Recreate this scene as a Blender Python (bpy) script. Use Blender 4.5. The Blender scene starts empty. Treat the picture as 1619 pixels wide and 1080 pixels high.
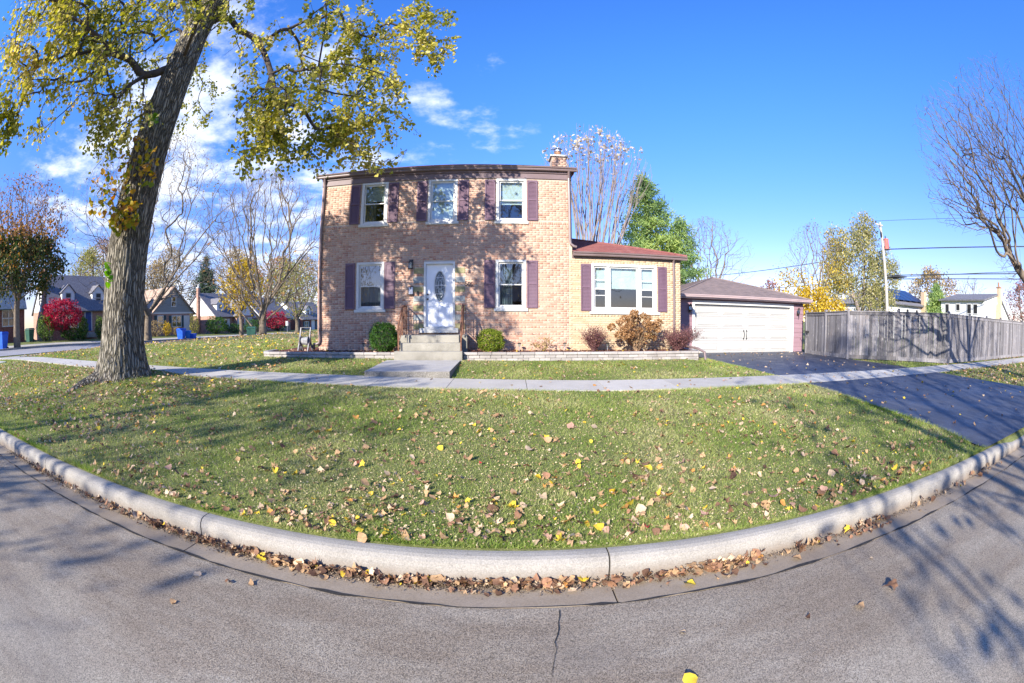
import bpy, math, random
import numpy as np
from mathutils import Vector

random.seed(11)
rng = np.random.default_rng(11)
R = math.radians
sc = bpy.context.scene
COL = sc.collection

# ---------------------------------------------------------------- camera
cd = bpy.data.cameras.new('camera')
cam = bpy.data.objects.new('camera', cd)
COL.objects.link(cam)
sc.render.engine = 'CYCLES'
cd.type = 'PANO'
cd.sensor_width = 36.0
cd.sensor_height = 36.0 * 683 / 1024
pano = cd.cycles if hasattr(cd, 'cycles') and hasattr(cd.cycles, 'panorama_type') else cd
pano.panorama_type = 'FISHEYE_EQUISOLID'
pano.fisheye_lens = 15.514
pano.fisheye_fov = R(200)
cd.clip_start = 0.05
cd.clip_end = 3000
cam.location = (0, 0, 1.65)
cam.rotation_euler = (R(90 - 3.236), 0, R(-2.509))
sc.camera = cam

# ---------------------------------------------------------------- sky, sun, exposure
SUN_EL, SUN_AZ = 26.5, 211.0          # azimuth clockwise from +Y
w = bpy.data.worlds.new('World')
sc.world = w
w.use_nodes = True
nt = w.node_tree
nt.nodes.clear()
def wn(t, **kw):
    n = nt.nodes.new(t)
    for k, v in kw.items():
        setattr(n, k, v)
    return n
out = wn('ShaderNodeOutputWorld')
bg = wn('ShaderNodeBackground')
sky = wn('ShaderNodeTexSky', sky_type='NISHITA', sun_disc=False, sun_elevation=R(SUN_EL), sun_rotation=R(SUN_AZ),
         altitude=200, air_density=1.0, dust_density=0.15, ozone_density=2.5)
hs = wn('ShaderNodeHueSaturation')
hs.inputs['Hue'].default_value = 0.513
hs.inputs['Saturation'].default_value = 1.24
hs.inputs['Value'].default_value = 1.0
nt.links.new(sky.outputs[0], hs.inputs['Color'])
tc = wn('ShaderNodeTexCoord')
sep = wn('ShaderNodeSeparateXYZ')
nt.links.new(tc.outputs['Generated'], sep.inputs[0])
def wm(op, a, b=None, c=None, clamp=False):
    n = wn('ShaderNodeMath', operation=op, use_clamp=clamp)
    for i, v in enumerate((a, b, c)):
        if v is None: continue
        if hasattr(v, 'links'): nt.links.new(v, n.inputs[i])
        else: n.inputs[i].default_value = v
    return n.outputs[0]
zc = wm('MAXIMUM', sep.outputs[2], 0.02)
zz = wm('ADD', zc, 0.14)
px = wm('DIVIDE', sep.outputs[0], zz)
py = wm('DIVIDE', sep.outputs[1], zz)
cmb = wn('ShaderNodeCombineXYZ')
nt.links.new(px, cmb.inputs[0]); nt.links.new(py, cmb.inputs[1])
def wnoise(scale, detail, rough, off):
    m = wn('ShaderNodeMapping'); m.inputs['Location'].default_value = off
    nt.links.new(cmb.outputs[0], m.inputs[0])
    n = wn('ShaderNodeTexNoise'); n.inputs['Scale'].default_value = scale
    n.inputs['Detail'].default_value = detail; n.inputs['Roughness'].default_value = rough
    nt.links.new(m.outputs[0], n.inputs['Vector'])
    return n.outputs['Fac']
def wmap(v, a, b, c, d, t='SMOOTHSTEP'):
    n = wn('ShaderNodeMapRange', interpolation_type=t)
    for i, q in zip(('From Min', 'From Max', 'To Min', 'To Max'), (a, b, c, d)):
        n.inputs[i].default_value = q
    nt.links.new(v, n.inputs['Value'])
    return n.outputs[0]
n1 = wnoise(3.4, 9, 0.62, (0.35, 0.9, 0))
n2 = wnoise(0.9, 3, 0.5, (0.5, -0.8, 0))
def wdir(az, el):
    a, e = R(az), R(el)
    n = wn('ShaderNodeVectorMath', operation='DOT_PRODUCT')
    nt.links.new(tc.outputs['Generated'], n.inputs[0]); n.inputs[1].default_value = (math.sin(a) * math.cos(e), math.cos(a) * math.cos(e), math.sin(e))
    return n.outputs['Value']
def cr(d): return math.cos(R(d))
# a bank of cloud in the north-west, a few wisps north, the rest clear
reg = wm('MAXIMUM', wmap(wdir(-38, 18), cr(33), cr(8), 0.0, 1.0), wm('MULTIPLY', wmap(wdir(-3, 29), cr(12), cr(5), 0.0, 1.0), 0.54))
reg = wm('MAXIMUM', reg, wm('MULTIPLY', wmap(wdir(-62, 8), cr(28), cr(8), 0.0, 1.0), 0.22))
v = wm('ADD', wm('MULTIPLY', n1, 0.66), wm('MULTIPLY', n2, 0.34))
cl = wmap(wm('ADD', v, wm('MULTIPLY', reg, 0.145)), 0.57, 0.76, 0.0, 1.0)
cl = wm('MULTIPLY', cl, wmap(reg, 0.0, 0.5, 0.0, 0.9))
mx = wn('ShaderNodeMix', data_type='RGBA')
nt.links.new(cl, mx.inputs['Factor'])
gm = wn('ShaderNodeMix', data_type='RGBA', blend_type='MULTIPLY')
gm.inputs['Factor'].default_value = 1.0
nt.links.new(hs.outputs[0], gm.inputs['A'])
# paler low sky held back so that it keeps its blue, evenly all round
cmb2 = wn('ShaderNodeCombineXYZ')
for i_, (lo_, hi_) in enumerate(((0.55, 0.64), (0.465, 0.90), (0.63, 1.12))):
    nt.links.new(wmap(sep.outputs[2], 0.0, 0.62, lo_, hi_), cmb2.inputs[i_])
nt.links.new(cmb2.outputs[0], gm.inputs['B'])
nt.links.new(gm.outputs['Result'], mx.inputs['A'])
mx.inputs['B'].default_value = (3.7, 3.85, 4.15, 1)
nt.links.new(mx.outputs['Result'], bg.inputs['Color'])
bg.inputs['Strength'].default_value = 0.15
nt.links.new(bg.outputs[0], out.inputs[0])

sd = bpy.data.lights.new('sun', 'SUN')
sd.energy = 4.3
sd.angle = R(0.53)
sd.color = (1.0, 0.93, 0.83)
sun = bpy.data.objects.new('sun', sd)
COL.objects.link(sun)
sv = Vector((math.sin(R(SUN_AZ)) * math.cos(R(SUN_EL)), math.cos(R(SUN_AZ)) * math.cos(R(SUN_EL)), math.sin(R(SUN_EL))))
sun.rotation_euler = sv.to_track_quat('Z', 'Y').to_euler()
sun.location = sv * 60

sc.view_settings.view_transform = 'Standard'
sc.view_settings.look = 'None'
sc.view_settings.gamma = 1.0
sc.view_settings.exposure = 1.28
sc.view_settings.use_curve_mapping = False
sc.cycles.max_bounces = 8
sc.cycles.transparent_max_bounces = 16

# ---------------------------------------------------------------- helpers: objects and meshes
ORG = {}
def tag(o, label=None, cat=None, group=None, kind=None):
    for k, v in (('label', label), ('category', cat), ('group', group), ('kind', kind)):
        if v: o[k] = v
    return o
def thing(name, loc, label, cat, group=None):
    o = bpy.data.objects.new(name, None)
    o.empty_display_size = 0.3
    o.location = loc
    COL.objects.link(o)
    ORG[o.name] = Vector(loc)
    return tag(o, label, cat, group)
def org(p):
    return ORG.get(p.name, Vector((0, 0, 0))) if p else Vector((0, 0, 0))
def link(name, me, parent=None, loc=None):
    o = bpy.data.objects.new(name, me)
    COL.objects.link(o)
    if parent: o.parent = parent
    if loc is not None:
        L = Vector(loc)
        o.location = L - org(parent)
        ORG[o.name] = L
    else:
        ORG[o.name] = org(parent)
    return o
def mesh_np(name, V, F, mat=None, smooth=False, uv=None):
    """V (n,3); F (m,k) or list of such arrays"""
    V = np.asarray(V, dtype=np.float32)
    Fs = [np.asarray(f, dtype=np.int32) for f in (F if isinstance(F, list) else [F]) if len(f)]
    me = bpy.data.meshes.new(name)
    me.vertices.add(len(V))
    me.vertices.foreach_set('co', V.ravel())
    nl = sum(f.size for f in Fs); npoly = sum(len(f) for f in Fs)
    me.loops.add(nl)
    me.loops.foreach_set('vertex_index', np.concatenate([f.ravel() for f in Fs]))
    me.polygons.add(npoly)
    st = []; c = 0
    for f in Fs:
        st.append(c + np.arange(len(f)) * f.shape[1]); c += f.size
    me.polygons.foreach_set('loop_start', np.concatenate(st).astype(np.int32))
    if smooth: me.polygons.foreach_set('use_smooth', np.ones(npoly, dtype=bool))
    me.update(calc_edges=True)
    if mat: me.materials.append(mat)
    return me
class MB:
    """collects solids in world space, builds one mesh object"""
    def __init__(s): s.v = []; s.f = []; s.mi = []; s.cm = 0
    def add(s, vs, fs):
        n = len(s.v)
        s.v += [tuple(p) for p in vs]
        s.f += [tuple(i + n for i in f) for f in fs]
        s.mi += [s.cm] * len(fs)
        return s
    def box(s, x0, x1, y0, y1, z0, z1, T=None):
        vs = [(x, y, z) for z in (z0, z1) for y in (y0, y1) for x in (x0, x1)]
        if T: vs = [T(*p) for p in vs]
        return s.add(vs, [(0, 2, 3, 1), (4, 5, 7, 6), (0, 1, 5, 4), (1, 3, 7, 5), (3, 2, 6, 7), (2, 0, 4, 6)])
    def cbox(s, x0, x1, y0, y1, z0, z1, c=0.01, T=None):
        """box with chamfered edges"""
        vs = []; idx = {}
        X = (x0, x1); Y = (y0, y1); Z = (z0, z1)
        for i in (0, 1):
            for j in (0, 1):
                for k in (0, 1):
                    sx, sy, sz = (1, -1)[i] * c, (1, -1)[j] * c, (1, -1)[k] * c
                    for a, p in (('x', (X[i], Y[j] + sy, Z[k] + sz)), ('y', (X[i] + sx, Y[j], Z[k] + sz)), ('z', (X[i] + sx, Y[j] + sy, Z[k]))):
                        idx[(i, j, k, a)] = len(vs); vs.append(p)
        fs = []
        I = idx
        for i in (0, 1): fs.append([I[(i, j, k, 'x')] for j, k in ((0, 0), (0, 1), (1, 1), (1, 0))][::(1 if i == 0 else -1)])
        for j in (0, 1): fs.append([I[(i, j, k, 'y')] for i, k in ((0, 0), (1, 0), (1, 1), (0, 1))][::(1 if j == 0 else -1)])
        for k in (0, 1): fs.append([I[(i, j, k, 'z')] for i, j in ((0, 0), (0, 1), (1, 1), (1, 0))][::(1 if k == 0 else -1)])
        for i in (0, 1):
            for j in (0, 1): fs.append([I[(i, j, 0, 'x')], I[(i, j, 1, 'x')], I[(i, j, 1, 'y')], I[(i, j, 0, 'y')]])
            for k in (0, 1): fs.append([I[(i, 0, k, 'x')], I[(i, 1, k, 'x')], I[(i, 1, k, 'z')], I[(i, 0, k, 'z')]])
        for j in (0, 1):
            for k in (0, 1): fs.append([I[(0, j, k, 'y')], I[(1, j, k, 'y')], I[(1, j, k, 'z')], I[(0, j, k, 'z')]])
        for i in (0, 1):
            for j in (0, 1):
                for k in (0, 1): fs.append([I[(i, j, k, 'x')], I[(i, j, k, 'y')], I[(i, j, k, 'z')]])
        if T: vs = [T(*p) for p in vs]
        return s.add(vs, fs)
    def prism(s, poly, axis, a0, a1, T=None):
        """poly: 2-D points; axis 'x' -> (y,z), 'y' -> (x,z), 'z' -> (x,y)"""
        def P(p, a): return {'x': (a, p[0], p[1]), 'y': (p[0], a, p[1]), 'z': (p[0], p[1], a)}[axis]
        n = len(poly)
        vs = [P(p, a0) for p in poly] + [P(p, a1) for p in poly]
        if T: vs = [T(*p) for p in vs]
        return s.add(vs, [tuple(range(n))[::-1], tuple(range(n, 2 * n))] + [(i, (i + 1) % n, n + (i + 1) % n, n + i) for i in range(n)])
    def quad(s, *p): return s.add(p, [tuple(range(len(p)))])
    def tube(s, pts, r, sides=6, cap=True):
        pts = [Vector(p) for p in pts]
        rs = r if isinstance(r, (list, tuple)) else [r] * len(pts)
        vs = []; ref = None
        for i, p in enumerate(pts):
            t = (pts[min(i + 1, len(pts) - 1)] - pts[max(i - 1, 0)]).normalized()
            if ref is None: ref = t.orthogonal().normalized()
            u = (ref - t * ref.dot(t)); u = u.normalized() if u.length > 1e-6 else t.orthogonal().normalized()
            ref = u; q = t.cross(u)
            for k in range(sides):
                a = 2 * math.pi * k / sides
                vs.append(p + (u * math.cos(a) + q * math.sin(a)) * rs[i])
        fs = []
        for i in range(len(pts) - 1):
            for k in range(sides):
                a, b = i * sides + k, i * sides + (k + 1) % sides
                fs.append((a, b, b + sides, a + sides))
        if cap:
            fs.append(tuple(range(sides))[::-1]); fs.append(tuple(range(len(vs) - sides, len(vs))))
        return s.add(vs, fs)
    def lathe(s, prof, c, sides=16, T=None):
        vs = []
        for r, z in prof:
            for k in range(sides):
                a = 2 * math.pi * k / sides
                vs.append((c[0] + r * math.cos(a), c[1] + r * math.sin(a), c[2] + z))
        fs = [(i * sides + k, i * sides + (k + 1) % sides, (i + 1) * sides + (k + 1) % sides, (i + 1) * sides + k) for i in range(len(prof) - 1) for k in range(sides)]
        fs.append(tuple(range(sides))[::-1]); fs.append(tuple(range(len(vs) - sides, len(vs))))
        if T: vs = [T(*p) for p in vs]
        return s.add(vs, fs)
    def build(s, name, mat, parent=None, loc=None, kind=None, label=None, smooth=False, bevel=0):
        me = bpy.data.meshes.new(name)
        L = Vector(loc) if loc is not None else org(parent)
        me.from_pydata([(p[0] - L.x, p[1] - L.y, p[2] - L.z) for p in s.v], [], s.f)
        for m in (mat if isinstance(mat, (list, tuple)) else [mat]): me.materials.append(m)
        if isinstance(mat, (list, tuple)): me.polygons.foreach_set('material_index', s.mi)
        if smooth: me.polygons.foreach_set('use_smooth', np.ones(len(me.polygons), dtype=bool))
        me.update()
        o = link(name, me, parent, loc)
        if kind: o['kind'] = kind
        if label: o['label'] = label
        if bevel:
            b = o.modifiers.new('bevel', 'BEVEL'); b.width = bevel; b.segments = 2; b.limit_method = 'ANGLE'
        return o
def np_obj(name, V, F, mat, parent=None, kind=None, smooth=False, loc=None):
    L = np.array(loc if loc is not None else org(parent), dtype=np.float32)
    o = link(name, mesh_np(name, np.asarray(V) - L, F, None, smooth), parent, loc)
    for m in (mat if isinstance(mat, (list, tuple)) else [mat]): o.data.materials.append(m)
    if kind: o['kind'] = kind
    return o

# ---------------------------------------------------------------- helpers: materials
class NT:
    def __init__(s, name):
        s.m = bpy.data.materials.new(name); s.m.use_nodes = True
        s.t = s.m.node_tree; s.t.nodes.clear()
        s.out = s.t.nodes.new('ShaderNodeOutputMaterial')
    def n(s, t, ins=None, **kw):
        n = s.t.nodes.new(t)
        for k, v in kw.items(): setattr(n, k, v)
        for k, v in (ins or {}).items(): s.set(n.inputs[k], v)
        return n
    def set(s, sock, v):
        if isinstance(v, bpy.types.NodeSocket): s.t.links.new(v, sock)
        elif isinstance(v, (tuple, list)) and sock.type == 'RGBA' and len(v) == 3: sock.default_value = (*v, 1)
        else: sock.default_value = v
    def pos(s, scale=(1, 1, 1), obj=False):
        if obj: p = s.n('ShaderNodeTexCoord').outputs['Object']
        else: p = s.n('ShaderNodeNewGeometry').outputs['Position']
        return s.n('ShaderNodeMapping', {'Vector': p, 'Scale': scale}).outputs[0]
    def noise(s, vec, scale, detail=4, rough=0.55, dist=0.0):
        return s.n('ShaderNodeTexNoise', {'Vector': vec, 'Scale': scale, 'Detail': detail, 'Roughness': rough, 'Distortion': dist}).outputs['Fac']
    def ramp(s, fac, stops, interp='LINEAR'):
        r = s.n('ShaderNodeValToRGB', {'Fac': fac}); cr = r.color_ramp; cr.interpolation = interp
        while len(cr.elements) < len(stops): cr.elements.new(0.5)
        for e, (p, c) in zip(cr.elements, stops):
            e.position = p; e.color = (*c, 1) if len(c) == 3 else c
        return r.outputs['Color']
    def math(s, op, a, b=0.0, c=0.0, clamp=False):
        return s.n('ShaderNodeMath', {0: a, 1: b, 2: c}, operation=op, use_clamp=clamp).outputs[0]
    def mrange(s, v, a, b, c=0.0, d=1.0):
        return s.n('ShaderNodeMapRange', {'Value': v, 'From Min': a, 'From Max': b, 'To Min': c, 'To Max': d}).outputs[0]
    def mix(s, f, a, b, blend='MIX'):
        return s.n('ShaderNodeMix', {'Factor': f, 'A': a, 'B': b}, data_type='RGBA', blend_type=blend).outputs['Result'] if False else s._mix(f, a, b, blend)
    def _mix(s, f, a, b, blend):
        n = s.t.nodes.new('ShaderNodeMix'); n.data_type = 'RGBA'; n.blend_type = blend
        s.set(n.inputs[0], f); s.set(n.inputs[6], a); s.set(n.inputs[7], b)
        return n.outputs[2]
    def hsv(s, c, h=0.5, sat=1.0, val=1.0):
        return s.n('ShaderNodeHueSaturation', {'Color': c, 'Hue': h, 'Saturation': sat, 'Value': val}).outputs[0]
    def bump(s, h, strength=0.3, dist=0.01, normal=None):
        d = {'Height': h, 'Strength': strength, 'Distance': dist}
        if normal is not None: d['Normal'] = normal
        return s.n('ShaderNodeBump', d).outputs[0]
    def bsdf(s, color, rough=0.8, spec=0.3, normal=None, metal=0.0, **kw):
        d = {'Base Color': color, 'Roughness': rough, 'Specular IOR Level': spec, 'Metallic': metal}
        if normal is not None: d['Normal'] = normal
        d.update(kw)
        b = s.n('ShaderNodeBsdfPrincipled', d)
        s.t.links.new(b.outputs[0], s.out.inputs[0])
        return s.m
    def objrnd(s): return s.n('ShaderNodeObjectInfo').outputs['Random']
    def island(s): return s.n('ShaderNodeNewGeometry').outputs['Random Per Island']
def nmat(name, stops, scale=4, detail=5, rough=0.8, spec=0.3, stretch=(1, 1, 1), bump=0, bscale=None, bdist=0.01, rnd=0.0, fine=0.0, fscale=60, metal=0.0, obj=False, roughn=0.55, dist=0.0):
    t = NT(name)
    p = t.pos(stretch, obj)
    if rnd:
        p = t.n('ShaderNodeVectorMath', {0: p, 1: t.n('ShaderNodeCombineXYZ', {0: t.math('MULTIPLY', t.objrnd(), 37.0), 1: t.math('MULTIPLY', t.objrnd(), 91.0), 2: 0.0}).outputs[0]}, operation='ADD').outputs[0]
    f = t.noise(p, scale, detail, roughn, dist)
    c = t.ramp(f, stops)
    if fine:
        c = t.mix(fine, c, t.ramp(t.noise(p, fscale, 3, 0.6), [(0.3, (0.05, 0.05, 0.05)), (0.7, (0.95, 0.95, 0.95))]), 'OVERLAY')
    if rnd:
        c = t.hsv(c, 0.5, 1.0, t.mrange(t.objrnd(), 0, 1, 1 - rnd, 1 + rnd))
    nrm = t.bump(t.noise(p, bscale or scale * 3, 6, 0.6), bump, bdist) if bump else None
    return t.bsdf(c, rough, spec, nrm, metal)
def leafmat(name, stops, trans=0.35, patch=None, rough=0.6):
    """diffuse + translucent leaf; colour picked per leaf"""
    t = NT(name)
    f = t.island()
    if patch: f = t.math('ADD', t.math('MULTIPLY', f, 1 - patch[1]), t.math('MULTIPLY', t.mrange(t.noise(t.pos(), patch[0], 2), 0.3, 0.7), patch[1]), clamp=True)
    c = t.ramp(f, stops)
    d = t.n('ShaderNodeBsdfPrincipled', {'Base Color': c, 'Roughness': rough, 'Specular IOR Level': 0.25})
    tr = t.n('ShaderNodeBsdfTranslucent', {'Color': t.hsv(c, 0.5, 1.15, 1.3)})
    m = t.n('ShaderNodeMixShader', {0: trans, 1: d.outputs[0], 2: tr.outputs[0]})
    t.t.links.new(m.outputs[0], t.out.inputs[0])
    return t.m
def glassmat(name, tint=(0.75, 0.85, 0.85), f0=0.13):
    t = NT(name)
    wob = t.bump(t.noise(t.pos(), 1.6, 2), 0.02, 0.02)
    lw = t.n('ShaderNodeLayerWeight', {'Blend': 0.25, 'Normal': wob}).outputs['Fresnel']
    fac = t.math('ADD', t.math('MULTIPLY', lw, 0.7), f0, clamp=True)
    gl = t.n('ShaderNodeBsdfGlossy', {'Color': (0.95, 0.97, 1.0, 1), 'Roughness': 0.015, 'Normal': wob})
    tr = t.n('ShaderNodeBsdfTransparent', {'Color': (*tint, 1)})
    m = t.n('ShaderNodeMixShader', {0: fac, 1: tr.outputs[0], 2: gl.outputs[0]})
    t.t.links.new(m.outputs[0], t.out.inputs[0])
    return t.m

M = {}
def bricks(name, stops, dirt=0.25):
    t = NT(name)
    r = t.math('FRACT', t.math('ADD', t.island(), t.objrnd()))
    c = t.ramp(r, stops)
    p = t.pos()
    c = t.mix(dirt, c, t.ramp(t.noise(p, 38, 4, 0.7), [(0.3, (0.1, 0.08, 0.07)), (0.7, (0.9, 0.88, 0.85))]), 'OVERLAY')
    c = t.mix(t.mrange(t.noise(p, 0.9, 4), 0.45, 0.75, 0, 0.2), c, (0.60, 0.47, 0.35, 1))
    return t.bsdf(c, 0.88, 0.2, t.bump(t.noise(p, 120, 5, 0.7), 0.35, 0.004))
M['brick'] = bricks('brick', [(0.0, (0.467, 0.272, 0.193)), (0.2, (0.503, 0.324, 0.234)), (0.38, (0.512, 0.358, 0.267)), (0.55, (0.485, 0.302, 0.216)), (0.7, (0.423, 0.214, 0.147)), (0.84, (0.512, 0.368, 0.280)), (0.95, (0.379, 0.193, 0.138)), (1.0, (0.476, 0.276, 0.193))])
M['brick_buff'] = bricks('buff_brick', [(0.0, (0.506, 0.372, 0.228)), (0.3, (0.550, 0.422, 0.279)), (0.6, (0.524, 0.388, 0.245)), (0.8, (0.463, 0.321, 0.195)), (1.0, (0.576, 0.456, 0.312))], 0.18)
M['mortar'] = nmat('mortar', [(0.3, (0.449, 0.357, 0.275)), (0.7, (0.528, 0.429, 0.344))], 12, 6, 0.95, 0.1, bump=0.3, bscale=150)
M['mortar_buff'] = nmat('buff_mortar', [(0.3, (0.510, 0.432, 0.304)), (0.7, (0.595, 0.515, 0.384))], 12, 6, 0.95, 0.1, bump=0.3, bscale=150)
M['limestone'] = nmat('limestone', [(0.3, (0.52, 0.51, 0.47)), (0.7, (0.64, 0.63, 0.58))], 6, 6, 0.85, 0.2, bump=0.15, bscale=80, fine=0.15)
M['trim'] = nmat('plum_brown_trim', [(0.3, (0.15, 0.105, 0.105)), (0.7, (0.19, 0.135, 0.135))], 3, 4, 0.5, 0.4, fine=0.06)
M['gutter'] = nmat('gutter_metal', [(0.3, (0.16, 0.115, 0.11)), (0.7, (0.21, 0.155, 0.15))], 2, 4, 0.38, 0.5)
M['shutter'] = nmat('plum_shutter', [(0.3, (0.125, 0.07, 0.10)), (0.7, (0.165, 0.10, 0.13))], 3, 5, 0.5, 0.4, stretch=(1, 1, .3), fine=0.12, fscale=40)
M['white'] = nmat('white_paint', [(0.3, (0.570, 0.561, 0.529)), (0.7, (0.644, 0.635, 0.598))], 4, 5, 0.45, 0.4, fine=0.05)
M['door'] = nmat('white_door', [(0.3, (0.78, 0.79, 0.80)), (0.7, (0.83, 0.84, 0.85))], 2, 4, 0.35, 0.45)
M['garage_door'] = nmat('garage_door_paint', [(0.3, (0.376, 0.368, 0.344)), (0.7, (0.416, 0.408, 0.384))], 1.3, 5, 0.5, 0.35, fine=0.04)
M['glass'] = glassmat('window_glass')
M['blind'] = nmat('blind', [(0.3, (0.55, 0.58, 0.55)), (0.7, (0.66, 0.69, 0.65))], 5, 3, 0.8, 0.2)
M['curtain'] = nmat('grey_curtain', [(0.3, (0.10, 0.115, 0.13)), (0.7, (0.17, 0.19, 0.205))], 3, 4, 0.9, 0.1, stretch=(9, 9, .6))
M['room'] = nmat('room_wall', [(0.3, (0.22, 0.22, 0.22)), (0.7, (0.30, 0.30, 0.29))], 2, 3, 0.9, 0.1)
M['black'] = nmat('black_metal', [(0.3, (0.015, 0.015, 0.017)), (0.7, (0.03, 0.03, 0.032))], 8, 3, 0.45, 0.5)
M['steel'] = nmat('steel', [(0.3, (0.45, 0.45, 0.46)), (0.7, (0.6, 0.6, 0.62))], 8, 3, 0.35, 0.5, metal=0.8)
M['bronze'] = nmat('dark_bronze', [(0.3, (0.06, 0.045, 0.035)), (0.7, (0.11, 0.08, 0.06))], 8, 3, 0.4, 0.5, metal=0.6)
M['rust'] = nmat('rusty_iron', [(0.25, (0.10, 0.05, 0.035)), (0.5, (0.19, 0.09, 0.055)), (0.75, (0.26, 0.14, 0.09))], 18, 6, 0.8, 0.25, bump=0.3, bscale=90)
def shingles(name, a, b, c):
    t = NT(name)
    p = t.pos()
    f = t.noise(t.pos((3.2, 7, 7)), 1.0, 3, 0.6)
    col = t.ramp(f, [(0.3, a), (0.5, b), (0.7, c)])
    col = t.mix(0.35, col, t.ramp(t.noise(p, 70, 4, 0.8), [(0.3, (0.1, 0.1, 0.1)), (0.7, (0.9, 0.9, 0.9))]), 'OVERLAY')
    return t.bsdf(col, 0.92, 0.15, t.bump(t.noise(p, 140, 4, 0.8), 0.6, 0.006))
M['roof_red'] = shingles('red_shingles', (0.20, 0.075, 0.07), (0.25, 0.10, 0.09), (0.30, 0.14, 0.125))
M['roof_dark'] = shingles('brown_shingles', (0.13, 0.055, 0.05), (0.16, 0.075, 0.07), (0.2, 0.1, 0.09))
M['roof_grey'] = shingles('grey_shingles', (0.15, 0.12, 0.115), (0.20, 0.16, 0.15), (0.25, 0.19, 0.175))
M['siding'] = nmat('mauve_siding', [(0.3, (0.24, 0.145, 0.165)), (0.7, (0.30, 0.19, 0.205))], 1.5, 5, 0.6, 0.3, stretch=(.4, .4, 4), fine=0.1, fscale=30, rnd=0.06)
M['pink_gutter'] = nmat('pale_gutter', [(0.3, (0.42, 0.31, 0.31)), (0.7, (0.5, 0.39, 0.38))], 2, 4, 0.4, 0.5)
M['soffit'] = nmat('soffit', [(0.3, (0.14, 0.09, 0.10)), (0.7, (0.17, 0.11, 0.12))], 2, 3, 0.7, 0.2)
def concrete(name, a, b, stain=(0.25, 0.23, 0.2), rnd=0.08, speck=0.3, stf=0.5, foot=None):
    t = NT(name)
    p = t.pos()
    c = t.ramp(t.noise(p, 2.2, 7, 0.6), [(0.3, a), (0.7, b)])
    c = t.mix(t.mrange(t.noise(p, 0.8, 6, 0.65), 0.52, 0.75, 0, stf), c, (*stain, 1))
    c = t.mix(speck, c, t.ramp(t.noise(p, 95, 4, 0.8), [(0.3, (0.1, 0.1, 0.1)), (0.7, (0.9, 0.9, 0.9))]), 'OVERLAY')
    if foot:
        zz_ = t.n('ShaderNodeSeparateXYZ', {0: p}).outputs[2]
        f_ = t.math('MULTIPLY', t.mrange(t.math('ADD', zz_, t.math('MULTIPLY', t.noise(p, 5, 5, 0.7), 0.09)), 0.05, 0.125, 1, 0), 0.75)
        c = t.mix(f_, c, (*foot, 1))
        c = t.mix(t.mrange(t.noise(p, 14, 4, 0.7), 0.6, 0.72, 0, 0.5), c, (0.14, 0.125, 0.105, 1))
    if rnd: c = t.hsv(c, 0.5, 1.0, t.mrange(t.objrnd(), 0, 1, 1 - rnd, 1 + rnd))
    return t.bsdf(c, 0.9, 0.2, t.bump(t.noise(p, 130, 6, 0.75), 0.35, 0.004))
M['sidewalk'] = concrete('sidewalk_concrete', (0.385, 0.36, 0.315), (0.465, 0.44, 0.39), (0.33, 0.31, 0.29))
M['kerb'] = concrete('kerb_concrete', (0.25, 0.232, 0.20), (0.325, 0.303, 0.265), (0.17, 0.15, 0.125), 0.04, 0.42, 0.6, (0.20, 0.155, 0.115))
M['gutter_pan'] = concrete('gutter_pan_concrete', (0.235, 0.185, 0.13), (0.315, 0.26, 0.195), (0.13, 0.10, 0.085), 0.05, 0.3)
M['step'] = concrete('shaded_step_concrete', (0.24, 0.225, 0.19), (0.34, 0.32, 0.27), (0.13, 0.12, 0.095), 0.05, 0.35, 0.85)  # weathered concrete, its colour also darkened to stand for dappled shade
M['pad'] = concrete('pad_concrete', (0.35, 0.335, 0.31), (0.44, 0.425, 0.395), (0.26, 0.24, 0.21), 0.0, 0.4)
CA_, SA_ = math.cos(R(2.55)), math.sin(R(2.55))
def road():
    t = NT('worn_asphalt')
    p = t.pos()
    c = t.ramp(t.noise(p, 0.7, 5, 0.6), [(0.3, (0.27, 0.232, 0.178)), (0.7, (0.365, 0.322, 0.255))])
    # brown dust washed along the gutter, in broken streaks
    s = t.noise(t.pos((0.5, 1.6, 1)), 1.3, 6, 0.7)
    sp = t.n('ShaderNodeSeparateXYZ', {0: p}); tt = t.math('ADD', t.math('MULTIPLY', sp.outputs[0], SA_), t.math('MULTIPLY', sp.outputs[1], CA_))
    band = t.math('MULTIPLY', t.mrange(tt, 0.3, 1.5), 0.17)
    c = t.mix(t.mrange(t.math('ADD', s, band), 0.50, 0.74, 0, 0.75), c, (0.205, 0.16, 0.115, 1))
    vo = t.n('ShaderNodeTexVoronoi', {'Vector': p, 'Scale': 190.0}).outputs['Color']
    g = t.n('ShaderNodeRGBToBW', {0: vo}).outputs[0]
    c = t.mix(0.75, c, t.ramp(g, [(0.1, (0.12, 0.12, 0.12)), (0.45, (0.5, 0.5, 0.5)), (0.9, (0.86, 0.86, 0.86))]), 'OVERLAY')
    c = t.mix(t.mrange(t.noise(p, 120, 3, 0.8), 0.62, 0.74, 0, 0.7), c, (0.06, 0.055, 0.05, 1))
    c = t.mix(t.mrange(t.noise(t.pos((.35, .9, 1)), 1.0, 3, 0.5), 0.56, 0.66, 0, 0.28), c, (0.15, 0.14, 0.13, 1))
    c = t.mix(t.mrange(t.noise(p, 3.1, 3, 0.5), 0.66, 0.76, 0, 0.45), c, (0.13, 0.105, 0.085, 1))
    h = t.math('ADD', g, t.noise(p, 110, 5, 0.8))
    return t.bsdf(c, 0.85, 0.3, t.bump(h, 0.75, 0.008))
M['road'] = road()
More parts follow.
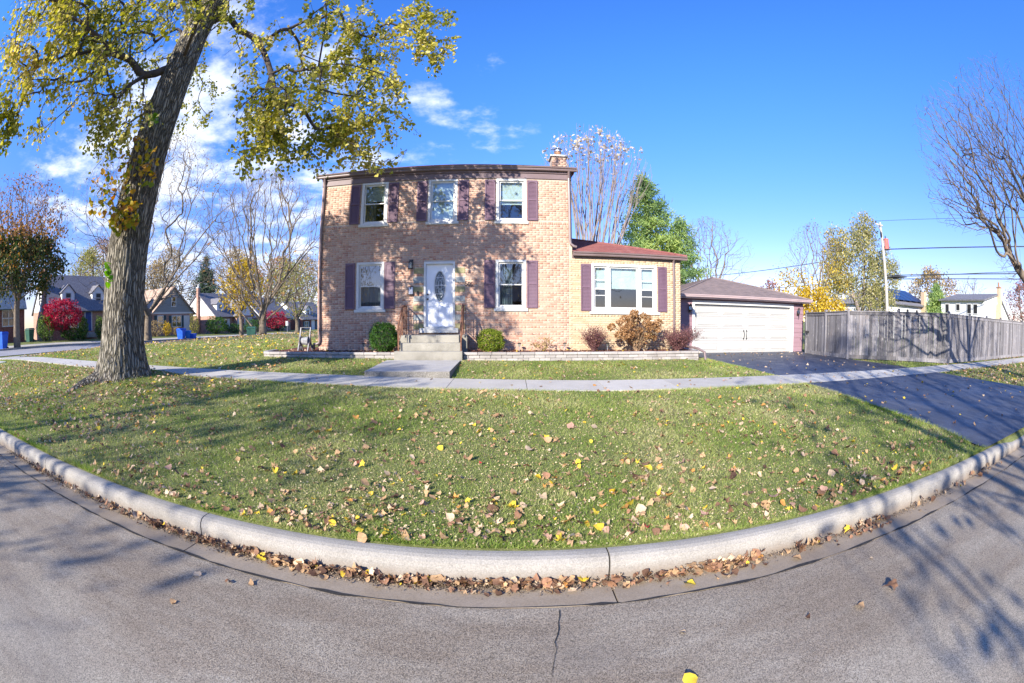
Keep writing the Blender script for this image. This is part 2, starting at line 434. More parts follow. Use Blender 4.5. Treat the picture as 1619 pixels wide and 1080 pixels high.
def drive():
    t = NT('sealed_asphalt')
    p = t.pos()
    c = t.ramp(t.noise(p, 0.6, 5), [(0.3, (0.034, 0.040, 0.058)), (0.7, (0.054, 0.060, 0.082))])
    st_ = t.noise(t.pos((7.0, 0.5, 1)), 1.0, 5, 0.65)
    c = t.mix(t.mrange(st_, 0.5, 0.72, 0, 0.6), c, (0.095, 0.098, 0.11, 1))
    c = t.mix(t.mrange(t.noise(p, 2.3, 6, 0.7), 0.55, 0.75, 0, 0.4), c, (0.11, 0.10, 0.095, 1))
    c = t.mix(0.5, c, t.ramp(t.noise(p, 110, 3, 0.8), [(0.3, (0.1, 0.1, 0.1)), (0.7, (0.9, 0.9, 0.9))]), 'OVERLAY')
    r_ = t.mrange(t.noise(p, 1.4, 5, 0.7), 0.3, 0.7, 0.42, 0.68)
    return t.bsdf(c, r_, 0.55, t.bump(t.noise(p, 90, 5, 0.8), 0.6, 0.006))
M['drive'] = drive()
M['side_road'] = nmat('side_road_asphalt', [(0.3, (0.25, 0.245, 0.25)), (0.7, (0.33, 0.325, 0.33))], 0.5, 5, 0.9, 0.2, fine=0.2)
def ground():
    t = NT('lawn_soil')
    p = t.pos()
    c = t.ramp(t.noise(p, 34, 5, 0.75), [(0.3, (0.08, 0.10, 0.03)), (0.5, (0.17, 0.195, 0.065)), (0.7, (0.30, 0.285, 0.13))])
    c = t.mix(t.mrange(t.noise(p, 0.55, 5, 0.6), 0.5, 0.72, 0, 0.55), c, (0.19, 0.165, 0.085, 1))
    return t.bsdf(c, 0.95, 0.1, t.bump(t.noise(p, 60, 5, 0.8), 0.9, 0.03))
M['ground'] = ground()
M['mulch'] = nmat('red_mulch', [(0.3, (0.07, 0.03, 0.022)), (0.5, (0.14, 0.06, 0.045)), (0.7, (0.2, 0.10, 0.075))], 40, 5, 0.95, 0.1, bump=0.9, bscale=60, bdist=0.03)
M['chip'] = leafmat('mulch_chip', [(0, (0.10, 0.04, 0.03)), (0.5, (0.18, 0.075, 0.055)), (1, (0.25, 0.13, 0.09))], 0.0)
M['block'] = concrete('wall_block', (0.29, 0.265, 0.245), (0.39, 0.36, 0.335), (0.24, 0.21, 0.19), 0.16, 0.45)
def fence():
    t = NT('weathered_wood')
    r = t.objrnd()
    off = t.n('ShaderNodeCombineXYZ', {0: t.math('MULTIPLY', r, 31.0), 1: t.math('MULTIPLY', r, 17.0), 2: t.math('MULTIPLY', r, 53.0)}).outputs[0]
    p0 = t.n('ShaderNodeVectorMath', {0: t.n('ShaderNodeNewGeometry').outputs['Position'], 1: off}, operation='ADD').outputs[0]
    p = t.n('ShaderNodeMapping', {'Vector': p0, 'Scale': (26, 26, 1.1)}).outputs[0]
    g = t.noise(p, 1.0, 6, 0.65, 0.3)
    c = t.ramp(g, [(0.25, (0.105, 0.095, 0.098)), (0.5, (0.19, 0.178, 0.182)), (0.75, (0.31, 0.295, 0.30))])
    kn = t.n('ShaderNodeTexVoronoi', {'Vector': t.n('ShaderNodeMapping', {'Vector': p0, 'Scale': (7, 7, 3.2)}).outputs[0], 'Scale': 1.0}).outputs['Distance']
    c = t.mix(t.mrange(kn, 0.05, 0.2, 0.9, 0.0), c, (0.40, 0.37, 0.345, 1))
    c = t.mix(t.mrange(t.noise(p0, 1.7, 3), 0.55, 0.8, 0, 0.3), c, (0.19, 0.12, 0.085, 1))
    c = t.hsv(c, 0.5, 0.9, t.mrange(r, 0, 1, 0.62, 1.32))
    return t.bsdf(c, 0.9, 0.15, t.bump(g, 0.4, 0.006))
M['fence'] = fence()
def bark(name, a, b, c, sx=9, sz=1.6, bs=1.0):
    t = NT(name)
    p = t.pos((sx, sx, sz))
    g = t.noise(p, 1.0, 7, 0.7, 0.6)
    w_ = t.n('ShaderNodeVectorMath', {0: t.pos((15, 15, 1.7)), 1: t.n('ShaderNodeVectorMath', {0: t.n('ShaderNodeTexNoise', {'Vector': t.pos((3, 3, 2)), 'Scale': 1.0, 'Detail': 3.0}).outputs['Color'], 1: (2.4, 2.4, 2.4)}, operation='MULTIPLY').outputs[0]}, operation='ADD').outputs[0]
    vo = t.n('ShaderNodeTexVoronoi', {'Vector': w_, 'Scale': 1.0}, feature='DISTANCE_TO_EDGE').outputs['Distance']
    rid = t.mrange(vo, 0.02, 0.26)
    h = t.math('ADD', t.math('MULTIPLY', rid, 0.75), t.math('MULTIPLY', g, 0.45))
    col = t.ramp(h, [(0.18, a), (0.5, b), (0.95, c)])
    col = t.mix(t.mrange(t.noise(t.pos(), 1.1, 4), 0.5, 0.72, 0, 0.35), col, (0.10, 0.105, 0.06, 1))
    return t.bsdf(col, 0.95, 0.1, t.bump(h, bs, 0.05))
M['bark'] = bark('grey_bark', (0.057, 0.049, 0.037), (0.178, 0.158, 0.123), (0.345, 0.310, 0.246))
M['bark_far'] = nmat('twig_bark', [(0.3, (0.125, 0.098, 0.070)), (0.7, (0.235, 0.19, 0.14))], 6, 4, 0.9, 0.1)
M['bark_dark'] = nmat('dark_bark', [(0.3, (0.055, 0.045, 0.04)), (0.7, (0.12, 0.10, 0.085))], 6, 4, 0.9, 0.1)
M['bark_pale'] = nmat('pale_bark', [(0.3, (0.19, 0.155, 0.14)), (0.7, (0.30, 0.25, 0.225))], 5, 4, 0.9, 0.1)
M['leaf_main'] = leafmat('linden_leaf', [(0, (0.120, 0.156, 0.019)), (0.25, (0.240, 0.252, 0.036)), (0.5, (0.432, 0.396, 0.072)), (0.72, (0.660, 0.564, 0.144)), (0.9, (0.792, 0.672, 0.324)), (1, (0.480, 0.240, 0.060))], 0.42, (0.5, 0.4))
M['leaf_sprout'] = leafmat('sprout_leaf', [(0, (0.14, 0.20, 0.02)), (0.25, (0.30, 0.30, 0.03)), (0.5, (0.60, 0.42, 0.04)), (0.8, (0.56, 0.30, 0.04)), (1, (0.36, 0.15, 0.04))], 0.4)
M['leaf_bright'] = leafmat('bright_green_leaf', [(0, (0.13, 0.30, 0.02)), (1, (0.25, 0.42, 0.04))], 0.45)
M['grass'] = leafmat('grass_blade', [(0, (0.10, 0.185, 0.025)), (0.28, (0.20, 0.29, 0.05)), (0.5, (0.33, 0.39, 0.10)), (0.75, (0.50, 0.48, 0.21)), (1, (0.64, 0.56, 0.35))], 0.4, (0.8, 0.55))
# ---------------------------------------------------------------- terrain
CA, SA = math.cos(R(2.55)), math.sin(R(2.55))
def st(x, y): return x * CA - y * SA, x * SA + y * CA          # along the kerb, away from the kerb
def xy(s, t): return s * CA + t * SA, -s * SA + t * CA
def sstep(a, b, x):
    q = np.clip((np.asarray(x, float) - a) / (b - a), 0, 1)
    return q * q * (3 - 2 * q)
def side(x, y):                                                 # along / across the side street
    dx, dy = np.asarray(x, float) + 25.5, np.asarray(y, float) - 14
    return dx * .2 + dy * .98, -dx * .98 + dy * .2
def G(x, y):
    x = np.asarray(x, float); y = np.asarray(y, float)
    s, t = st(x, y)
    lift = np.interp(-x, [-2, 3, 12, 20], [0, .08, .16, .2]) * np.clip((t - 2.52) / 5.5, 0, 1)
    lawn = np.interp(t, [2.52, 8.05, 9.25, 12.2, 14], [.15, .25, .27, .40, .46]) + lift
    dr = np.interp(t, [2.52, 8.05, 9.25, 16.4], [.15, .25, .27, .21])
    wd = sstep(5.7, 7.2, x)
    z = lawn * (1 - wd) + dr * wd
    k, o = side(x, y)
    zs = np.interp(k, [-6, 5, 10, 20, 30, 45, 60], [.35, .24, .08, -.12, -.27, -.45, -.65]) + .35 * sstep(8.4, 14, o)
    wl = sstep(-8, -.5, o) * sstep(2.6, 7, t)
    z = z * (1 - wl) + zs * wl
    z = z + .2 * np.exp(-((x + 8.75) ** 2 + (y - 7.35) ** 2) / 1.3)
    return z
def g(x, y): return float(G(x, y))

tl = [-300, -80, -30, -14, -7.6, -6.75, -6.7] + [2.44, 2.46, 2.6] + list(np.arange(2.9, 15, .35)) + list(np.arange(15, 75, 1.6)) + [80, 100, 140, 220, 400, 900]
sl = [-900, -400, -200, -130, -90] + list(np.arange(-70, -14, 1.2)) + list(np.arange(-14, 15, .4)) + list(np.arange(15, 40, 1.2)) + [45, 55, 70, 100, 150, 250, 450, 900]
S_, T_ = np.meshgrid(np.array(sl), np.array(tl))
X_, Y_ = xy(S_, T_)
Z_ = G(X_, Y_)
Z_[(T_ > -6.72) & (T_ < 2.45)] = -.07
Z_[(T_ > 2.45) & (T_ < 2.47)] = .10
nr, nc = S_.shape
ii = (np.arange(nr - 1)[:, None] * nc + np.arange(nc - 1)[None, :]).ravel()
gr = np_obj('ground', np.stack([X_, Y_, Z_], -1).reshape(-1, 3), np.stack([ii, ii + 1, ii + nc + 1, ii + nc], 1), M['ground'], None, 'structure', True)

# road with a paving seam, far gutter edge included
def sheet(name, mat, ss, tt, zf, kind='structure'):
    S, T = np.meshgrid(np.array(ss, float), np.array(tt, float)); X, Y = xy(S, T)
    r_, c_ = S.shape; i = (np.arange(r_ - 1)[:, None] * c_ + np.arange(c_ - 1)[None, :]).ravel()
    return np_obj(name, np.stack([X, Y, zf(X, Y, S, T)], -1).reshape(-1, 3), np.stack([i, i + 1, i + c_ + 1, i + c_], 1), mat, None, kind, True)
road_o = sheet('road', M['road'], list(np.arange(-60, 60, 2.0)), list(np.arange(-6.72, 2.08, .4)) + [2.075], lambda X, Y, S, T: .06 * (1 - ((T + 2.3) / 4.4) ** 2) * 1.0)
def crack(name, pts, w0, mat, label, z=.006):
    V = []; F = []
    for i, (s, t) in enumerate(pts):
        x, y = xy(s, t)
        a = pts[min(i + 1, len(pts) - 1)]; b = pts[max(i - 1, 0)]
        d = Vector((a[0] - b[0], a[1] - b[1])).normalized(); nx, ny = -d.y, d.x
        ww = w0 * random.choice((.12, .3, .6, .9, 1.2, 1.6))
        zz = .06 * (1 - ((t + 2.3) / 4.4) ** 2) + z if t < 2.08 else z
        for q in (1, -1):
            X, Y = xy(s + nx * ww * q, t + ny * ww * q); V.append((X, Y, zz))
        if i: n = 2 * i; F.append((n - 2, n, n + 1, n - 1))
    o = np_obj(name, V, np.array(F), mat, road_o); return o
M['tar'] = nmat('tar_joint', [(0.3, (0.02, 0.018, 0.016)), (0.7, (0.045, 0.04, 0.035))], 30, 4, 0.8, 0.3)
crack('edge_joint', [(s, 2.078 + .006 * math.sin(s * 7) + random.uniform(-.006, .006)) for s in np.arange(-20, 16, .12)], .010, M['tar'], None)
crack('seam', [(.28 - .17 * (2.07 - t) + random.uniform(-.008, .008), t) for t in np.arange(1.2, 2.06, .06)], .0022, M['tar'], None)

# kerb and gutter pan, cast in lengths with joints
kerb = bpy.data.objects.new('kerb', None); COL.objects.link(kerb); kerb['kind'] = 'structure'
pan = bpy.data.objects.new('gutter', None); COL.objects.link(pan); pan['kind'] = 'structure'
kprof = [(2.365, -.05), (2.37, .0), (2.385, .085), (2.40, .118), (2.425, .140), (2.455, .149), (2.50, .150), (2.535, .146), (2.545, .12), (2.545, -.05)]
pprof = [(2.085, -.06), (2.085, .0), (2.2, -.008), (2.35, -.014), (2.362, -.02), (2.362, -.06)]
def extr(prof, s0, s1, step, zf=lambda s, z: z):
    ss = np.linspace(s0, s1, max(2, int((s1 - s0) / step) + 1)); n = len(prof); V = []
    for s in ss:
        for t, z in prof:
            x, y = xy(s, t); V.append((x, y, zf(s, z)))
    F = [(i * n + j, i * n + j + 1, (i + 1) * n + j + 1, (i + 1) * n + j) for i in range(len(ss) - 1) for j in range(n - 1)]
    caps = [tuple(range(n))[::-1], tuple(range((len(ss) - 1) * n, len(ss) * n))]
    return V, F + caps
def kz(s, z): return z * (1 - .42 * float(sstep(6.2, 7.3, s)) * float(sstep(14.6, 13.5, s)))
joints = [-24, -20.9, -17.8, -14.7, -11.6, -8.5, -5.45, -2.4, .62, 3.7, 6.75, 9.8, 12.9, 16, 19, 22]
for a, b in zip(joints[:-1], joints[1:]):
    for prof, par, nm, mt in ((kprof, kerb, 'kerb_section', M['kerb']), (pprof, pan, 'gutter_section', M['gutter_pan'])):
        V, F = extr(prof, a + .006, b - .006, .3, kz if par is kerb else (lambda s, z: z))
        m = MB(); m.add(V, F); m.build(nm, mt, par)
        if prof is pprof:
            m = MB()
            for s in (b,): pass
jm = MB()
for b in joints:
    x0, y0 = xy(b - .007, 2.09); x1, y1 = xy(b + .007, 2.09); x2, y2 = xy(b + .007, 2.36); x3, y3 = xy(b - .007, 2.36)
    if abs(b - .62) < .01:
        x1, y1 = xy(b + .02, 2.09); x2, y2 = xy(b + .02, 2.36)
    jm.quad((x0, y0, -.012), (x1, y1, -.012), (x2, y2, -.024), (x3, y3, -.024))
jm.build('joint_filler', M['tar'], pan)

# pavement slabs
walk = bpy.data.objects.new('sidewalk', None); COL.objects.link(walk); walk['kind'] = 'structure'
def slab(par, c, h=.025, th=.1, nm='slab', mat='sidewalk'):
    top = [(x, y, g(x, y) + h) for x, y in c]
    V = top + [(x, y, z - th) for x, y, z in top]
    m = MB(); m.add(V, [(0, 1, 2, 3), (7, 6, 5, 4)] + [(i, 4 + i, 4 + (i + 1) % 4, (i + 1) % 4) for i in range(4)])
    return m.build(nm, M[mat], par)
edges = list(np.arange(-24.04, 38, 1.52))
for a, b in zip(edges[:-1], edges[1:]):
    slab(walk, [xy(a + .006, 8.05), xy(b - .006, 8.05), xy(b - .006, 9.25), xy(a + .006, 9.25)])
def sidexy(k, o): return -25.5 + .2 * k - .98 * o, 14 + .98 * k + .2 * o
ek = list(np.arange(-4.2, 40, 1.5))
for a, b in zip(ek[:-1], ek[1:]):
    slab(walk, [sidexy(a + .01, -3.2), sidexy(a + .01, -2.0), sidexy(b - .01, -2.0), sidexy(b - .01, -3.2)][::-1], .03)
slab(walk, [(-21.6, 6.9), (-19.9, 6.9), (-19.8, 8.2), (-21.5, 8.25)], .03, nm='corner_ramp', mat='pad')
for k in np.arange(-6, 45, 1.5):
    slab(walk, [sidexy(k + .01, 10.2), sidexy(k + 1.49, 10.2), sidexy(k + 1.49, 11.4), sidexy(k + .01, 11.4)], .04)

# side street
k_ = np.arange(-9, 75, 1.5); o_ = np.linspace(0, 8, 6)
K, O = np.meshgrid(k_, o_); X = -25.5 + .2 * K - .98 * O; Y = 14 + .98 * K + .2 * O
r_, c_ = K.shape; i = (np.arange(r_ - 1)[:, None] * c_ + np.arange(c_ - 1)[None, :]).ravel()
np_obj('side_street', np.stack([X, Y, G(X, Y) + .03], -1).reshape(-1, 3), np.stack([i, i + 1, i + c_ + 1, i + c_], 1), M['side_road'], None, 'structure', True)
sk = bpy.data.objects.new('side_kerb', None); COL.objects.link(sk); sk['kind'] = 'structure'
for o0, o1 in ((8.0, 8.35),):
    for k in np.arange(-9, 60, 3.0):
        m = MB()
        P = [sidexy(k + .02, o0), sidexy(k + 2.98, o0), sidexy(k + 2.98, o1), sidexy(k + .02, o1)]
        zt = [g(*p) + .15 for p in P]
        V = [(p[0], p[1], z) for p, z in zip(P, zt)] + [(p[0], p[1], z - .3) for p, z in zip(P, zt)]
        m.add(V, [(0, 1, 2, 3), (7, 6, 5, 4)] + [(i, 4 + i, 4 + (i + 1) % 4, (i + 1) % 4) for i in range(4)])
        m.build('kerb_section', M['kerb'], sk)

# driveway: one piece on each side of the pavement
DL = ([2.55, 3.2, 4.3, 7.3, 8.7, 11.8, 14.4, 16.38], [6.05, 6.3, 6.45, 6.85, 6.9, 7.1, 7.45, 7.5])
DRT = ([2.55, 3.8, 5.3, 7.3, 8.3, 10.1, 12.55, 15.5, 16.38], [14.2, 13.7, 13.3, 13.15, 13.05, 13.25, 13.4, 13.75, 14.2])
def driveway(name, y0f, y1f):
    n = 30; mcols = 16; V = []
    for i in range(n + 1):
        for j in range(mcols + 1):
            f = j / mcols; x = 10.0
            for _ in range(3):
                ya, yb = y0f(x), y1f(x); y = ya + (yb - ya) * i / n
                x = np.interp(y, *DL) * (1 - f) + np.interp(y, *DRT) * f
            V.append((x, y, g(x, y) + .022))
    c = mcols + 1
    F = [(i * c + j, i * c + j + 1, (i + 1) * c + j + 1, (i + 1) * c + j) for i in range(n) for j in range(mcols)]
    np_obj(name, V, np.array(F), M['drive'], None, 'structure', True)
def ty(t): return lambda x: (t - x * SA) / CA
driveway('driveway', ty(9.26), lambda x: 16.46)
driveway('driveway_apron', ty(2.545), ty(8.04))

def on_drive(x, y):
    e = .035 * np.sin(y * 9.0 + 2 * np.sin(y * 3.1)) * np.sin(y * 23.0) + .03
    return (x > np.interp(y, *DL) + e) & (x < np.interp(y, *DRT) - e) & (y < 16.5)

# ---------------------------------------------------------------- the house
YF = 13.5
house = thing('brick_house', (-1.6, YF, .6), 'two-storey pinkish brick house with plum shutters, white front door and a low buff brick wing', 'house')
HX0, HX1, HY1 = -5.71, 2.47, 21.1
WX1 = 6.16
Z0, ZT, WZT = .35, 6.31, 3.55
wins = {'u1': (-4.27, -3.37, 4.63, 6.045, 5.32), 'u2': (-2.05, -1.12, 4.63, 6.045, 5.32), 'u3': (.10, 1.05, 4.63, 6.045, 5.32),
        'l1': (-4.34, -3.41, 1.90, 3.40, 2.635), 'l2': (.09, 1.03, 1.90, 3.40, 2.635)}
PW = (3.07, 5.29, 1.82, 3.34)
DOOR = (-2.13, -1.16, 1.33, 3.36)
quoins = []
for xa, xb in ((-2.46, -2.135), (-1.155, -.85)):
    for n, zc_ in enumerate((3.08, 2.79, 2.50, 2.21, 1.92, 1.63, 1.36)):
        quoins.append((xa, xb, zc_ - .085, zc_ + .085, n))
def skin(mb, x0, x1, z0, z1, y, holes):
    xs = sorted({x0, x1, *[h[0] for h in holes], *[h[1] for h in holes]}); zs = sorted({z0, z1, *[h[2] for h in holes], *[h[3] for h in holes]})
    for a, b in zip(xs[:-1], xs[1:]):
        for c, d in zip(zs[:-1], zs[1:]):
            if any(h[0] - 1e-6 <= a and b <= h[1] + 1e-6 and h[2] - 1e-6 <= c and d <= h[3] + 1e-6 for h in holes): continue
            mb.quad((a, y, c), (b, y, c), (b, y, d), (a, y, d))
hm = [v_[:4] for v_ in wins.values()] + [DOOR]
m = MB(); skin(m, HX0, HX1, Z0, ZT, YF, hm)
m.box(HX0, HX0 + .25, YF + .001, HY1, Z0, ZT); m.box(HX1 - .25, HX1, YF + .001, HY1, Z0, ZT); m.box(HX0 + .25, HX1 - .25, HY1 - .25, HY1, Z0, ZT)
m.build('wall', M['mortar'], house)
m = MB(); skin(m, HX1, WX1, Z0, WZT, YF + .004, [PW])
m.box(WX1 - .25, WX1, YF + .005, HY1 - .2, Z0, WZT); m.box(HX1 + .01, WX1 - .25, HY1 - .45, HY1 - .2, Z0, WZT)
m.build('wing_wall', M['mortar_buff'], house)
m = MB(); m.box(HX0 + .26, HX1 - .26, YF + .03, HY1 - .3, 1.0, 1.2); m.box(HX0 + .26, HX1 - .26, YF + .03, HY1 - .3, 3.75, 3.9); m.box(HX1 + .02, WX1 - .26, YF + .03, HY1 - .5, 1.0, 1.2)
m.box(HX0 + .26, HX1 - .26, YF + 3.6, YF + 3.7, 1.2, 3.75); m.box(HX0 + .26, HX1 - .26, YF + 3.6, YF + 3.7, 3.9, 6.3); m.box(HX1 + .02, WX1 - .26, YF + 3.6, YF + 3.7, 1.2, 3.5); m.box(HX0 + .26, HX1 - .26, YF + .03, HY1 - .3, 6.25, 6.3); m.box(HX1 + .02, WX1 - .26, YF + .03, HY1 - .5, 3.48, 3.53)
m.build('interior', M['room'], house)

# bricks: real units laid in courses; the ones nearest the road are parts, the rest are one mass
CH, BH = .0703, .0595
def lay(x0, x1, z0, z1, holes, hdr=lambda r: r % 3 == 1, L=.2032, H=.0965):
    outb = []; r = 0; z = z0
    while z + BH < z1:
        wd = H if hdr(r) else L
        x = x0 - random.choice((0, .5)) * wd if not hdr(r) else x0
        x = x0 - (.5 * (L + .0105) if r % 2 else 0)
        while x < x1:
            a, b = max(x, x0), min(x + wd, x1)
            for h in holes:
                if h[2] < z + BH - .01 and h[3] > z + .01:
                    if a >= h[0] - .004 and b <= h[1] + .004: a = b
                    elif a < h[0] < b and b <= h[1] + .25: b = h[0] - .008
                    elif a < h[1] < b: a = h[1] + .008
            if b - a > .025: outb.append((a, b, z, z + BH))
            x += wd + .0105
        r += 1; z += CH
    return outb
def brick_set(lst, y, matm, name, mass, nparts, near):
    lst = sorted(lst, key=lambda b: (b[0] + b[1]) ** 2 / 4 + y * y + (b[2] - 1.65) ** 2) if near else lst
    full = [b for b in lst if abs(b[1] - b[0] - .2032) < .002][:nparts]
    fs = set(full)
    me = None
    for b in full:
        if me is None:
            q = MB(); q.cbox(0, .2032, 0, .012, 0, BH, .003); me = bpy.data.meshes.new(name); me.from_pydata(q.v, [], q.f); me.materials.append(matm)
        link(name, me, house, (b[0], y - .007 - random.uniform(0, .002), b[2]))
    V = []; F = []
    for b in lst:
        if b in fs: continue
        n = len(V); a, c, z0, z1 = b; yy = y - .007 - random.uniform(-.002, .002)
        V += [(a, y + .001, z0), (c, y + .001, z0), (c, y + .001, z1), (a, y + .001, z1), (a + .003, yy, z0 + .003), (c - .003, yy, z0 + .003), (c - .003, yy, z1 - .003), (a + .003, yy, z1 - .003)]
        F += [(n + 4, n + 5, n + 6, n + 7), (n, n + 1, n + 5, n + 4), (n + 1, n + 2, n + 6, n + 5), (n + 2, n + 3, n + 7, n + 6), (n + 3, n, n + 4, n + 7)]
    np_obj(mass, V, np.array(F), matm, house, 'stuff')
belt = (HX0, HX1, 4.53, 4.63)
bm = lay(HX0 + .004, HX1 - .11, .60, 6.05, hm + quoins + [belt] + [(v_[0] - .05, v_[1] + .05, v_[2] - .1, v_[2]) for v_ in wins.values()] + [(-2.26, -1.05, 1.15, 1.34)])
for n, xx in enumerate(np.arange(HX0 + .004, HX1 - .1, .069)):
    if not any(v_[0] - .06 < xx + .03 < v_[1] + .06 for kk, v_ in wins.items() if kk[0] == 'u'): bm.append((xx, xx + .059, 4.535, 4.625))
brick_set(bm, YF, M['brick'], 'brick', 'bricks', 290, True)
bw = lay(HX1 - .10, WX1 - .004, .60, 3.5, [PW, (PW[0] - .06, PW[1] + .1, 1.73, 1.82)], lambda r: r % 6 == 3)
brick_set(bw, YF - .003, M['brick_buff'], 'wing_brick', 'wing_bricks', 200, True)
QC = [nmat('flagstone_olive', [(0.3, (0.24, 0.22, 0.11)), (0.7, (0.33, 0.30, 0.17))], 8, 5, 0.9, 0.2), nmat('flagstone_blue', [(0.3, (0.24, 0.26, 0.26)), (0.7, (0.33, 0.35, 0.34))], 8, 5, 0.9, 0.2)]
for xa, xb, za, zb, n in quoins:
    m = MB(); m.cbox(xa + random.uniform(0, .02), xb, YF - .02, YF + .02, za, zb, .006); m.build('flagstone', QC[n % 2], house)
# windows
def dh_window(x0, x1, z0, z1, rail, blind=None, curtain=None):
    y = YF
    m = MB()
    cw = .085
    m.cbox(x0, x0 + cw, y - .022, y + .12, z0, z1, .006); m.cbox(x1 - cw, x1, y - .022, y + .12, z0, z1, .006)
    m.cbox(x0 + cw, x1 - cw, y - .02, y + .12, z1 - .075, z1, .006); m.cbox(x0 + cw, x1 - cw, y - .02, y + .12, z0, z0 + .05, .006)
    wf = m.build('window', M['white'], house)
    a, b = x0 + cw, x1 - cw
    for top in (0, 1):
        yy = y + (.03 if top else .06)
        za, zb = (rail - .02, z1 - .075) if top else (z0 + .05, rail + .02)
        m = MB(); f = .05
        m.cbox(a + .004, a + f, yy, yy + .03, za, zb, .005); m.cbox(b - f, b - .004, yy, yy + .03, za, zb, .005)
        m.cbox(a + f, b - f, yy, yy + .03, zb - (.035 if not top else f), zb, .005); m.cbox(a + f, b - f, yy, yy + .03, za, za + (.035 if top else .06), .005)
        m.build('sash', M['white'], wf)
        m = MB(); m.quad((a + f, yy + .018, za + .03), (b - f, yy + .018, za + .03), (b - f, yy + .018, zb - .03), (a + f, yy + .018, zb - .03)); m.build('pane', M['glass'], wf)
    if blind:
        m = MB()
        n = int((z1 - blind) / .03)
        for i in range(n): 
            zz_ = blind + i * (z1 - .08 - blind) / n
            m.quad((a, y + .135, zz_), (b, y + .135, zz_), (b, y + .145, zz_ + .026), (a, y + .145, zz_ + .026))
        m.build('blind', M['blind'], wf)
    if curtain:
        m = MB(); n = 40; c0, c1, zb_, zt_ = curtain
        V = [(c0 + (c1 - c0) * i / n, y + .2 + .02 * math.sin(i * 1.1), z) for i in range(n + 1) for z in (zb_, zt_)]
        m.add(V, [(2 * i, 2 * i + 2, 2 * i + 3, 2 * i + 1) for i in range(n)]); m.build('curtain', M['curtain'], wf, smooth=True)
    m = MB(); m.cbox(x0 - .055, x1 + .055, y - .05, y + .1, z0 - .09, z0 - .001, .008); m.build('sill', M['limestone'], house)
dh_window(*wins['u1'], blind=5.42, curtain=(-4.2, -3.8, 4.6, 5.5)); dh_window(*wins['u2'], blind=4.75); dh_window(*wins['u3'], blind=5.2); dh_window(*wins['l1'], curtain=(-4.3, -3.45, 1.9, 3.38)); dh_window(*wins['l2'], curtain=(.12, .62, 1.9, 3.38))
# shutters
def shutter(w_, h):
    m = MB(); f = .045; d = .035
    m.cbox(0, f, 0, d, 0, h, .004); m.cbox(w_ - f, w_, 0, d, 0, h, .004)
    mid = h * .485
    for a, b in ((0, .055), (mid, mid + .05), (h - .06, h)): m.cbox(f, w_ - f, 0.001, d - .001, a, b, .004)
    n = 8
    for a, b in ((.055, mid), (mid + .05, h - .06)):
        m.quad((f, .028, a), (w_ - f, .028, a), (w_ - f, .028, b), (f, .028, b))
        k = int((b - a) / .042)
        for i in range(k):
            z = a + (b - a) * i / k
            m.quad((f, .012, z), (w_ - f, .012, z), (w_ - f, .026, z + .04), (f, .026, z + .04))
    # arched head of the upper panel
    arc = [(f, h - .06)] + [(f + (w_ - 2 * f) * i / 8, h - .10 + .045 * math.sin(math.pi * i / 8)) for i in range(9)] + [(w_ - f, h - .06)]
    m.prism([(p[0], p[1]) for p in arc], 'y', .004, .022)
    return m
sh = {}
def place_shutter(x0, x1, z0, z1, y=YF):
    key = (round(x1 - x0, 2), round(z1 - z0, 2))
    if key not in sh:
        m = shutter(x1 - x0, z1 - z0); me = bpy.data.meshes.new('shutter'); me.from_pydata(m.v, [], m.f); me.materials.append(M['shutter']); sh[key] = me
    link('shutter', sh[key], house, (x0, y - .045, z0))
for a, b in ((-4.65, -4.315), (-3.345, -3.01), (-2.41, -2.075), (-1.095, -.76), (-.26, .075), (1.07, 1.405)): place_shutter(a, a + .325, 4.655, 5.995)
for a in (-4.72, -3.39, -.265, 1.05): place_shutter(a, a + .33, 1.915, 3.385)
for a in (2.735, 5.32): place_shutter(a, a + .325, 1.84, 3.315)
# picture window of the wing
x0, x1, z0, z1 = PW
m = MB(); y = YF
m.cbox(x0, x0 + .09, y - .025, y + .12, z0, z1, .006); m.cbox(x1 - .09, x1, y - .025, y + .12, z0, z1, .006)
m.cbox(x0 + .09, x1 - .09, y - .022, y + .12, z1 - .09, z1, .006); m.cbox(x0 + .09, x1 - .09, y - .022, y + .12, z0, z0 + .09, .006)
for xa in (3.585, 4.635): m.cbox(xa, xa + .085, y - .018, y + .12, z0 + .09, z1 - .09, .006)
pw = m.build('picture_window', M['white'], house)
for xa, xb, rails in ((3.16, 3.585, (2.54, 2.33, 2.82)), (3.67, 4.635, ()), (4.72, 5.20, (2.54, 2.31, 2.82))):
    m = MB(); f = .05; yy = y + .03; za, zb = z0 + .09, z1 - .09
    m.cbox(xa + .003, xa + f, yy, yy + .03, za, zb, .005); m.cbox(xb - f, xb - .003, yy, yy + .03, za, zb, .005)
    m.cbox(xa + f, xb - f, yy, yy + .03, zb - f, zb, .005); m.cbox(xa + f, xb - f, yy, yy + .03, za, za + f, .005)
    for q, zz_ in enumerate(rails): m.cbox(xa + f, xb - f, yy - .004, yy + .028, zz_ - (.025 if q == 0 else .012), zz_ + (.025 if q == 0 else .012), .004)
    m.build('sash', M['white'], pw)
    m = MB(); m.quad((xa + f, yy + .018, za + .02), (xb - f, yy + .018, za + .02), (xb - f, yy + .018, zb - .02), (xa + f, yy + .018, zb - .02)); m.build('pane', M['glass'], pw)
    m = MB(); m.quad((xa + .02, y + .14, 2.56 if rails else 2.55), (xb - .02, y + .14, 2.56 if rails else 2.55), (xb - .02, y + .14, zb), (xa + .02, y + .14, zb)); m.build('blind', M['blind'], pw)
m = MB(); m.cbox(x0 - .06, x1 + .1, y - .06, y + .1, 1.735, 1.819, .008); m.build('sill', M['limestone'], house)
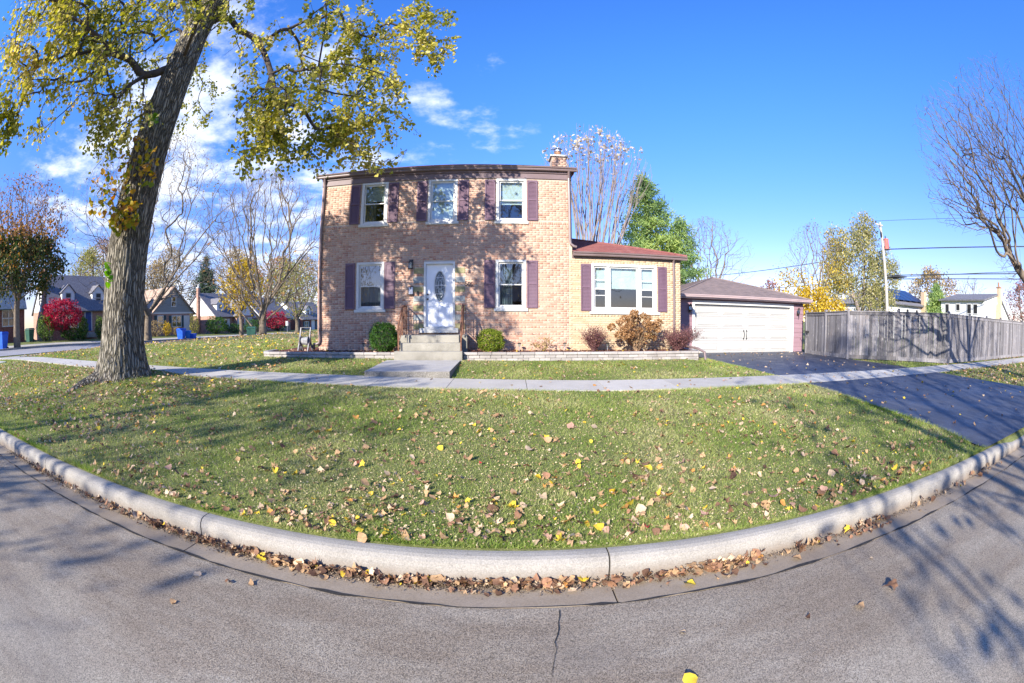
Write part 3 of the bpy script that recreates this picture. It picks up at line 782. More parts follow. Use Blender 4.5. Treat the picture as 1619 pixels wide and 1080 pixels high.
# front door
x0, x1, z0, z1 = DOOR
m = MB()
m.cbox(x0, x0 + .065, YF - .02, YF + .16, z0, z1, .006); m.cbox(x1 - .065, x1, YF - .02, YF + .16, z0, z1, .006); m.cbox(x0 + .065, x1 - .065, YF - .018, YF + .16, z1 - .075, z1, .006)
m.build('door_frame', M['white'], house)
m = MB(); yd = YF + .09
cx, cz, ra, rb = -1.635, 2.60, .165, .465
N = 40
el = [(cx + ra * math.cos(2 * math.pi * i / N), cz + rb * math.sin(2 * math.pi * i / N)) for i in range(N)]
bx0, bx1, bz0, bz1 = x0 + .067, x1 - .067, z0 + .02, z1 - .078
def onbox(i):
    a = 2 * math.pi * i / N; c_, s_ = math.cos(a), math.sin(a)
    hx = (bx1 - cx) if c_ > 0 else (cx - bx0); hz = (bz1 - cz) if s_ > 0 else (cz - bz0)
    k = min(hx / abs(c_) if abs(c_) > 1e-6 else 9e9, hz / abs(s_) if abs(s_) > 1e-6 else 9e9)
    return (cx + k * c_, cz + k * s_)
ob = [onbox(i) for i in range(N)]
vs = [(p[0], yd, p[1]) for p in el] + [(p[0], yd, p[1]) for p in ob]
m.add(vs, [(i, N + i, N + (i + 1) % N, (i + 1) % N) for i in range(N)])
for q in ((bx0, bz0), (bx1, bz0), (bx1, bz1), (bx0, bz1)):                      # corners
    i0 = min(range(N), key=lambda i: (ob[i][0] - q[0]) ** 2 + (ob[i][1] - q[1]) ** 2)
    for di in (-1, 1):
        j = (i0 + di) % N
        m.add([(q[0], yd, q[1]), (ob[i0][0], yd, ob[i0][1]), (ob[j][0], yd, ob[j][1])], [(0, 1, 2)])
m.box(bx0, bx1, yd + .002, yd + .006, bz0, cz - rb - .02); m.box(bx0, bx1, yd + .002, yd + .006, cz + rb + .02, bz1)
m.box(bx0, cx - ra - .02, yd + .002, yd + .006, cz - rb - .02, cz + rb + .02); m.box(cx + ra + .02, bx1, yd + .002, yd + .006, cz - rb - .02, cz + rb + .02)
for pz0, pz1 in ((1.45, 1.98),):
    for a, b in ((bx0 + .11, cx - .05), (cx + .05, bx1 - .11)): m.cbox(a, b, yd - .012, yd + .002, pz0, pz1, .01)
dr_ = m.build('front_door', M['door'], house)
m = MB(); pts = [(p[0], yd - .008, p[1]) for p in el] + [(el[0][0], yd - .008, el[0][1])]; m.tube([(cx + (p[0] - cx) * 1.06, p[1], cz + (p[2] - cz) * 1.02) for p in pts], .016, 6); m.build('glass_moulding', M['white'], dr_)
t_ = NT('leaded_glass'); p_ = t_.pos(); vv = t_.n('ShaderNodeTexVoronoi', {'Vector': p_, 'Scale': 16.0}).outputs['Color']
cc = t_.ramp(t_.n('ShaderNodeRGBToBW', {0: vv}).outputs[0], [(0.2, (0.02, 0.03, 0.035)), (0.6, (0.07, 0.10, 0.11)), (0.9, (0.28, 0.33, 0.35))])
M['leaded'] = t_.bsdf(cc, 0.08, 0.8, t_.bump(t_.noise(p_, 60, 2), 0.4, 0.01))
m = MB(); m.add([(cx, yd + .012, cz)] + [(p[0], yd + .012, p[1]) for p in el], [(0, 1 + i, 1 + (i + 1) % N) for i in range(N)]); m.build('oval_glass', M['leaded'], dr_)
m = MB()
for zz_ in (2.63, 2.88, 2.36): 
    hw = ra * math.sqrt(max(0, 1 - ((zz_ - cz) / rb) ** 2)); m.box(cx - hw, cx + hw, yd - .001, yd + .01, zz_ - .007, zz_ + .007)
for sx in (-1, 1): m.tube([(cx + sx * .13 * math.cos(a), yd + .003, cz + .36 * math.sin(a)) for a in np.linspace(-1.3, 1.3, 12)], .005, 4); m.tube([(cx + sx * .055 * math.cos(a), yd + .003, cz + .2 * math.sin(a)) for a in np.linspace(-1.57, 1.57, 10)], .005, 4)
m.build('lead_came', M['steel'], dr_)
for zz_ in (2.35, 2.20):
    m = MB(); m.lathe([(.012, 0), (.028, .004), (.03, .03), (.02, .05), (.006, .055)], (0, 0, 0), 12, lambda a, b, c: (-2.015 + a, yd - c, zz_ + b)); m.build('knob' if zz_ < 2.3 else 'deadbolt', M['bronze'], dr_, smooth=True)
m = MB(); m.cbox(-2.26, -1.05, YF - .10, YF + .12, 1.16, 1.30, .01); m.box(bx0 - .03, bx1 + .03, YF - .03, YF + .1, 1.301, 1.345); m.build('door_sill', M['limestone'], house)
# lantern, letter box, bell, house number
m = MB(); lx, lz = -2.53, 3.28
m.box(lx - .06, lx + .06, YF - .03, YF - .008, lz - .02, lz + .16); m.tube([(lx, YF - .03, lz + .1), (lx, YF - .12, lz + .13), (lx, YF - .13, lz + .09)], .012, 6)
m.lathe([(.02, .11), (.06, .09), (.085, .06), (.085, .05)], (lx, YF - .13, lz), 8); m.lathe([(.075, -.15), (.08, -.14), (.08, -.12), (.05, -.115)], (lx, YF - .13, lz), 8)
for k in range(4):
    a = math.pi / 4 + k * math.pi / 2; m.tube([(lx + .075 * math.cos(a), YF - .13 + .075 * math.sin(a), lz - .12), (lx + .08 * math.cos(a), YF - .13 + .08 * math.sin(a), lz + .05)], .008, 4)
ln = m.build('porch_lantern', M['black'], house)
m = MB(); m.lathe([(.055, -.115), (.06, .05)], (lx, YF - .13, lz), 12); m.build('lantern_glass', M['glass'], ln)
m = MB(); m.lathe([(.018, -.115), (.018, -.02), (.004, -.01)], (lx, YF - .13, lz), 8); m.build('bulb', M['white'], ln)
m = MB(); m.cbox(-2.60, -2.46, YF - .09, YF - .008, 2.35, 2.58, .012); lb = m.build('letter_box', M['steel'], house)
m = MB(); m.cbox(-2.605, -2.455, YF - .10, YF - .008, 2.582, 2.60, .004); m.build('box_lid', M['black'], lb)
m = MB(); m.cbox(-2.605, -2.455, YF - .10, YF - .02, 2.335, 2.349, .003); m.build('box_base', M['black'], lb)
m = MB(); m.box(-2.545, -2.52, YF - .094, YF - .089, 2.50, 2.57); m.build('box_latch', M['black'], lb)
m = MB(); m.cbox(-2.335, -2.285, YF - .045, YF - .018, 2.32, 2.45, .01); m.build('doorbell', M['black'], house)
def digit(parent, segs, x, z, h, mat):
    m = MB()
    for pl in segs: m.tube([(x + a * h, YF - .018, z + b * h) for a, b in pl], .0085, 5)
    m.build('house_number', mat, parent)
five = [[(.5, 1), (.05, 1), (.0, .55), (.28, .62), (.5, .45), (.52, .22), (.35, .02), (.12, 0), (0, .1)]]
zero = [[(.27 + .27 * math.cos(a), .5 + .5 * math.sin(a)) for a in np.linspace(0, 2 * math.pi, 14)]]
for n, dg in enumerate((five, zero, five)): digit(house, dg, -.845 + n * .088, 2.60 - n * .008, .125, M['black'])
# frieze, gutter, downspouts
m = MB(); m.cbox(HX0 - .01, HX1 + .01, YF - .035, YF - .001, 6.05, 6.235, .006); m.cbox(HX0 - .02, HX1 + .02, YF - .07, YF - .002, 6.237, 6.33, .008)
m.cbox(HX1 - .002, HX1 + .03, YF + .002, HY1, 6.05, 6.33, .006); m.cbox(HX0 - .03, HX0 + .002, YF + .002, HY1, 6.05, 6.33, .006)
m.build('frieze', M['trim'], house)
gp = [(YF - .075, 6.315), (YF - .16, 6.315), (YF - .175, 6.345), (YF - .175, 6.375), (YF - .21, 6.40), (YF - .22, 6.44), (YF - .205, 6.44), (YF - .19, 6.41), (YF - .16, 6.35), (YF - .085, 6.35), (YF - .075, 6.44)]
m = MB(); m.prism(gp, 'x', HX0 - .20, HX1 + .17); m.box(HX0 - .21, HX0 - .2, YF - .22, YF - .07, 6.315, 6.44); m.box(HX1 + .17, HX1 + .18, YF - .22, YF - .07, 6.315, 6.44)
m.build('gutter', M['gutter'], house)
for xx in np.arange(HX0 + .8, HX1, 1.4): m = MB(); m.box(xx, xx + .02, YF - .21, YF - .07, 6.41, 6.42); m.build('gutter_strap', M['gutter'], house)
def spout(pts, name='downspout', w_=.04):
    m = MB(); m.tube(pts, w_, 8); return m.build(name, M['gutter'], house)
spout([(2.40, YF - .14, 6.32), (2.40, YF - .10, 6.22), (2.40, YF - .06, 6.1), (2.40, YF - .055, 4.05), (2.42, YF - .06, 3.93), (2.52, YF - .08, 3.85), (2.60, YF - .08, 3.83)])
spout([(-5.62, YF - .14, 6.32), (-5.62, YF - .10, 6.22), (-5.62, YF - .06, 6.1), (-5.62, YF - .055, .95), (-5.65, YF - .06, .86), (-5.74, YF - .08, .82), (-5.84, YF - .1, .82)])
sp3 = spout([(5.89, YF - .14, 3.58), (5.89, YF - .06, 3.46), (5.89, YF - .055, .92), (5.91, YF - .08, .84), (6.0, YF - .35, .78), (6.28, YF - 1.12, .72), (6.40, YF - 1.36, .62), (6.42, YF - 1.40, .40)])
m = MB(); m.cbox(2.46, WX1 + .02, YF - .03, YF - .008, 3.49, 3.60, .005); m.cbox(WX1 - .001, WX1 + .03, YF, HY1 - .2, 3.49, 3.60, .005); m.build('wing_fascia', M['trim'], house)
m = MB(); m.prism([(a, b - 2.765) for a, b in gp], 'x', 2.475, WX1 + .18); m.box(WX1 + .18, WX1 + .19, YF - .22, YF - .07, 3.55, 3.675); m.build('wing_gutter', M['gutter'], house)
# roofs in shingle courses
def roof_face(m, A, B, C, D, n, lift=.014):
    A, B, C, D = map(Vector, (A, B, C, D))
    nrm = (B - A).cross(D - A).normalized()
    if nrm.z < 0: nrm = -nrm
    for i in range(n):
        a, b = i / n, (i + 1) / n
        p, q, r_, s_ = A + (D - A) * a, B + (C - B) * a, B + (C - B) * b, A + (D - A) * b
        m.quad(p + nrm * lift, q + nrm * lift, r_ + nrm * .001, s_ + nrm * .001)
        m.quad(p, q, q + nrm * lift, p + nrm * lift)
def hip(m, x0, x1, y0, y1, z, tan, n):
    d = min(x1 - x0, y1 - y0) / 2; h = d * tan
    if x1 - x0 >= y1 - y0: r0, r1 = (x0 + d, (y0 + y1) / 2, z + h), (x1 - d, (y0 + y1) / 2, z + h); P = [(r0, r1), (r1, r1), (r1, r0), (r0, r0)]
    else: r0, r1 = ((x0 + x1) / 2, y0 + d, z + h), ((x0 + x1) / 2, y1 - d, z + h); P = [(r0, r0), (r0, r1), (r1, r1), (r1, r0)]
    c = [(x0, y0, z), (x1, y0, z), (x1, y1, z), (x0, y1, z)]
    for i in range(4): roof_face(m, c[i], c[(i + 1) % 4], P[i][1], P[i][0], n)
    return r0, r1
m = MB(); hip(m, HX0 - .19, HX1 + .19, YF - .19, HY1 + .19, 6.43, .375, 26); m.build('roof', M['roof_dark'], house)
m = MB()
zr = 3.665; ex = WX1 + .19; tn = .292; rz = zr + (ex - HX1) * tn; ry = YF - .19 + (ex - HX1)
roof_face(m, (HX1, YF - .19, zr), (ex, YF - .19, zr), (HX1 + .01, ry, rz), (HX1, ry, rz), 24)
roof_face(m, (ex, YF - .19, zr), (ex, HY1, zr), (HX1 + .01, HY1 - (ex - HX1), rz), (HX1 + .01, ry, rz), 24)
roof_face(m, (ex, HY1, zr), (HX1, HY1, zr), (HX1, HY1 - (ex - HX1), rz), (HX1 + .01, HY1 - (ex - HX1), rz), 12)
m.build('wing_roof', M['roof_red'], house)
m = MB(); m.tube([(HX1 + .01, ry, rz + .02), (ex, YF - .19, zr + .03)], .035, 5); m.build('hip_cap', M['roof_red'], house)
# chimney
m = MB(); m.box(2.17, 2.72, 15.6, 16.2, 5.8, 7.68); ch = m.build('chimney', M['mortar'], house)
V = []; F = []
z = 6.3
while z < 7.62:
    r = int(round((z - 6.3) / CH)); x = 2.17 - (.107 if r % 2 else 0)
    while x < 2.72:
        a, b = max(x, 2.17), min(x + .2032, 2.72)
        if b - a > .03:
            n = len(V); V += [(a, 15.594, z), (b, 15.594, z), (b, 15.594, z + BH), (a, 15.594, z + BH), (a, 15.61, z), (b, 15.61, z), (b, 15.61, z + BH), (a, 15.61, z + BH)]
            F += [(n, n + 1, n + 2, n + 3), (n, n + 4, n + 5, n + 1), (n + 1, n + 5, n + 6, n + 2), (n + 2, n + 6, n + 7, n + 3), (n + 3, n + 7, n + 4, n)]
        x += .2137
    z += CH
np_obj('chimney_bricks', V, np.array(F), M['brick'], ch, 'stuff')
m = MB(); m.cbox(2.11, 2.78, 15.53, 16.27, 7.68, 7.75, .01); m.build('chimney_cap', M['limestone'], ch)
M['clay'] = nmat('clay_pot', [(0.3, (0.30, 0.16, 0.09)), (0.7, (0.4, 0.23, 0.14))], 8, 4, 0.8, 0.2)
m = MB(); m.lathe([(.13, .0), (.13, .24), (.12, .24)], (2.44, 15.9, 7.75), 16); m.build('flue', M['clay'], ch, smooth=False)
m = MB(); m.lathe([(.15, .24), (.15, .30), (.10, .31), (.10, .34), (.17, .35), (.17, .38), (.05, .43)], (2.44, 15.9, 7.75), 16); m.build('flue_cap', M['steel'], ch)

M['aggregate'] = nmat('exposed_aggregate', [(0.3, (0.13, 0.12, 0.10)), (0.5, (0.22, 0.205, 0.175)), (0.7, (0.33, 0.31, 0.27))], 45, 5, 0.95, 0.1, bump=0.6, bscale=70)
# front steps, railings, walkway pad, planting bed wall
steps = thing('front_steps', (-1.75, 12.6, .47), 'concrete front steps with mossy stains and painted-in shade leading up to the white door', 'steps')
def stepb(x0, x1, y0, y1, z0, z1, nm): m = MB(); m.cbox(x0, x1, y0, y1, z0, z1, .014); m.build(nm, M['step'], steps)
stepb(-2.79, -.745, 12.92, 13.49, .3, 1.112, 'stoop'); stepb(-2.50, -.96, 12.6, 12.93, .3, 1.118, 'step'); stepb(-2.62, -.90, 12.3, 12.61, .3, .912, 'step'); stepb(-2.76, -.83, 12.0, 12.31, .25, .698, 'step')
def railing(xs, lab):
    r = thing('stair_railing', (xs, 12.5, .7), lab, 'railing', 'iron railings beside the front steps')
    m = MB(); m.tube([(xs, 13.40, 1.98), (xs, 13.0, 2.0), (xs, 12.75, 1.95), (xs, 12.45, 1.62), (xs, 12.18, 1.42), (xs, 12.12, 1.30)], .026, 6); m.build('handrail', M['rust'], r)
    m = MB(); m.tube([(xs, 13.40, 1.30), (xs, 12.9, 1.30), (xs, 12.18, .92)], .012, 6); m.build('lower_rail', M['rust'], r)
    for yy, za, zb in ((13.40, 1.11, 1.99), (12.80, 1.11, 1.96), (12.18, .69, 1.43)):
        m = MB(); m.box(xs - .015, xs + .015, yy - .015, yy + .015, za, zb); m.build('post', M['rust'], r)
    for yy in np.arange(12.3, 13.38, .14):
        zl = np.interp(yy, [12.18, 12.9, 13.4], [.92, 1.30, 1.30]); zh = np.interp(yy, [12.18, 12.45, 12.75, 13.0, 13.4], [1.42, 1.62, 1.95, 2.0, 1.98])
        m = MB(); n = 6; m.tube([(xs + .006 * math.cos(k * 2.1), yy + .006 * math.sin(k * 2.1), zl + (zh - zl) * k / n) for k in range(n + 1)], .012, 4); m.build('baluster', M['rust'], r)
    m = MB()
    for k in range(14):
        a = k * .55; m.tube([(xs + .012, 12.95 + .08 * math.cos(a) * (1 - k / 16), 1.65 + .08 * math.sin(a) * (1 - k / 16)), (xs + .012, 12.95 + .08 * math.cos(a + .55) * (1 - (k + 1) / 16), 1.65 + .08 * math.sin(a + .55) * (1 - (k + 1) / 16))], .007, 4, False)
    m.build('scroll', M['rust'], r)
railing(-2.66, 'rusty iron railing on the shrub side of the front steps, nearest the big boxwood')
railing(-.88, 'rusty iron railing beside the front steps under the house number')
pd = MB()
pc = [(-2.83, 9.32), (-.93, 9.36), (-.88, 11.95), (-2.95, 11.95)]
top = [(x, y, .478 - (y - 9.3) * .004) for x, y in pc]
pv = top + [(x, y, .1) for x, y, z in top]
pd.add(pv, [(0, 1, 2, 3), (7, 6, 5, 4)]); pd.cm = 1; pd.add(pv, [(i, 4 + i, 4 + (i + 1) % 4, (i + 1) % 4) for i in range(4)])
pd.build('entrance_path', [M['pad'], M['aggregate']], None, kind='structure')
# bed
bed = MB()
def bedpoly(x0, x1): bed.prism([(x0, 12.34), (x1, 12.34), (x1, YF - .001), (x0, YF - .001)], 'z', .2, .60)
bedpoly(-6.9, -2.8); bedpoly(-.74, 6.3)
bed.prism([(-7.3, 12.5), (-6.9, 12.34), (-6.9, 15.2), (-7.2, 15.0)], 'z', .2, .598); bed.prism([(-6.9, YF - .001), (HX0, YF - .001), (HX0, 15.2), (-6.9, 15.2)], 'z', .2, .599)
bed.build('planting_bed', M['mulch'], None, kind='structure')
V = []; F = []
for _ in range(2600):
    while True:
        x = rng.uniform(-7.1, 6.3); y = rng.uniform(12.4, 13.46)
        if not -2.8 < x < -.74: break
    a, b_ = rng.uniform(0, 6.28), rng.uniform(-.4, .4); l, q = rng.uniform(.02, .055), rng.uniform(.008, .018); n = len(V)
    dx, dy = math.cos(a) * l, math.sin(a) * l; ex_, ey_ = -math.sin(a) * q, math.cos(a) * q; z = .605 + rng.uniform(0, .03)
    V += [(x - dx - ex_, y - dy - ey_, z - b_ * l), (x + dx - ex_, y + dy - ey_, z + b_ * l), (x + dx + ex_, y + dy + ey_, z + b_ * l + .006), (x - dx + ex_, y - dy + ey_, z - b_ * l + .006)]; F.append((n, n + 1, n + 2, n + 3))
np_obj('mulch_chips', V, np.array(F), M['chip'], None, 'stuff')
def wall_run(lab, pts, loc):
    wl = thing('garden_wall', loc, lab, 'garden wall', 'low block walls round the planting beds')
    for row in range(4):
        z1 = .655 - row * .083; z0 = z1 - (.072 if row == 0 else .080)
        L = .305 if row else .40
        for (ax, ay), (bx, by) in zip(pts[:-1], pts[1:]):
            d = Vector((bx - ax, by - ay)); D = d.length; d /= D; nx, ny = d.y, -d.x
            u = -(L * .5 if row % 2 else 0)
            while u < D - .03:
                a_, b_ = max(u, 0), min(u + L, D)
                if b_ - a_ > .05:
                    o_ = (.018 if row == 0 else 0) + random.uniform(0, .012); th = .17
                    def T(p, q, z, o_=o_): return (ax + d.x * p + nx * (o_ - q), ay + d.y * p + ny * (o_ - q), z)
                    m = MB(); m.cbox(a_ + .003, b_ - .003, 0, th, z0, z1 + (random.uniform(-.003, .003)), .010, T); m.build('wall_block', M['block'], wl)
                u += L
    return wl
wall_run('low grey block wall edging the bed to the shrub side of the steps', [(-7.32, 13.4), (-7.38, 12.7), (-7.2, 12.36), (-6.9, 12.22), (-2.77, 12.22)], (-5, 12.25, .4))
wall_run('long low block wall edging the bed below the picture window', [(-.82, 12.22), (6.22, 12.22), (6.34, 12.5), (6.36, 13.4)], (2.5, 12.25, .4))
# ---------------------------------------------------------------- garage
GY = 16.4
ga = thing('garage', (10.85, GY, .21), 'detached mauve-sided garage with a wide white door and hipped grey roof', 'garage')
gx0, gx1, gd0, gd1, gz = 7.45, 14.24, 8.13, 13.42, .2
m = MB()
m.box(gx0, gd0, GY + .001, GY + .12, gz, 2.46); m.box(gd1, gx1, GY + .001, GY + .12, gz, 2.46); m.box(gd0, gd1, GY + .001, GY + .12, 2.24, 2.46)
m.box(gx0, gx0 + .12, GY + .12, GY + 7.3, gz, 2.46); m.box(gx1 - .12, gx1, GY + .12, GY + 7.3, gz, 2.46); m.box(gx0 + .12, gx1 - .12, GY + 7.18, GY + 7.3, gz, 2.46)
m.build('wall', M['siding'], ga)
def clap(x0, x1, z0, z1, y):
    m = MB(); m.prism([(y, z0), (y - .026, z0), (y - .026, z0 + .01), (y - .010, z1 + .012), (y, z1 + .012)], 'x', x0, x1); return m
for x0, x1 in ((gx0 + .001, 8.015), (13.605, gx1 + .01)):
    z = .24
    while z < 2.4: clap(x0, x1, z, min(z + .212, 2.44), GY).build('siding_board', M['siding'], ga); z += .2145
z = .24
while z < 2.4:
    m = MB(); m.prism([(gx1, z), (gx1 + .026, z), (gx1 + .010, z + .222), (gx1, z + .222)], 'y', GY, GY + 7.3); m.build('siding_board', M['siding'], ga); z += .2145
m = MB(); m.cbox(8.015, 8.135, GY - .035, GY + .02, .2, 2.385, .006); m.cbox(13.415, 13.60, GY - .035, GY + .02, .2, 2.385, .006); m.cbox(8.135, 13.415, GY - .034, GY + .02, 2.235, 2.385, .006)
m.box(8.10, 8.14, GY + .02, GY + .16, .2, 2.25); m.box(13.41, 13.45, GY + .02, GY + .16, .2, 2.25); m.box(8.14, 13.41, GY + .02, GY + .16, 2.235, 2.26)
m.build('door_trim', M['white'], ga)
yd = GY + .11
for k in range(4):
    z0 = .215 + k * .51; z1 = z0 + .505
    m = MB(); m.cbox(8.145, 13.405, yd, yd + .045, z0, z1, .006); sec = m.build('garage_door_section', M['garage_door'], ga)
    for q in range(4):
        xa = 8.145 + .09 + q * 1.315; xb = xa + 1.125
        m = MB(); a, b = z0 + .085, z1 - .085
        fr = [((xa, a), (xb, a)), ((xb, a), (xb, b)), ((xb, b), (xa, b)), ((xa, b), (xa, a))]
        # raised field with a moulded groove round it
        o_ = [(xa, yd - .001, a), (xb, yd - .001, a), (xb, yd - .001, b), (xa, yd - .001, b)]
        i1 = [(xa + .015, yd - .016, a + .018), (xb - .015, yd - .016, a + .018), (xb - .015, yd - .016, b - .018), (xa + .015, yd - .016, b - .018)]
        i2 = [(xa + .045, yd - .002, a + .045), (xb - .045, yd - .002, a + .045), (xb - .045, yd - .002, b - .045), (xa + .045, yd - .002, b - .045)]
        i3 = [(xa + .08, yd - .022, a + .08), (xb - .08, yd - .022, a + .08), (xb - .08, yd - .022, b - .08), (xa + .08, yd - .022, b - .08)]
        vs = o_ + i1 + i2 + i3
        m.add(vs, [(r * 4 + j, r * 4 + (j + 1) % 4, r * 4 + 4 + (j + 1) % 4, r * 4 + 4 + j) for r in range(3) for j in range(4)] + [(12, 13, 14, 15)])
        m.build('panel', M['garage_door'], sec)
for xx, sg in ((10.70, 1), (10.86, -1)):
    m = MB(); m.tube([(xx, yd - .01, .80), (xx, yd - .04, .82), (xx + sg * .028, yd - .05, .98), (xx, yd - .04, 1.14), (xx, yd - .01, 1.16)], .014, 6); m.cbox(xx - .028, xx + .028, yd - .012, yd, .775, .845, .004); m.cbox(xx - .028, xx + .028, yd - .012, yd, 1.11, 1.18, .004); m.build('door_handle', M['black'], ga)
for lx in (7.88, 13.85):
    m = MB(); lz = 2.06
    m.box(lx - .045, lx + .045, GY - .05, GY - .02, lz - .18, lz + .02); m.tube([(lx, GY - .05, lz - .12), (lx, GY - .13, lz - .16), (lx, GY - .15, lz - .05)], .012, 6)
    m.lathe([(.075, .09), (.085, .08), (.05, .14), (.012, .19)], (lx, GY - .15, lz), 8); m.lathe([(.03, -.12), (.055, -.085), (.055, -.075)], (lx, GY - .15, lz), 8); m.tube([(lx, GY - .15, lz - .12), (lx, GY - .15, lz - .26), (lx, GY - .13, lz - .3)], .012, 5)
    wl_ = m.build('wall_lantern', M['bronze'], ga)
    m = MB(); m.lathe([(.052, -.075), (.072, .08)], (lx, GY - .15, lz), 8); m.build('lantern_glass', M['glass'], wl_)
ex0, ex1, ey0, ey1, ez = gx0 - .28, gx1 + .28, GY - .30, GY + 7.6, 2.60
m = MB(); m.box(ex0 + .02, ex1 - .02, ey0 + .02, ey1 - .02, 2.462, 2.49); m.build('soffit', M['soffit'], ga)
m = MB(); m.box(ex0, ex1, ey0, ey0 + .02, 2.45, 2.60); m.box(ex0, ex0 + .02, ey0 + .02, ey1, 2.45, 2.60); m.box(ex1 - .02, ex1, ey0 + .02, ey1, 2.45, 2.60); m.build('fascia', M['pink_gutter'], ga)
gp2 = [(ey0 - .001, 2.50), (ey0 - .08, 2.50), (ey0 - .095, 2.53), (ey0 - .095, 2.55), (ey0 - .12, 2.575), (ey0 - .125, 2.61), (ey0 - .11, 2.61), (ey0 - .09, 2.55), (ey0 - .02, 2.53), (ey0 - .001, 2.60)]
m = MB(); m.prism(gp2, 'x', ex0, ex1 + .05); m.build('gutter', M['pink_gutter'], ga)
m = MB(); hip(m, ex0, ex1 + .02, ey0 - .02, ey1, 2.60, .295, 22); m.build('roof', M['roof_grey'], ga)
m = MB(); dd = (ex1 + .02 - ex0) / 2
for c in ((ex0, ey0 - .02), (ex1 + .02, ey0 - .02)): m.tube([(c[0], c[1], 2.63), ((ex0 + ex1 + .02) / 2, ey0 - .02 + dd, 2.62 + dd * .295)], .035, 5)
m.build('hip_cap', M['roof_grey'], ga)

# ---------------------------------------------------------------- fence
fe = thing('wooden_fence', (15, 10.75, .26), 'tall weathered grey board fence that turns at the driveway and follows the pavement', 'fence')
gt = thing('fence_gate', (13.6, 14.6, .22), 'weathered board gate with a black latch between the garage and the fence', 'gate')
BW = .142
bmesh_cache = {}
def board_mesh(h, w_):
    key = (round(h, 2), round(w_, 3))
    if key not in bmesh_cache:
        q = MB(); q.cbox(-w_ / 2, w_ / 2, -.011, .011, 0, h, .003); me = bpy.data.meshes.new('fence_board'); me.from_pydata(q.v, [], q.f); me.materials.append(M['fence']); bmesh_cache[key] = me
    return bmesh_cache[key]
def fpost(par, x, y, z0, z1, ang):
    q = MB(); ca, sa = math.cos(ang), math.sin(ang)
    def T(a, b, c): return (x + a * ca - b * sa, y + a * sa + b * ca, c)
    q.cbox(-.05, .05, -.05, .05, z0, z1, .006, T); q.add([T(-.065, -.065, z1), T(.065, -.065, z1), T(.065, .065, z1), T(-.065, .065, z1), T(-.065, -.065, z1 + .02), T(.065, -.065, z1 + .02), T(.065, .065, z1 + .02), T(-.065, .065, z1 + .02), T(0, 0, z1 + .05)], [(3, 2, 1, 0), (0, 1, 5, 4), (1, 2, 6, 5), (2, 3, 7, 6), (3, 0, 4, 7), (4, 5, 8), (5, 6, 8), (6, 7, 8), (7, 4, 8)])
    q.build('post', M['fence'], par)
def fpanel(par, a, b, za, zb, ta, tb, kick=True):
    (ax, ay), (bx, by) = a, b
    d = Vector((bx - ax, by - ay)); D = d.length; d /= D; ang = math.atan2(d.y, d.x); nx, ny = d.y, -d.x
    def bar(nm, u0, u1, f0, f1, n0, n1):
        q = MB(); V = []
        for u in (u0, u1):
            f = u / D; zg = za + (zb - za) * f; zt = ta + (tb - ta) * f
            for nn in (n0, n1):
                for hh in (f0, f1):
                    z = (zg + hh) if hh < 1 else (zt - (hh - 10)); V.append((ax + d.x * u + nx * nn, ay + d.y * u + ny * nn, z))
        q.add(V, [(0, 1, 3, 2), (4, 6, 7, 5), (0, 4, 5, 1), (2, 3, 7, 6), (0, 2, 6, 4), (1, 5, 7, 3)]); q.build(nm, M['fence'], par)
    n = max(3, int(round((D - .1) / BW))); pitch = (D - .10) / n
    for i in range(n):
        u = .05 + (i + .5) * pitch; f = u / D; zg = za + (zb - za) * f; zt = ta + (tb - ta) * f
        h = zt - zg - .10
        o = link('board', board_mesh(round(h / .03) * .03, pitch - .009), par, (ax + d.x * u + nx * random.uniform(-.004, .004), ay + d.y * u + ny * random.uniform(-.004, .004), zg + .06))
        o.rotation_euler = (0, random.uniform(-.004, .004), ang)
    bar('kick_board', .05, D - .05, .03, .175, .012, .034)
    bar('top_rail', .05, D - .05, 10.16, 10.045, .012, .034)
    bar('cap_rail', .03, D - .03, 10.045, 10.01, -.055, .062)
    bar('back_rail', .05, D - .05, .35, .44, -.05, -.012)
FP = [((13.76, 15.55), .20, 2.04), ((13.42, 13.80), .225, 2.06), ((13.36, 12.32), .25, 2.11), ((15.02, 10.76), .26, 2.14), ((16.66, 8.92), .265, 2.165)]
xx, yy = 16.66, 8.92
for k in range(9): xx += 2.28; yy -= .078; FP.append(((xx, yy), .265, 2.155 + .004 * k))
for i in range(len(FP) - 1):
    (a, za, ta), (b, zb, tb) = FP[i], FP[i + 1]
    par = gt if i == 0 else fe
    fpanel(par, a, b, za, zb, ta, tb)
    ang = math.atan2(b[1] - a[1], b[0] - a[0])
    fpost(gt if i == 0 else fe, a[0], a[1], za - .05, ta + .03, ang)
fpost(fe, FP[-1][0][0], FP[-1][0][1], .2, 2.2, 0)
fpost(fe, 14.33, 16.22, .15, 2.06, 0)
m = MB(); m.cbox(13.62, 13.70, 15.30, 15.42, 1.14, 1.22, .006); m.tube([(13.63, 15.34, 1.18), (13.57, 15.30, 1.16), (13.57, 15.26, 1.04)], .014, 6); m.tube([(13.66, 15.46, 1.2), (13.70, 15.75, 1.2)], .016, 6); m.build('latch', M['black'], gt)

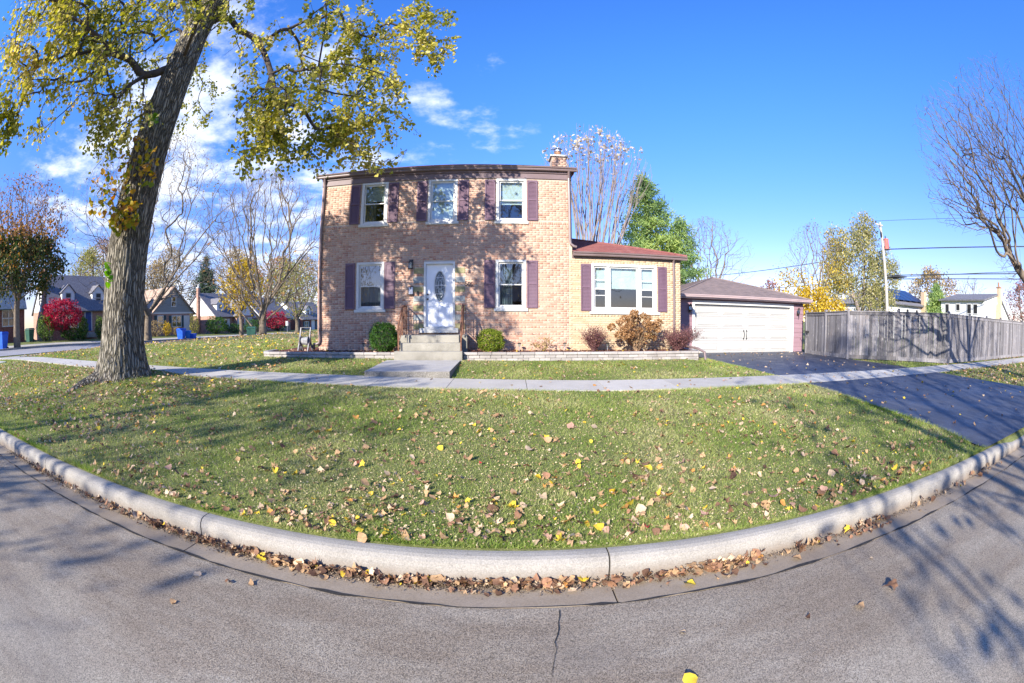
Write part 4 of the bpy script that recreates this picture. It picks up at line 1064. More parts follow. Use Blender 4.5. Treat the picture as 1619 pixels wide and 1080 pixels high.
# ---------------------------------------------------------------- utility pole and wires
M['pole'] = nmat('pole_wood', [(0.3, (0.36, 0.33, 0.30)), (0.7, (0.50, 0.47, 0.43))], 4, 5, 0.9, 0.1, stretch=(6, 6, .6), bump=0.4)
M['transformer'] = nmat('rusty_transformer', [(0.3, (0.36, 0.09, 0.075)), (0.7, (0.46, 0.16, 0.13))], 2.5, 5, 0.6, 0.3)
po = thing('utility_pole', (31.7, 24, .2), 'leaning grey wooden utility pole with a rusty red transformer', 'utility pole')
def pole_at(z): return Vector((31.72 - .045 * (z - .2), 24, z))
m = MB(); m.tube([pole_at(0), pole_at(4), pole_at(10.0)], [.17, .15, .11], 12); m.build('pole', M['pole'], po)
pt = pole_at(9.75)
m = MB(); m.box(pt.x - .85, pt.x + .25, 23.86, 23.96, 9.7, 9.82); m.tube([(pt.x - .6, 23.9, 9.7), (pt.x, 23.88, 9.1)], .03, 5); m.build('crossarm', M['pole'], po)
for xx_ in (pt.x - .75,):
    m = MB(); m.lathe([(.05, 0), (.07, .05), (.05, .1), (.07, .15), (.04, .22)], (xx_, 23.91, 9.82), 10); m.build('insulator', M['black'], po)
tc_ = pole_at(8.25)
m = MB(); m.lathe([(.25, -.48), (.27, -.46), (.27, .38), (.29, .40), (.24, .46), (.05, .50)], (tc_.x + .48, 23.9, 8.22), 18); tr_ = m.build('transformer', M['transformer'], po)
m = MB(); m.lathe([(.05, 0), (.07, .06), (.04, .12), (.06, .18), (.03, .26)], (tc_.x + .35, 23.85, 8.66), 8); m.build('bushing', M['black'], tr_)
m = MB(); m.box(tc_.x + .1, tc_.x + .25, 23.86, 23.94, 8.0, 8.5); m.build('bracket', M['steel'], po)
m = MB(); q = pole_at(8.9); m.box(q.x - .28, q.x - .12, 23.83, 23.95, 8.75, 9.1); m.tube([(q.x - .2, 23.89, 9.1), (q.x - .5, 23.9, 9.5), (q.x - .6, 23.9, 9.8)], .012, 4); m.build('fuse_cutout', M['black'], po)
m = MB(); q = pole_at(5.45); m.box(q.x, q.x + .3, 23.9, 23.98, 5.4, 5.5); m.tube([(q.x + .2, 23.9, 5.45), (q.x + .8, 23.2, 5.5), (q.x + 1.3, 22.3, 5.52)], [.06, .13, .05], 8); m.build('splice_case', M['black'], po)
M['wire'] = nmat('cable', [(0.3, (0.02, 0.02, 0.022)), (0.7, (0.05, 0.05, 0.052))], 5, 2, 0.6, 0.3)
def wire(a, b, sag, r, lab):
    a, b = Vector(a), Vector(b); n = 24
    m = MB(); m.tube([a + (b - a) * (i / n) - Vector((0, 0, sag * 4 * (i / n) * (1 - i / n))) for i in range(n + 1)], r, 5)
    tag(m.build('power_line', M['wire'], None, loc=a), lab, 'power line', 'cables strung along the alley')
E1 = (46.5, -7.5); E0 = (26, 62)
wire((pt.x - .75, 23.91, 10.0), (E1[0] - .8, E1[1], 10.4), .3, .016, 'thin bare wire running right from the very top of the pole')
wire((31.45, 23.9, 7.75), (E1[0], E1[1], 8.6), .25, .045, 'thickest black cable, running right from just below the red transformer')
wire((32.6, 22.3, 5.52), (E1[0], E1[1], 7.2), .1, .022, 'thin cable rising from the splice case, uppermost of the low cables')
wire((31.5, 23.9, 5.6), (E1[0], E1[1], 6.7), .2, .04, 'middle one of the low cables right of the pole')
wire((31.5, 23.9, 5.3), (E1[0], E1[1], 6.15), .2, .036, 'lowest cable running right from the pole over the white houses')
wire((31.3, 24.1, 7.6), (E0[0], E0[1], 7.6), .6, .035, 'upper cable running left of the pole above the garage roof')
wire((31.4, 24.1, 5.5), (E0[0], E0[1], 6.0), .7, .03, 'lower cable running left of the pole close above the garage roof')

# ---------------------------------------------------------------- garden lights, hose cart, bins, sign
for i, (x, y) in enumerate(((-4.0, 13.2), (.80, 13.22), (2.18, 13.2), (3.50, 13.1))):
    t_ = thing('garden_light', (x, y, .6), ['small solar path light beside the big dark boxwood', 'small solar path light right of the yellowish boxwood', 'small solar path light right of the spindly dry shrub', 'small solar path light between the barberry and the hydrangea'][i], 'path light', 'solar path lights in the bed')
    m = MB(); m.tube([(x, y, .55), (x, y, .76)], .012, 6); m.build('stake', M['steel'], t_)
    m = MB(); m.lathe([(.035, .15), (.045, .235)], (x, y, .6), 10); m.build('lamp_glass', M['glass'], t_)
    m = MB(); m.lathe([(.055, .236), (.06, .25), (.03, .268)], (x, y, .6), 10); m.build('cap', M['black'], t_)
M['resin'] = nmat('grey_resin', [(0.3, (0.15, 0.145, 0.16)), (0.7, (0.22, 0.21, 0.225))], 5, 3, 0.5, 0.4)
M['resin_d'] = nmat('dark_resin', [(0.3, (0.05, 0.05, 0.06)), (0.7, (0.09, 0.09, 0.1))], 5, 3, 0.5, 0.4)
hc = thing('hose_cart', (-6.05, 13.25, .6), 'grey plastic hose reel cart leaning by the corner downspout', 'hose reel')
for sx in (-6.28, -5.92):
    m = MB()
    m.prism([(13.02, .61), (13.10, .61), (13.28, .95), (13.36, 1.36), (13.32, 1.37), (13.20, .98)], 'x', sx, sx + .035); m.prism([(13.42, .61), (13.50, .62), (13.34, .92), (13.28, .88)], 'x', sx + .002, sx + .032); m.build('side_frame', M['resin'], hc)
m = MB(); N = 20; m.lathe([(.04, -.16), (.17, -.155), (.17, -.14), (.09, -.13), (.09, .13), (.17, .14), (.17, .155), (.04, .16)], (0, 0, 0), 20, lambda a, b, c: (-6.085 + c, 13.26 + a, .93 + b)); m.build('reel', M['resin'], hc)
M['hose'] = nmat('white_hose', [(0.3, (0.34, 0.34, 0.34)), (0.7, (0.44, 0.44, 0.43))], 5, 3, 0.5, 0.3)
m = MB(); m.tube([(-6.2 + .24 * k / 90, 13.26 + (.105 + .012 * (k // 30)) * math.cos(k * .7), .93 + (.105 + .012 * (k // 30)) * math.sin(k * .7)) for k in range(90)], .013, 5); m.build('hose', M['hose'], hc)
for sx in (-6.32, -5.86):
    m = MB(); m.lathe([(.03, -.02), (.10, -.02), (.105, 0), (.10, .02), (.03, .02)], (0, 0, 0), 16, lambda a, b, c: (sx + c, 13.46 + a, .705 + b)); m.build('wheel', M['resin_d'], hc)
m = MB(); m.tube([(-6.265, 13.34, 1.36), (-5.90, 13.34, 1.36)], .018, 8); m.build('handle', M['resin_d'], hc)

def bin_(x, y, z, h, w_, ang, mat, lab, grp=None, sx=1.0):
    t_ = thing('wheelie_bin', (x, y, z), lab, 'rubbish bin', grp)
    ca, sa = math.cos(ang), math.sin(ang)
    def T(a, b, c): return (x + a * ca - b * sa, y + a * sa + b * ca, z + c)
    m = MB(); a, b = w_ * .36 * sx, w_ * .5 * sx; hh = h * .90
    vs = [T(-a, -a, .04), T(a, -a, .04), T(a, a, .04), T(-a, a, .04), T(-b, -b, hh), T(b, -b, hh), T(b, b, hh), T(-b, b, hh)]
    m.add(vs, [(3, 2, 1, 0), (0, 1, 5, 4), (1, 2, 6, 5), (2, 3, 7, 6), (3, 0, 4, 7), (4, 5, 6, 7)]); m.cbox(-b - .02, b + .02, -b - .02, b + .02, hh - .05, hh, .01, T); m.build('body', mat, t_)
    m = MB(); m.add([T(-b - .03, -b - .04, hh + .005), T(b + .03, -b - .04, hh + .005), T(b + .03, b + .05, hh + .005), T(-b - .03, b + .05, hh + .005), T(-b * .8, -b * .8, h), T(b * .8, -b * .8, h), T(b * .8, b * .9, h), T(-b * .8, b * .9, h)], [(3, 2, 1, 0), (0, 1, 5, 4), (1, 2, 6, 5), (2, 3, 7, 6), (3, 0, 4, 7), (4, 5, 6, 7)]); m.build('lid', mat, t_)
    m = MB(); m.tube([T(-b * .8, b + .09, hh - .03), T(b * .8, b + .09, hh - .03)], .02, 6); m.build('handle', mat, t_)
    for s_ in (-1, 1):
        m = MB(); m.lathe([(.02, -.03), (.12, -.03), (.12, .03), (.02, .03)], (0, 0, 0), 12, lambda p, q, r_: T(s_ * (a + .05) + r_, a + .03 + p, .12 + q)); m.build('wheel', M['black'], t_)
M['bin_blue'] = nmat('blue_bin', [(0.3, (0.012, 0.09, 0.50)), (0.7, (0.02, 0.13, 0.62))], 3, 3, 0.5, 0.4)
M['bin_blue2'] = nmat('light_blue_bin', [(0.3, (0.012, 0.16, 0.52)), (0.7, (0.02, 0.22, 0.62))], 3, 3, 0.5, 0.4)
M['bin_green'] = nmat('green_bin', [(0.3, (0.02, 0.075, 0.055)), (0.7, (0.035, 0.11, 0.08))], 3, 3, 0.5, 0.4)
bin_(-34.75, 14.05, g(-34.75, 14.05), 1.30, .85, .3, M['bin_blue'], 'tall blue wheelie bin by the brick house, at the left edge')
bin_(-30.55, 34.5, g(-30.55, 34.5), 1.15, .80, .2, M['bin_blue'], 'blue wheelie bin on the far kerb before the grey gabled house', 'blue bins on the far kerb')
bin_(-30.35, 35.45, g(-30.35, 35.45), .92, .62, .5, M['bin_blue2'], 'lighter blue bin beside the tall one before the grey gabled house', 'blue bins on the far kerb')
bin_(-29.9, 35.75, g(-29.9, 35.75), .62, .62, .1, M['bin_blue'], 'small low blue bin, shortest of those on the far kerb', 'blue bins on the far kerb')
bin_(-20.3, 32.7, g(-20.3, 32.7), 1.18, .85, .4, M['bin_green'], 'dark green wheelie bin standing beside the big bare maple')
bin_(-38.7, 19.1, g(-38.7, 19.1), 1.15, .8, .2, M['bin_green'], 'dark green wheelie bin in the shade beside the white gabled house')
sg = thing('street_sign', (-26.8, 52.6, g(-26.8, 52.6)), 'small white sign on a thin post beyond the bare maple', 'sign')
m = MB(); zz_ = g(-26.8, 52.6); m.tube([(-26.8, 52.6, zz_), (-26.8, 52.6, zz_ + 1.5)], .04, 6); m.build('post', M['steel'], sg)
m = MB(); m.cbox(-27.0, -26.6, 52.53, 52.56, zz_ + 1.15, zz_ + 1.75, .01); m.build('plate', M['white'], sg)

# ---------------------------------------------------------------- houses across the side street
M['wall_red'] = nmat('far_red_brick', [(0.3, (0.20, 0.085, 0.065)), (0.7, (0.29, 0.13, 0.10))], 7, 5, 0.9, 0.1, fine=0.4, fscale=9)
M['wall_tan'] = nmat('far_tan_brick', [(0.3, (0.34, 0.20, 0.15)), (0.7, (0.43, 0.27, 0.205))], 6, 5, 0.9, 0.1, fine=0.4, fscale=9)
M['wall_grey'] = nmat('grey_siding', [(0.3, (0.23, 0.245, 0.24)), (0.7, (0.28, 0.295, 0.29))], 2, 4, 0.7, 0.2, stretch=(.2, .2, 9))
M['wall_white'] = nmat('white_siding', [(0.3, (0.70, 0.70, 0.68)), (0.7, (0.80, 0.80, 0.78))], 2, 4, 0.7, 0.2, stretch=(.2, .2, 9))
M['wall_blue'] = nmat('blue_siding', [(0.3, (0.17, 0.24, 0.31)), (0.7, (0.22, 0.30, 0.38))], 2, 4, 0.7, 0.2, stretch=(.2, .2, 9))
M['rf_tan'] = shingles('tan_shingles', (0.34, 0.23, 0.16), (0.40, 0.28, 0.20), (0.46, 0.34, 0.25))
M['rf_grey'] = shingles('slate_shingles', (0.12, 0.115, 0.125), (0.17, 0.165, 0.175), (0.22, 0.215, 0.22))
M['rf_blue'] = shingles('blue_grey_shingles', (0.11, 0.15, 0.19), (0.15, 0.20, 0.25), (0.2, 0.26, 0.31))
M['tealsh'] = nmat('teal_shutter', [(0.3, (0.02, 0.05, 0.06)), (0.7, (0.035, 0.075, 0.09))], 3, 3, 0.6, 0.3)
M['dglass'] = glassmat('far_glass', (0.30, 0.36, 0.40), 0.12)
EX, EY = .2, .98
def frame(k0, off):
    ox, oy = -25.5 + .2 * k0 - .98 * off, 14 + .98 * k0 + .2 * off
    return lambda a, b, z: (ox + EX * a - .98 * b, oy + EY * a + .2 * b, z)
def window_part(h, T, a0, a1, z0, z1, split=1, shut=None, cross=True):
    m = MB(); f = .09
    m.box(a0, a0 + f, -.07, .01, z0, z1, T); m.box(a1 - f, a1, -.07, .01, z0, z1, T); m.box(a0 + f, a1 - f, -.07, .01, z1 - f, z1, T); m.box(a0 + f, a1 - f, -.09, .01, z0, z0 + f, T)
    for i in range(1, split): q = a0 + (a1 - a0) * i / split; m.box(q - .05, q + .05, -.065, .01, z0 + f, z1 - f, T)
    zm = (z0 + z1) / 2
    if cross: m.box(a0 + f, a1 - f, -.05, .01, zm - .035, zm + .035, T)
    o = m.build('window', M['white'], h)
    m = MB(); m.quad(T(a0 + f, -.03, z0 + f), T(a1 - f, -.03, z0 + f), T(a1 - f, -.03, z1 - f), T(a0 + f, -.03, z1 - f)); m.build('pane', M['dglass'], o)
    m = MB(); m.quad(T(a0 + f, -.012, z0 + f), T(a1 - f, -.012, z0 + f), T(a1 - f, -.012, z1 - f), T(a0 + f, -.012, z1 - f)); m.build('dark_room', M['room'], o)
    if shut:
        for a, b in ((a0 - .45, a0 - .03), (a1 + .03, a1 + .45)): m = MB(); m.cbox(a, b, -.05, .01, z0, z1, .01, T); m.build('shutter', shut, h)
def gable(m, a0, a1, b, z0, z1, T, th=.12):
    """gable triangle in the plane b = const"""
    c = (a0 + a1) / 2
    m.add([T(a0, b, z0), T(a1, b, z0), T(c, b, z1), T(a0, b + th, z0), T(a1, b + th, z0), T(c, b + th, z1)], [(0, 1, 2), (5, 4, 3), (0, 3, 4, 1), (1, 4, 5, 2), (2, 5, 3, 0)])
def slope(m, A, B, C, D, th=.12):
    A, B, C, D = map(Vector, (A, B, C, D)); n = (B - A).cross(D - A).normalized()
    if n.z < 0: n = -n
    vs = [A + n * th, B + n * th, C + n * th, D + n * th, A, B, C, D]
    m.add(vs, [(0, 1, 2, 3), (7, 6, 5, 4), (0, 4, 5, 1), (1, 5, 6, 2), (2, 6, 7, 3), (3, 7, 4, 0)])
def far_house(label, k0, k1, off, depth, z0, ze, zr, lower, upper, roof, front_gable=False, name='neighbour_house'):
    T = frame(k0, off); W = k1 - k0
    h = thing(name, T(W / 2, 0, z0), label, 'house', 'houses across the side street')
    m = MB(); m.box(0, W, 0, depth, z0 - .6, ze, T); m.build('wall', lower, h)
    m = MB()
    if front_gable:
        gable(m, .001, W - .001, .0, ze + .001, zr, T); m.build('gable_wall', upper, h); m = MB(); gable(m, .001, W - .001, depth - .12, ze + .001, zr, T); m.build('gable_wall', upper, h)
        m = MB(); c = W / 2; e = .3; dz = (zr - ze) / c * e
        slope(m, T(-e, -.25, ze - dz), T(-e, depth + .25, ze - dz), T(c, depth + .25, zr), T(c, -.25, zr)); slope(m, T(W + e, -.25, ze - dz), T(W + e, depth + .25, ze - dz), T(c, depth + .25, zr), T(c, -.25, zr)); m.build('roof', roof, h)
    else:
        for a in (0.001, W - .121):
            c = depth / 2
            m.add([T(a, .001, ze + .001), T(a, depth - .001, ze + .001), T(a, c, zr), T(a + .12, .001, ze + .001), T(a + .12, depth - .001, ze + .001), T(a + .12, c, zr)], [(0, 2, 1), (3, 4, 5), (0, 1, 4, 3), (1, 2, 5, 4), (2, 0, 3, 5)]); m.build('gable_wall', upper, h); m = MB()
        m = MB(); c = depth / 2; e = .35; dz = (zr - ze) / c * e
        slope(m, T(-.2, -e, ze - dz), T(W + .2, -e, ze - dz), T(W + .2, c, zr), T(-.2, c, zr)); slope(m, T(-.2, depth + e, ze - dz), T(W + .2, depth + e, ze - dz), T(W + .2, c, zr), T(-.2, c, zr)); m.build('roof', roof, h)
    return h, T, W
def dormer(h, T, a0, a1, b0, depth, z0, z1, zr, wallm, roofm):
    m = MB(); m.box(a0, a1, b0, depth, z0, z1, T); gable(m, a0, a1, b0 + .001, z1, zr, T); d = m.build('dormer', wallm, h)
    m = MB(); c = (a0 + a1) / 2
    slope(m, T(a0 - .15, b0 - .15, z1 - .1), T(a0 - .15, depth, z1 - .1), T(c, depth, zr), T(c, b0 - .15, zr), .08); slope(m, T(a1 + .15, b0 - .15, z1 - .1), T(a1 + .15, depth, z1 - .1), T(c, depth, zr), T(c, b0 - .15, zr), .08); m.build('dormer_roof', roofm, d)
    f = .1; w0, w1 = a0 + (a1 - a0) * .25, a1 - (a1 - a0) * .25
    m = MB()
    for p, q, r_, s_ in ((w0, w0 + f, z0 + .3, z1), (w1 - f, w1, z0 + .3, z1), (w0 + f, w1 - f, z1 - f, z1), (w0 + f, w1 - f, z0 + .3, z0 + .4)): m.box(p, q, b0 - .05, b0 + .01, r_, s_, T)
    zm = (z0 + .3 + z1) / 2; m.box(w0 + f, w1 - f, b0 - .04, b0 + .01, zm - .03, zm + .03, T); m.build('dormer_window', M['white'], d)
    m = MB(); m.quad(T(w0 + f, b0 - .02, z0 + .4), T(w1 - f, b0 - .02, z0 + .4), T(w1 - f, b0 - .02, z1 - f), T(w0 + f, b0 - .02, z1 - f)); m.build('dormer_pane', M['black'], d)
def chim(h, T, a0, a1, b0, b1, z0, z1, mat): 
    m = MB(); m.box(a0, a1, b0, b1, z0, z1, T); c = m.build('chimney', mat, h)
    m = MB(); m.box(a0 - .06, a1 + .06, b0 - .06, b1 + .06, z1, z1 + .1, T); x, y, z = T((a0 + a1) / 2, (b0 + b1) / 2, z1 + .1); m.lathe([(.12, 0), (.12, .3), (.18, .32), (.05, .42)], (x, y, z), 10); m.build('chimney_cap', M['limestone'], c)
def fdoor(h, T, a0, a1, z0, z1, mat):
    m = MB(); m.box(a0 - .12, a0, -.08, .01, z0, z1 + .12, T); m.box(a1, a1 + .12, -.08, .01, z0, z1 + .12, T); m.box(a0, a1, -.08, .01, z1, z1 + .12, T); m.build('door_frame', M['white'], h)
    m = MB(); m.box(a0, a1, -.04, .01, z0, z1, T); m.box(a0 + .2, a1 - .2, -.055, -.03, z1 - .75, z1 - .2, T); m.build('door', mat, h)
    m = MB(); m.box(a0 - .5, a1 + .5, -1.0, -.001, z0 - .6, z0 - .15, T); m.box(a0 - .3, a1 + .3, -1.35, -1.001, z0 - .6, z0 - .3, T); m.build('doorstep', M['pad'], h)
M['door_blue'] = nmat('blue_door', [(0.3, (0.03, 0.06, 0.2)), (0.7, (0.05, 0.09, 0.27))], 3, 3, 0.5, 0.3)
# A: brick with a blue-grey roof, at the left edge
h, T, W = far_house('red brick house with a blue-grey roof behind the dark leafy tree', -9, 2.5, 17, 8, .75, 3.75, 7.6, M['wall_red'], M['wall_blue'], M['rf_blue'])
window_part(h, T, 8.6, 10.3, 2.0, 3.45, 2); window_part(h, T, 4.4, 6.0, 2.0, 3.45, 2)
# B: white gabled cape with two dormers
h, T, W = far_house('cape house with a white side gable, tall chimney and two dormers behind the crimson maple', 6.0, 17.5, 17, 8.5, .7, 3.35, 6.9, M['wall_tan'], M['wall_white'], M['rf_grey'])
dormer(h, T, 1.7, 3.4, .9, 4.0, 3.6, 5.0, 5.75, M['wall_white'], M['rf_grey']); dormer(h, T, 5.9, 7.6, .9, 4.0, 3.6, 5.0, 5.75, M['wall_white'], M['rf_grey'])
chim(h, T, -.45, -.005, 2.2, 3.0, .2, 7.4, M['wall_tan']); fdoor(h, T, 4.55, 5.35, 1.2, 3.05, M['door_blue']); window_part(h, T, 1.4, 3.6, 1.5, 3.0, 2); window_part(h, T, 7.0, 8.4, 1.5, 3.0, 2)
def side_window(h, k0, off, a, b0, b1, z0, z1):
    T = frame(k0, off); m = MB(); f = .09
    for p, q, r_, s_ in ((b0, b0 + f, z0, z1), (b1 - f, b1, z0, z1), (b0 + f, b1 - f, z1 - f, z1), (b0 + f, b1 - f, z0, z0 + f), (b0 + f, b1 - f, (z0 + z1) / 2 - .03, (z0 + z1) / 2 + .03)): m.box(a - .05, a + .02, p, q, r_, s_, T)
    o = m.build('window', M['white'], h); m = MB(); m.quad(T(a - .02, b0 + f, z0 + f), T(a - .02, b1 - f, z0 + f), T(a - .02, b1 - f, z1 - f), T(a - .02, b0 + f, z1 - f)); m.build('pane', M['black'], o)
side_window(h, 6.0, 17, 0, 3.3, 4.2, 3.9, 5.1); side_window(h, 6.0, 17, 0, 4.9, 5.8, 3.9, 5.1)
# C: grey front gable over brick
h, T, W = far_house('house with a grey front gable, tan roof and dark teal shutters', 20.35, 27.2, 17, 10, .3, 2.75, 5.7, M['wall_tan'], M['wall_grey'], M['rf_tan'], True)
m = MB(); m.box(-.02, W + .02, -.03, -.002, 2.66, 2.84, T); m.build('trim_band', M['white'], h)
window_part(h, T, .75, 1.75, 1.15, 2.5, 1, M['tealsh']); window_part(h, T, 3.1, 4.75, 1.1, 2.45, 2, M['tealsh']); window_part(h, T, 3.0, 3.85, 3.45, 4.65, 1); fdoor(h, T, 5.25, 6.0, .5, 2.3, M['white'])
m = MB(); m.box(-3.2, -.001, 3.0, 9, -.2, 2.4, T); m.build('side_wing', M['wall_tan'], h)
m = MB(); slope(m, T(-3.5, 2.7, 2.3), T(-3.5, 9.3, 2.3), T(0, 9.3, 4.0), T(0, 2.7, 4.0)); m.build('wing_roof', M['rf_tan'], h)
# D: white gable with chimney, dormer and a cross gable
h, T, W = far_house('white gabled house with a slate roof, side chimney and small dormer behind the round hedge', 31.3, 38.2, 17, 8, 0, 2.35, 5.4, M['wall_tan'], M['wall_white'], M['rf_grey'])
chim(h, T, -.4, -.005, 3.5, 3.95, -.4, 6.1, M['wall_tan']); dormer(h, T, .9, 2.3, .7, 3.6, 2.9, 3.9, 4.6, M['wall_white'], M['rf_grey'])
m = MB(); m.box(3.5, 6.9, -.8, .5, -.5, 2.3, T); m.build('bay_wall', M['wall_tan'], h)
m = MB(); gable(m, 3.5, 6.9, -.799, 2.301, 4.5, T); m.build('front_gable', M['wall_white'], h)
m = MB(); slope(m, T(3.3, -1.0, 2.1), T(3.3, 3.4, 2.1), T(5.2, 3.4, 4.55), T(5.2, -1.0, 4.55)); slope(m, T(7.1, -1.0, 2.1), T(7.1, 3.4, 2.1), T(5.2, 3.4, 4.55), T(5.2, -1.0, 4.55)); m.build('gable_roof', M['rf_grey'], h)
T2 = frame(31.3, 16.2); window_part(h, T2, 4.7, 5.5, 3.0, 3.9); window_part(h, T2, 4.1, 5.1, .7, 2.0, 1, M['white']); window_part(h, T, 1.1, 2.4, .6, 1.9, 2, M['white']); side_window(h, 31.3, 17, 0, 4.9, 5.7, 3.0, 3.7); fdoor(h, T2, 5.9, 6.6, .1, 1.9, M['white'])
# E
h, T, W = far_house('white gabled house half hidden behind the bare maple trunk', 41.2, 48.5, 17, 8, -.3, 2.0, 5.1, M['wall_tan'], M['wall_white'], M['rf_grey'])
side_window(h, 41.2, 17, 0, 4.6, 5.4, 2.6, 3.7); side_window(h, 41.2, 17, 0, 3.0, 3.8, .3, 1.5); window_part(h, T, 1.2, 2.6, .2, 1.6, 2); window_part(h, T, 4.6, 6.0, .2, 1.6, 2)
# F
h, T, W = far_house('low red brick house with white-framed windows beside the corner of the main house', 51.6, 61, 17, 8.5, -.6, 1.65, 4.6, M['wall_red'], M['wall_white'], M['rf_grey'])
window_part(h, T, .9, 2.1, -.1, 1.2, 2, M['tealsh']); fdoor(h, T, 3.1, 3.9, -.5, 1.3, M['white']); window_part(h, T, 4.7, 6.0, -.1, 1.2, 2, M['tealsh']); dormer(h, T, 2.5, 4.0, .9, 3.6, 1.9, 3.2, 3.9, M['wall_white'], M['rf_grey']); side_window(h, 51.6, 17, 0, 3.8, 4.6, 2.2, 3.2)

# two white houses beyond the fence
def axis_T(x, y, z): return (x, y, z)
h = thing('white_house', (44.5, 30, .2), 'low white house with blue solar panels on its roof beyond the fence', 'house')
m = MB(); m.box(39.6, 49.5, 30, 38, 0, 3.75); m.build('wall', M['wall_white'], h)
m = MB(); slope(m, (39.2, 29.5, 3.7), (50, 29.5, 3.7), (48.5, 34, 5.6), (40.8, 34, 5.6)); slope(m, (39.2, 38.5, 3.7), (50, 38.5, 3.7), (48.5, 34, 5.6), (40.8, 34, 5.6)); m.build('roof', M['rf_grey'], h)
for xa_, xb_ in ((39.21, 40.81), (49.9, 48.5)): m = MB(); m.add([(xa_, 29.6, 3.75), (xa_, 38.4, 3.75), (xb_, 34, 5.6)], [(0, 1, 2)]); m.build('roof_end', M['rf_grey'], h)
M['solar'] = nmat('solar_panel', [(0.3, (0.010, 0.018, 0.05)), (0.7, (0.016, 0.028, 0.075))], 3, 2, 0.3, 0.4)
for i in range(5):
    m = MB(); a0, a1 = 40.9 + i * 1.5, 42.3 + i * 1.5
    P = lambda a, f: Vector((a, 29.5 + 4.5 * f, 3.86 + 1.9 * f)) + Vector((0, -.08, .16))
    slope(m, P(a0, .12), P(a1, .12), P(a1, .85), P(a0, .85), .04); m.build('solar_panel', M['solar'], h)
for a0 in (41.6, 43.6, 45.9):
    m = MB(); m.box(a0, a0 + .7, 29.94, 30.01, 2.5, 3.4); wq = m.build('window', M['white'], h); m = MB(); m.box(a0 + .09, a0 + .61, 29.92, 29.935, 2.58, 3.32); m.build('pane', M['black'], wq)
m = MB(); m.box(47.4, 48.0, 29.4, 29.95, 0, 5.4); m.build('chimney', M['brick_buff'], h)
h = thing('white_house', (45, 18, .2), 'white house with a tall brick chimney on its sunlit gable beyond the fence', 'house')
hx, hy0, hy1 = 42.0, 17.7, 23.6
m = MB(); m.box(hx, 51.5, hy0, hy1, 0, 2.6); m.box(hx, 47.0, hy0, hy1, 2.6, 4.1); m.build('wall', M['wall_white'], h)
m = MB(); m.prism([(hx, 4.1), (47.0, 4.1), (47.0, 2.6), (51.5, 2.6), (46.9, 4.95)], 'y', hy0, hy0 + .15); m.build('gable_wall', M['wall_white'], h)
m = MB(); slope(m, (hx - .3, hy0 - .2, 4.08), (hx - .3, hy1 + .2, 4.08), (46.9, hy1 + .2, 4.95), (46.9, hy0 - .2, 4.95)); slope(m, (51.8, hy0 - .2, 2.45), (51.8, hy1 + .2, 2.45), (46.9, hy1 + .2, 4.95), (46.9, hy0 - .2, 4.95)); m.build('roof', M['rf_grey'], h)
for y0, y1, z0 in ((18.5, 19.15, 2.9), (19.35, 20.0, 2.9), (20.9, 21.5, 3.15), (22.4, 23.0, 2.9)):
    m = MB(); m.box(hx - .06, hx + .01, y0, y1, z0, 3.85); wq = m.build('window', M['white'], h); m = MB(); m.box(hx - .075, hx - .061, y0 + .09, y1 - .09, z0 + .08, 3.77); m.build('pane', M['black'], wq)
m = MB(); m.box(46.5, 47.2, hy0 - .45, hy0 - .002, 0, 5.6); cq = m.build('chimney', M['brick_buff'], h)
m = MB(); m.box(46.45, 47.25, hy0 - .5, hy0 + .05, 5.6, 5.7); m.lathe([(.12, 0), (.12, .45)], (46.85, hy0 - .2, 5.7), 10); m.build('chimney_cap', M['clay'], cq)
m = MB(); m.prism([(45.2, 0), (46.49, 0), (46.49, 4.0), (46.1, 4.0)], 'y', hy0 - .4, hy0 - .003); m.build('chimney_shoulder', M['brick_buff'], h)
# ---------------------------------------------------------------- trees: branches grown towards crown points
def ell(c, r, n, shell=0.0, rs=rng):
    d = rs.normal(size=(n, 3)); d /= np.linalg.norm(d, axis=1)[:, None]
    q = rs.uniform(shell ** 3, 1, n) ** (1 / 3)
    return np.array(c) + d * q[:, None] * np.array(r)
def grow(seed, par, pts, bf):
    """seed nodes (with parents) + free points -> nodes, parent index; each point joins where wire length + bf * path is least"""
    S = np.array(seed, float); n0 = len(S); N = len(pts)
    nodes = np.vstack([S, pts]); parent = list(par) + [-1] * N; plen = np.zeros(n0 + N)
    for i in range(n0):
        if par[i] >= 0: plen[i] = plen[par[i]] + np.linalg.norm(S[i] - S[par[i]])
    D = np.linalg.norm(pts[:, None, :] - S[None], axis=2) + bf * plen[None, :n0]
    bp = D.argmin(1); bc = D[np.arange(N), bp]; done = np.zeros(N, bool); order = list(range(n0))
    for _ in range(N):
        c = np.where(done, 1e9, bc); i = int(c.argmin()); done[i] = True; j = n0 + i
        parent[j] = int(bp[i]); plen[j] = plen[bp[i]] + np.linalg.norm(nodes[j] - nodes[bp[i]]); order.append(j)
        d = np.linalg.norm(pts - nodes[j], axis=1) + bf * plen[j]; b = d < bc; bc[b] = d[b]; bp[b] = j
    return nodes, np.array(parent), order
def branch_paths(nodes, parent, order, r0, tip, rmin=0.0):
    n = len(nodes); cnt = np.zeros(n); kids = [[] for _ in range(n)]
    for j in order:
        if parent[j] >= 0: kids[parent[j]].append(j)
    for j in order[::-1]:
        if not kids[j]: cnt[j] = 1
        if parent[j] >= 0: cnt[parent[j]] += cnt[j]
    e = math.log(r0 / tip) / math.log(max(cnt.max(), 2)); rad = tip * cnt ** e
    paths = []; stack = [(0, -1)]
    while stack:
        j, p = stack.pop(); path = [p] if p >= 0 else []
        while True:
            path.append(j)
            if not kids[j]: break
            k = max(kids[j], key=lambda q: cnt[q])
            stack += [(q, j) for q in kids[j] if q != k]; j = k
        paths.append(path)
    return paths, rad, cnt
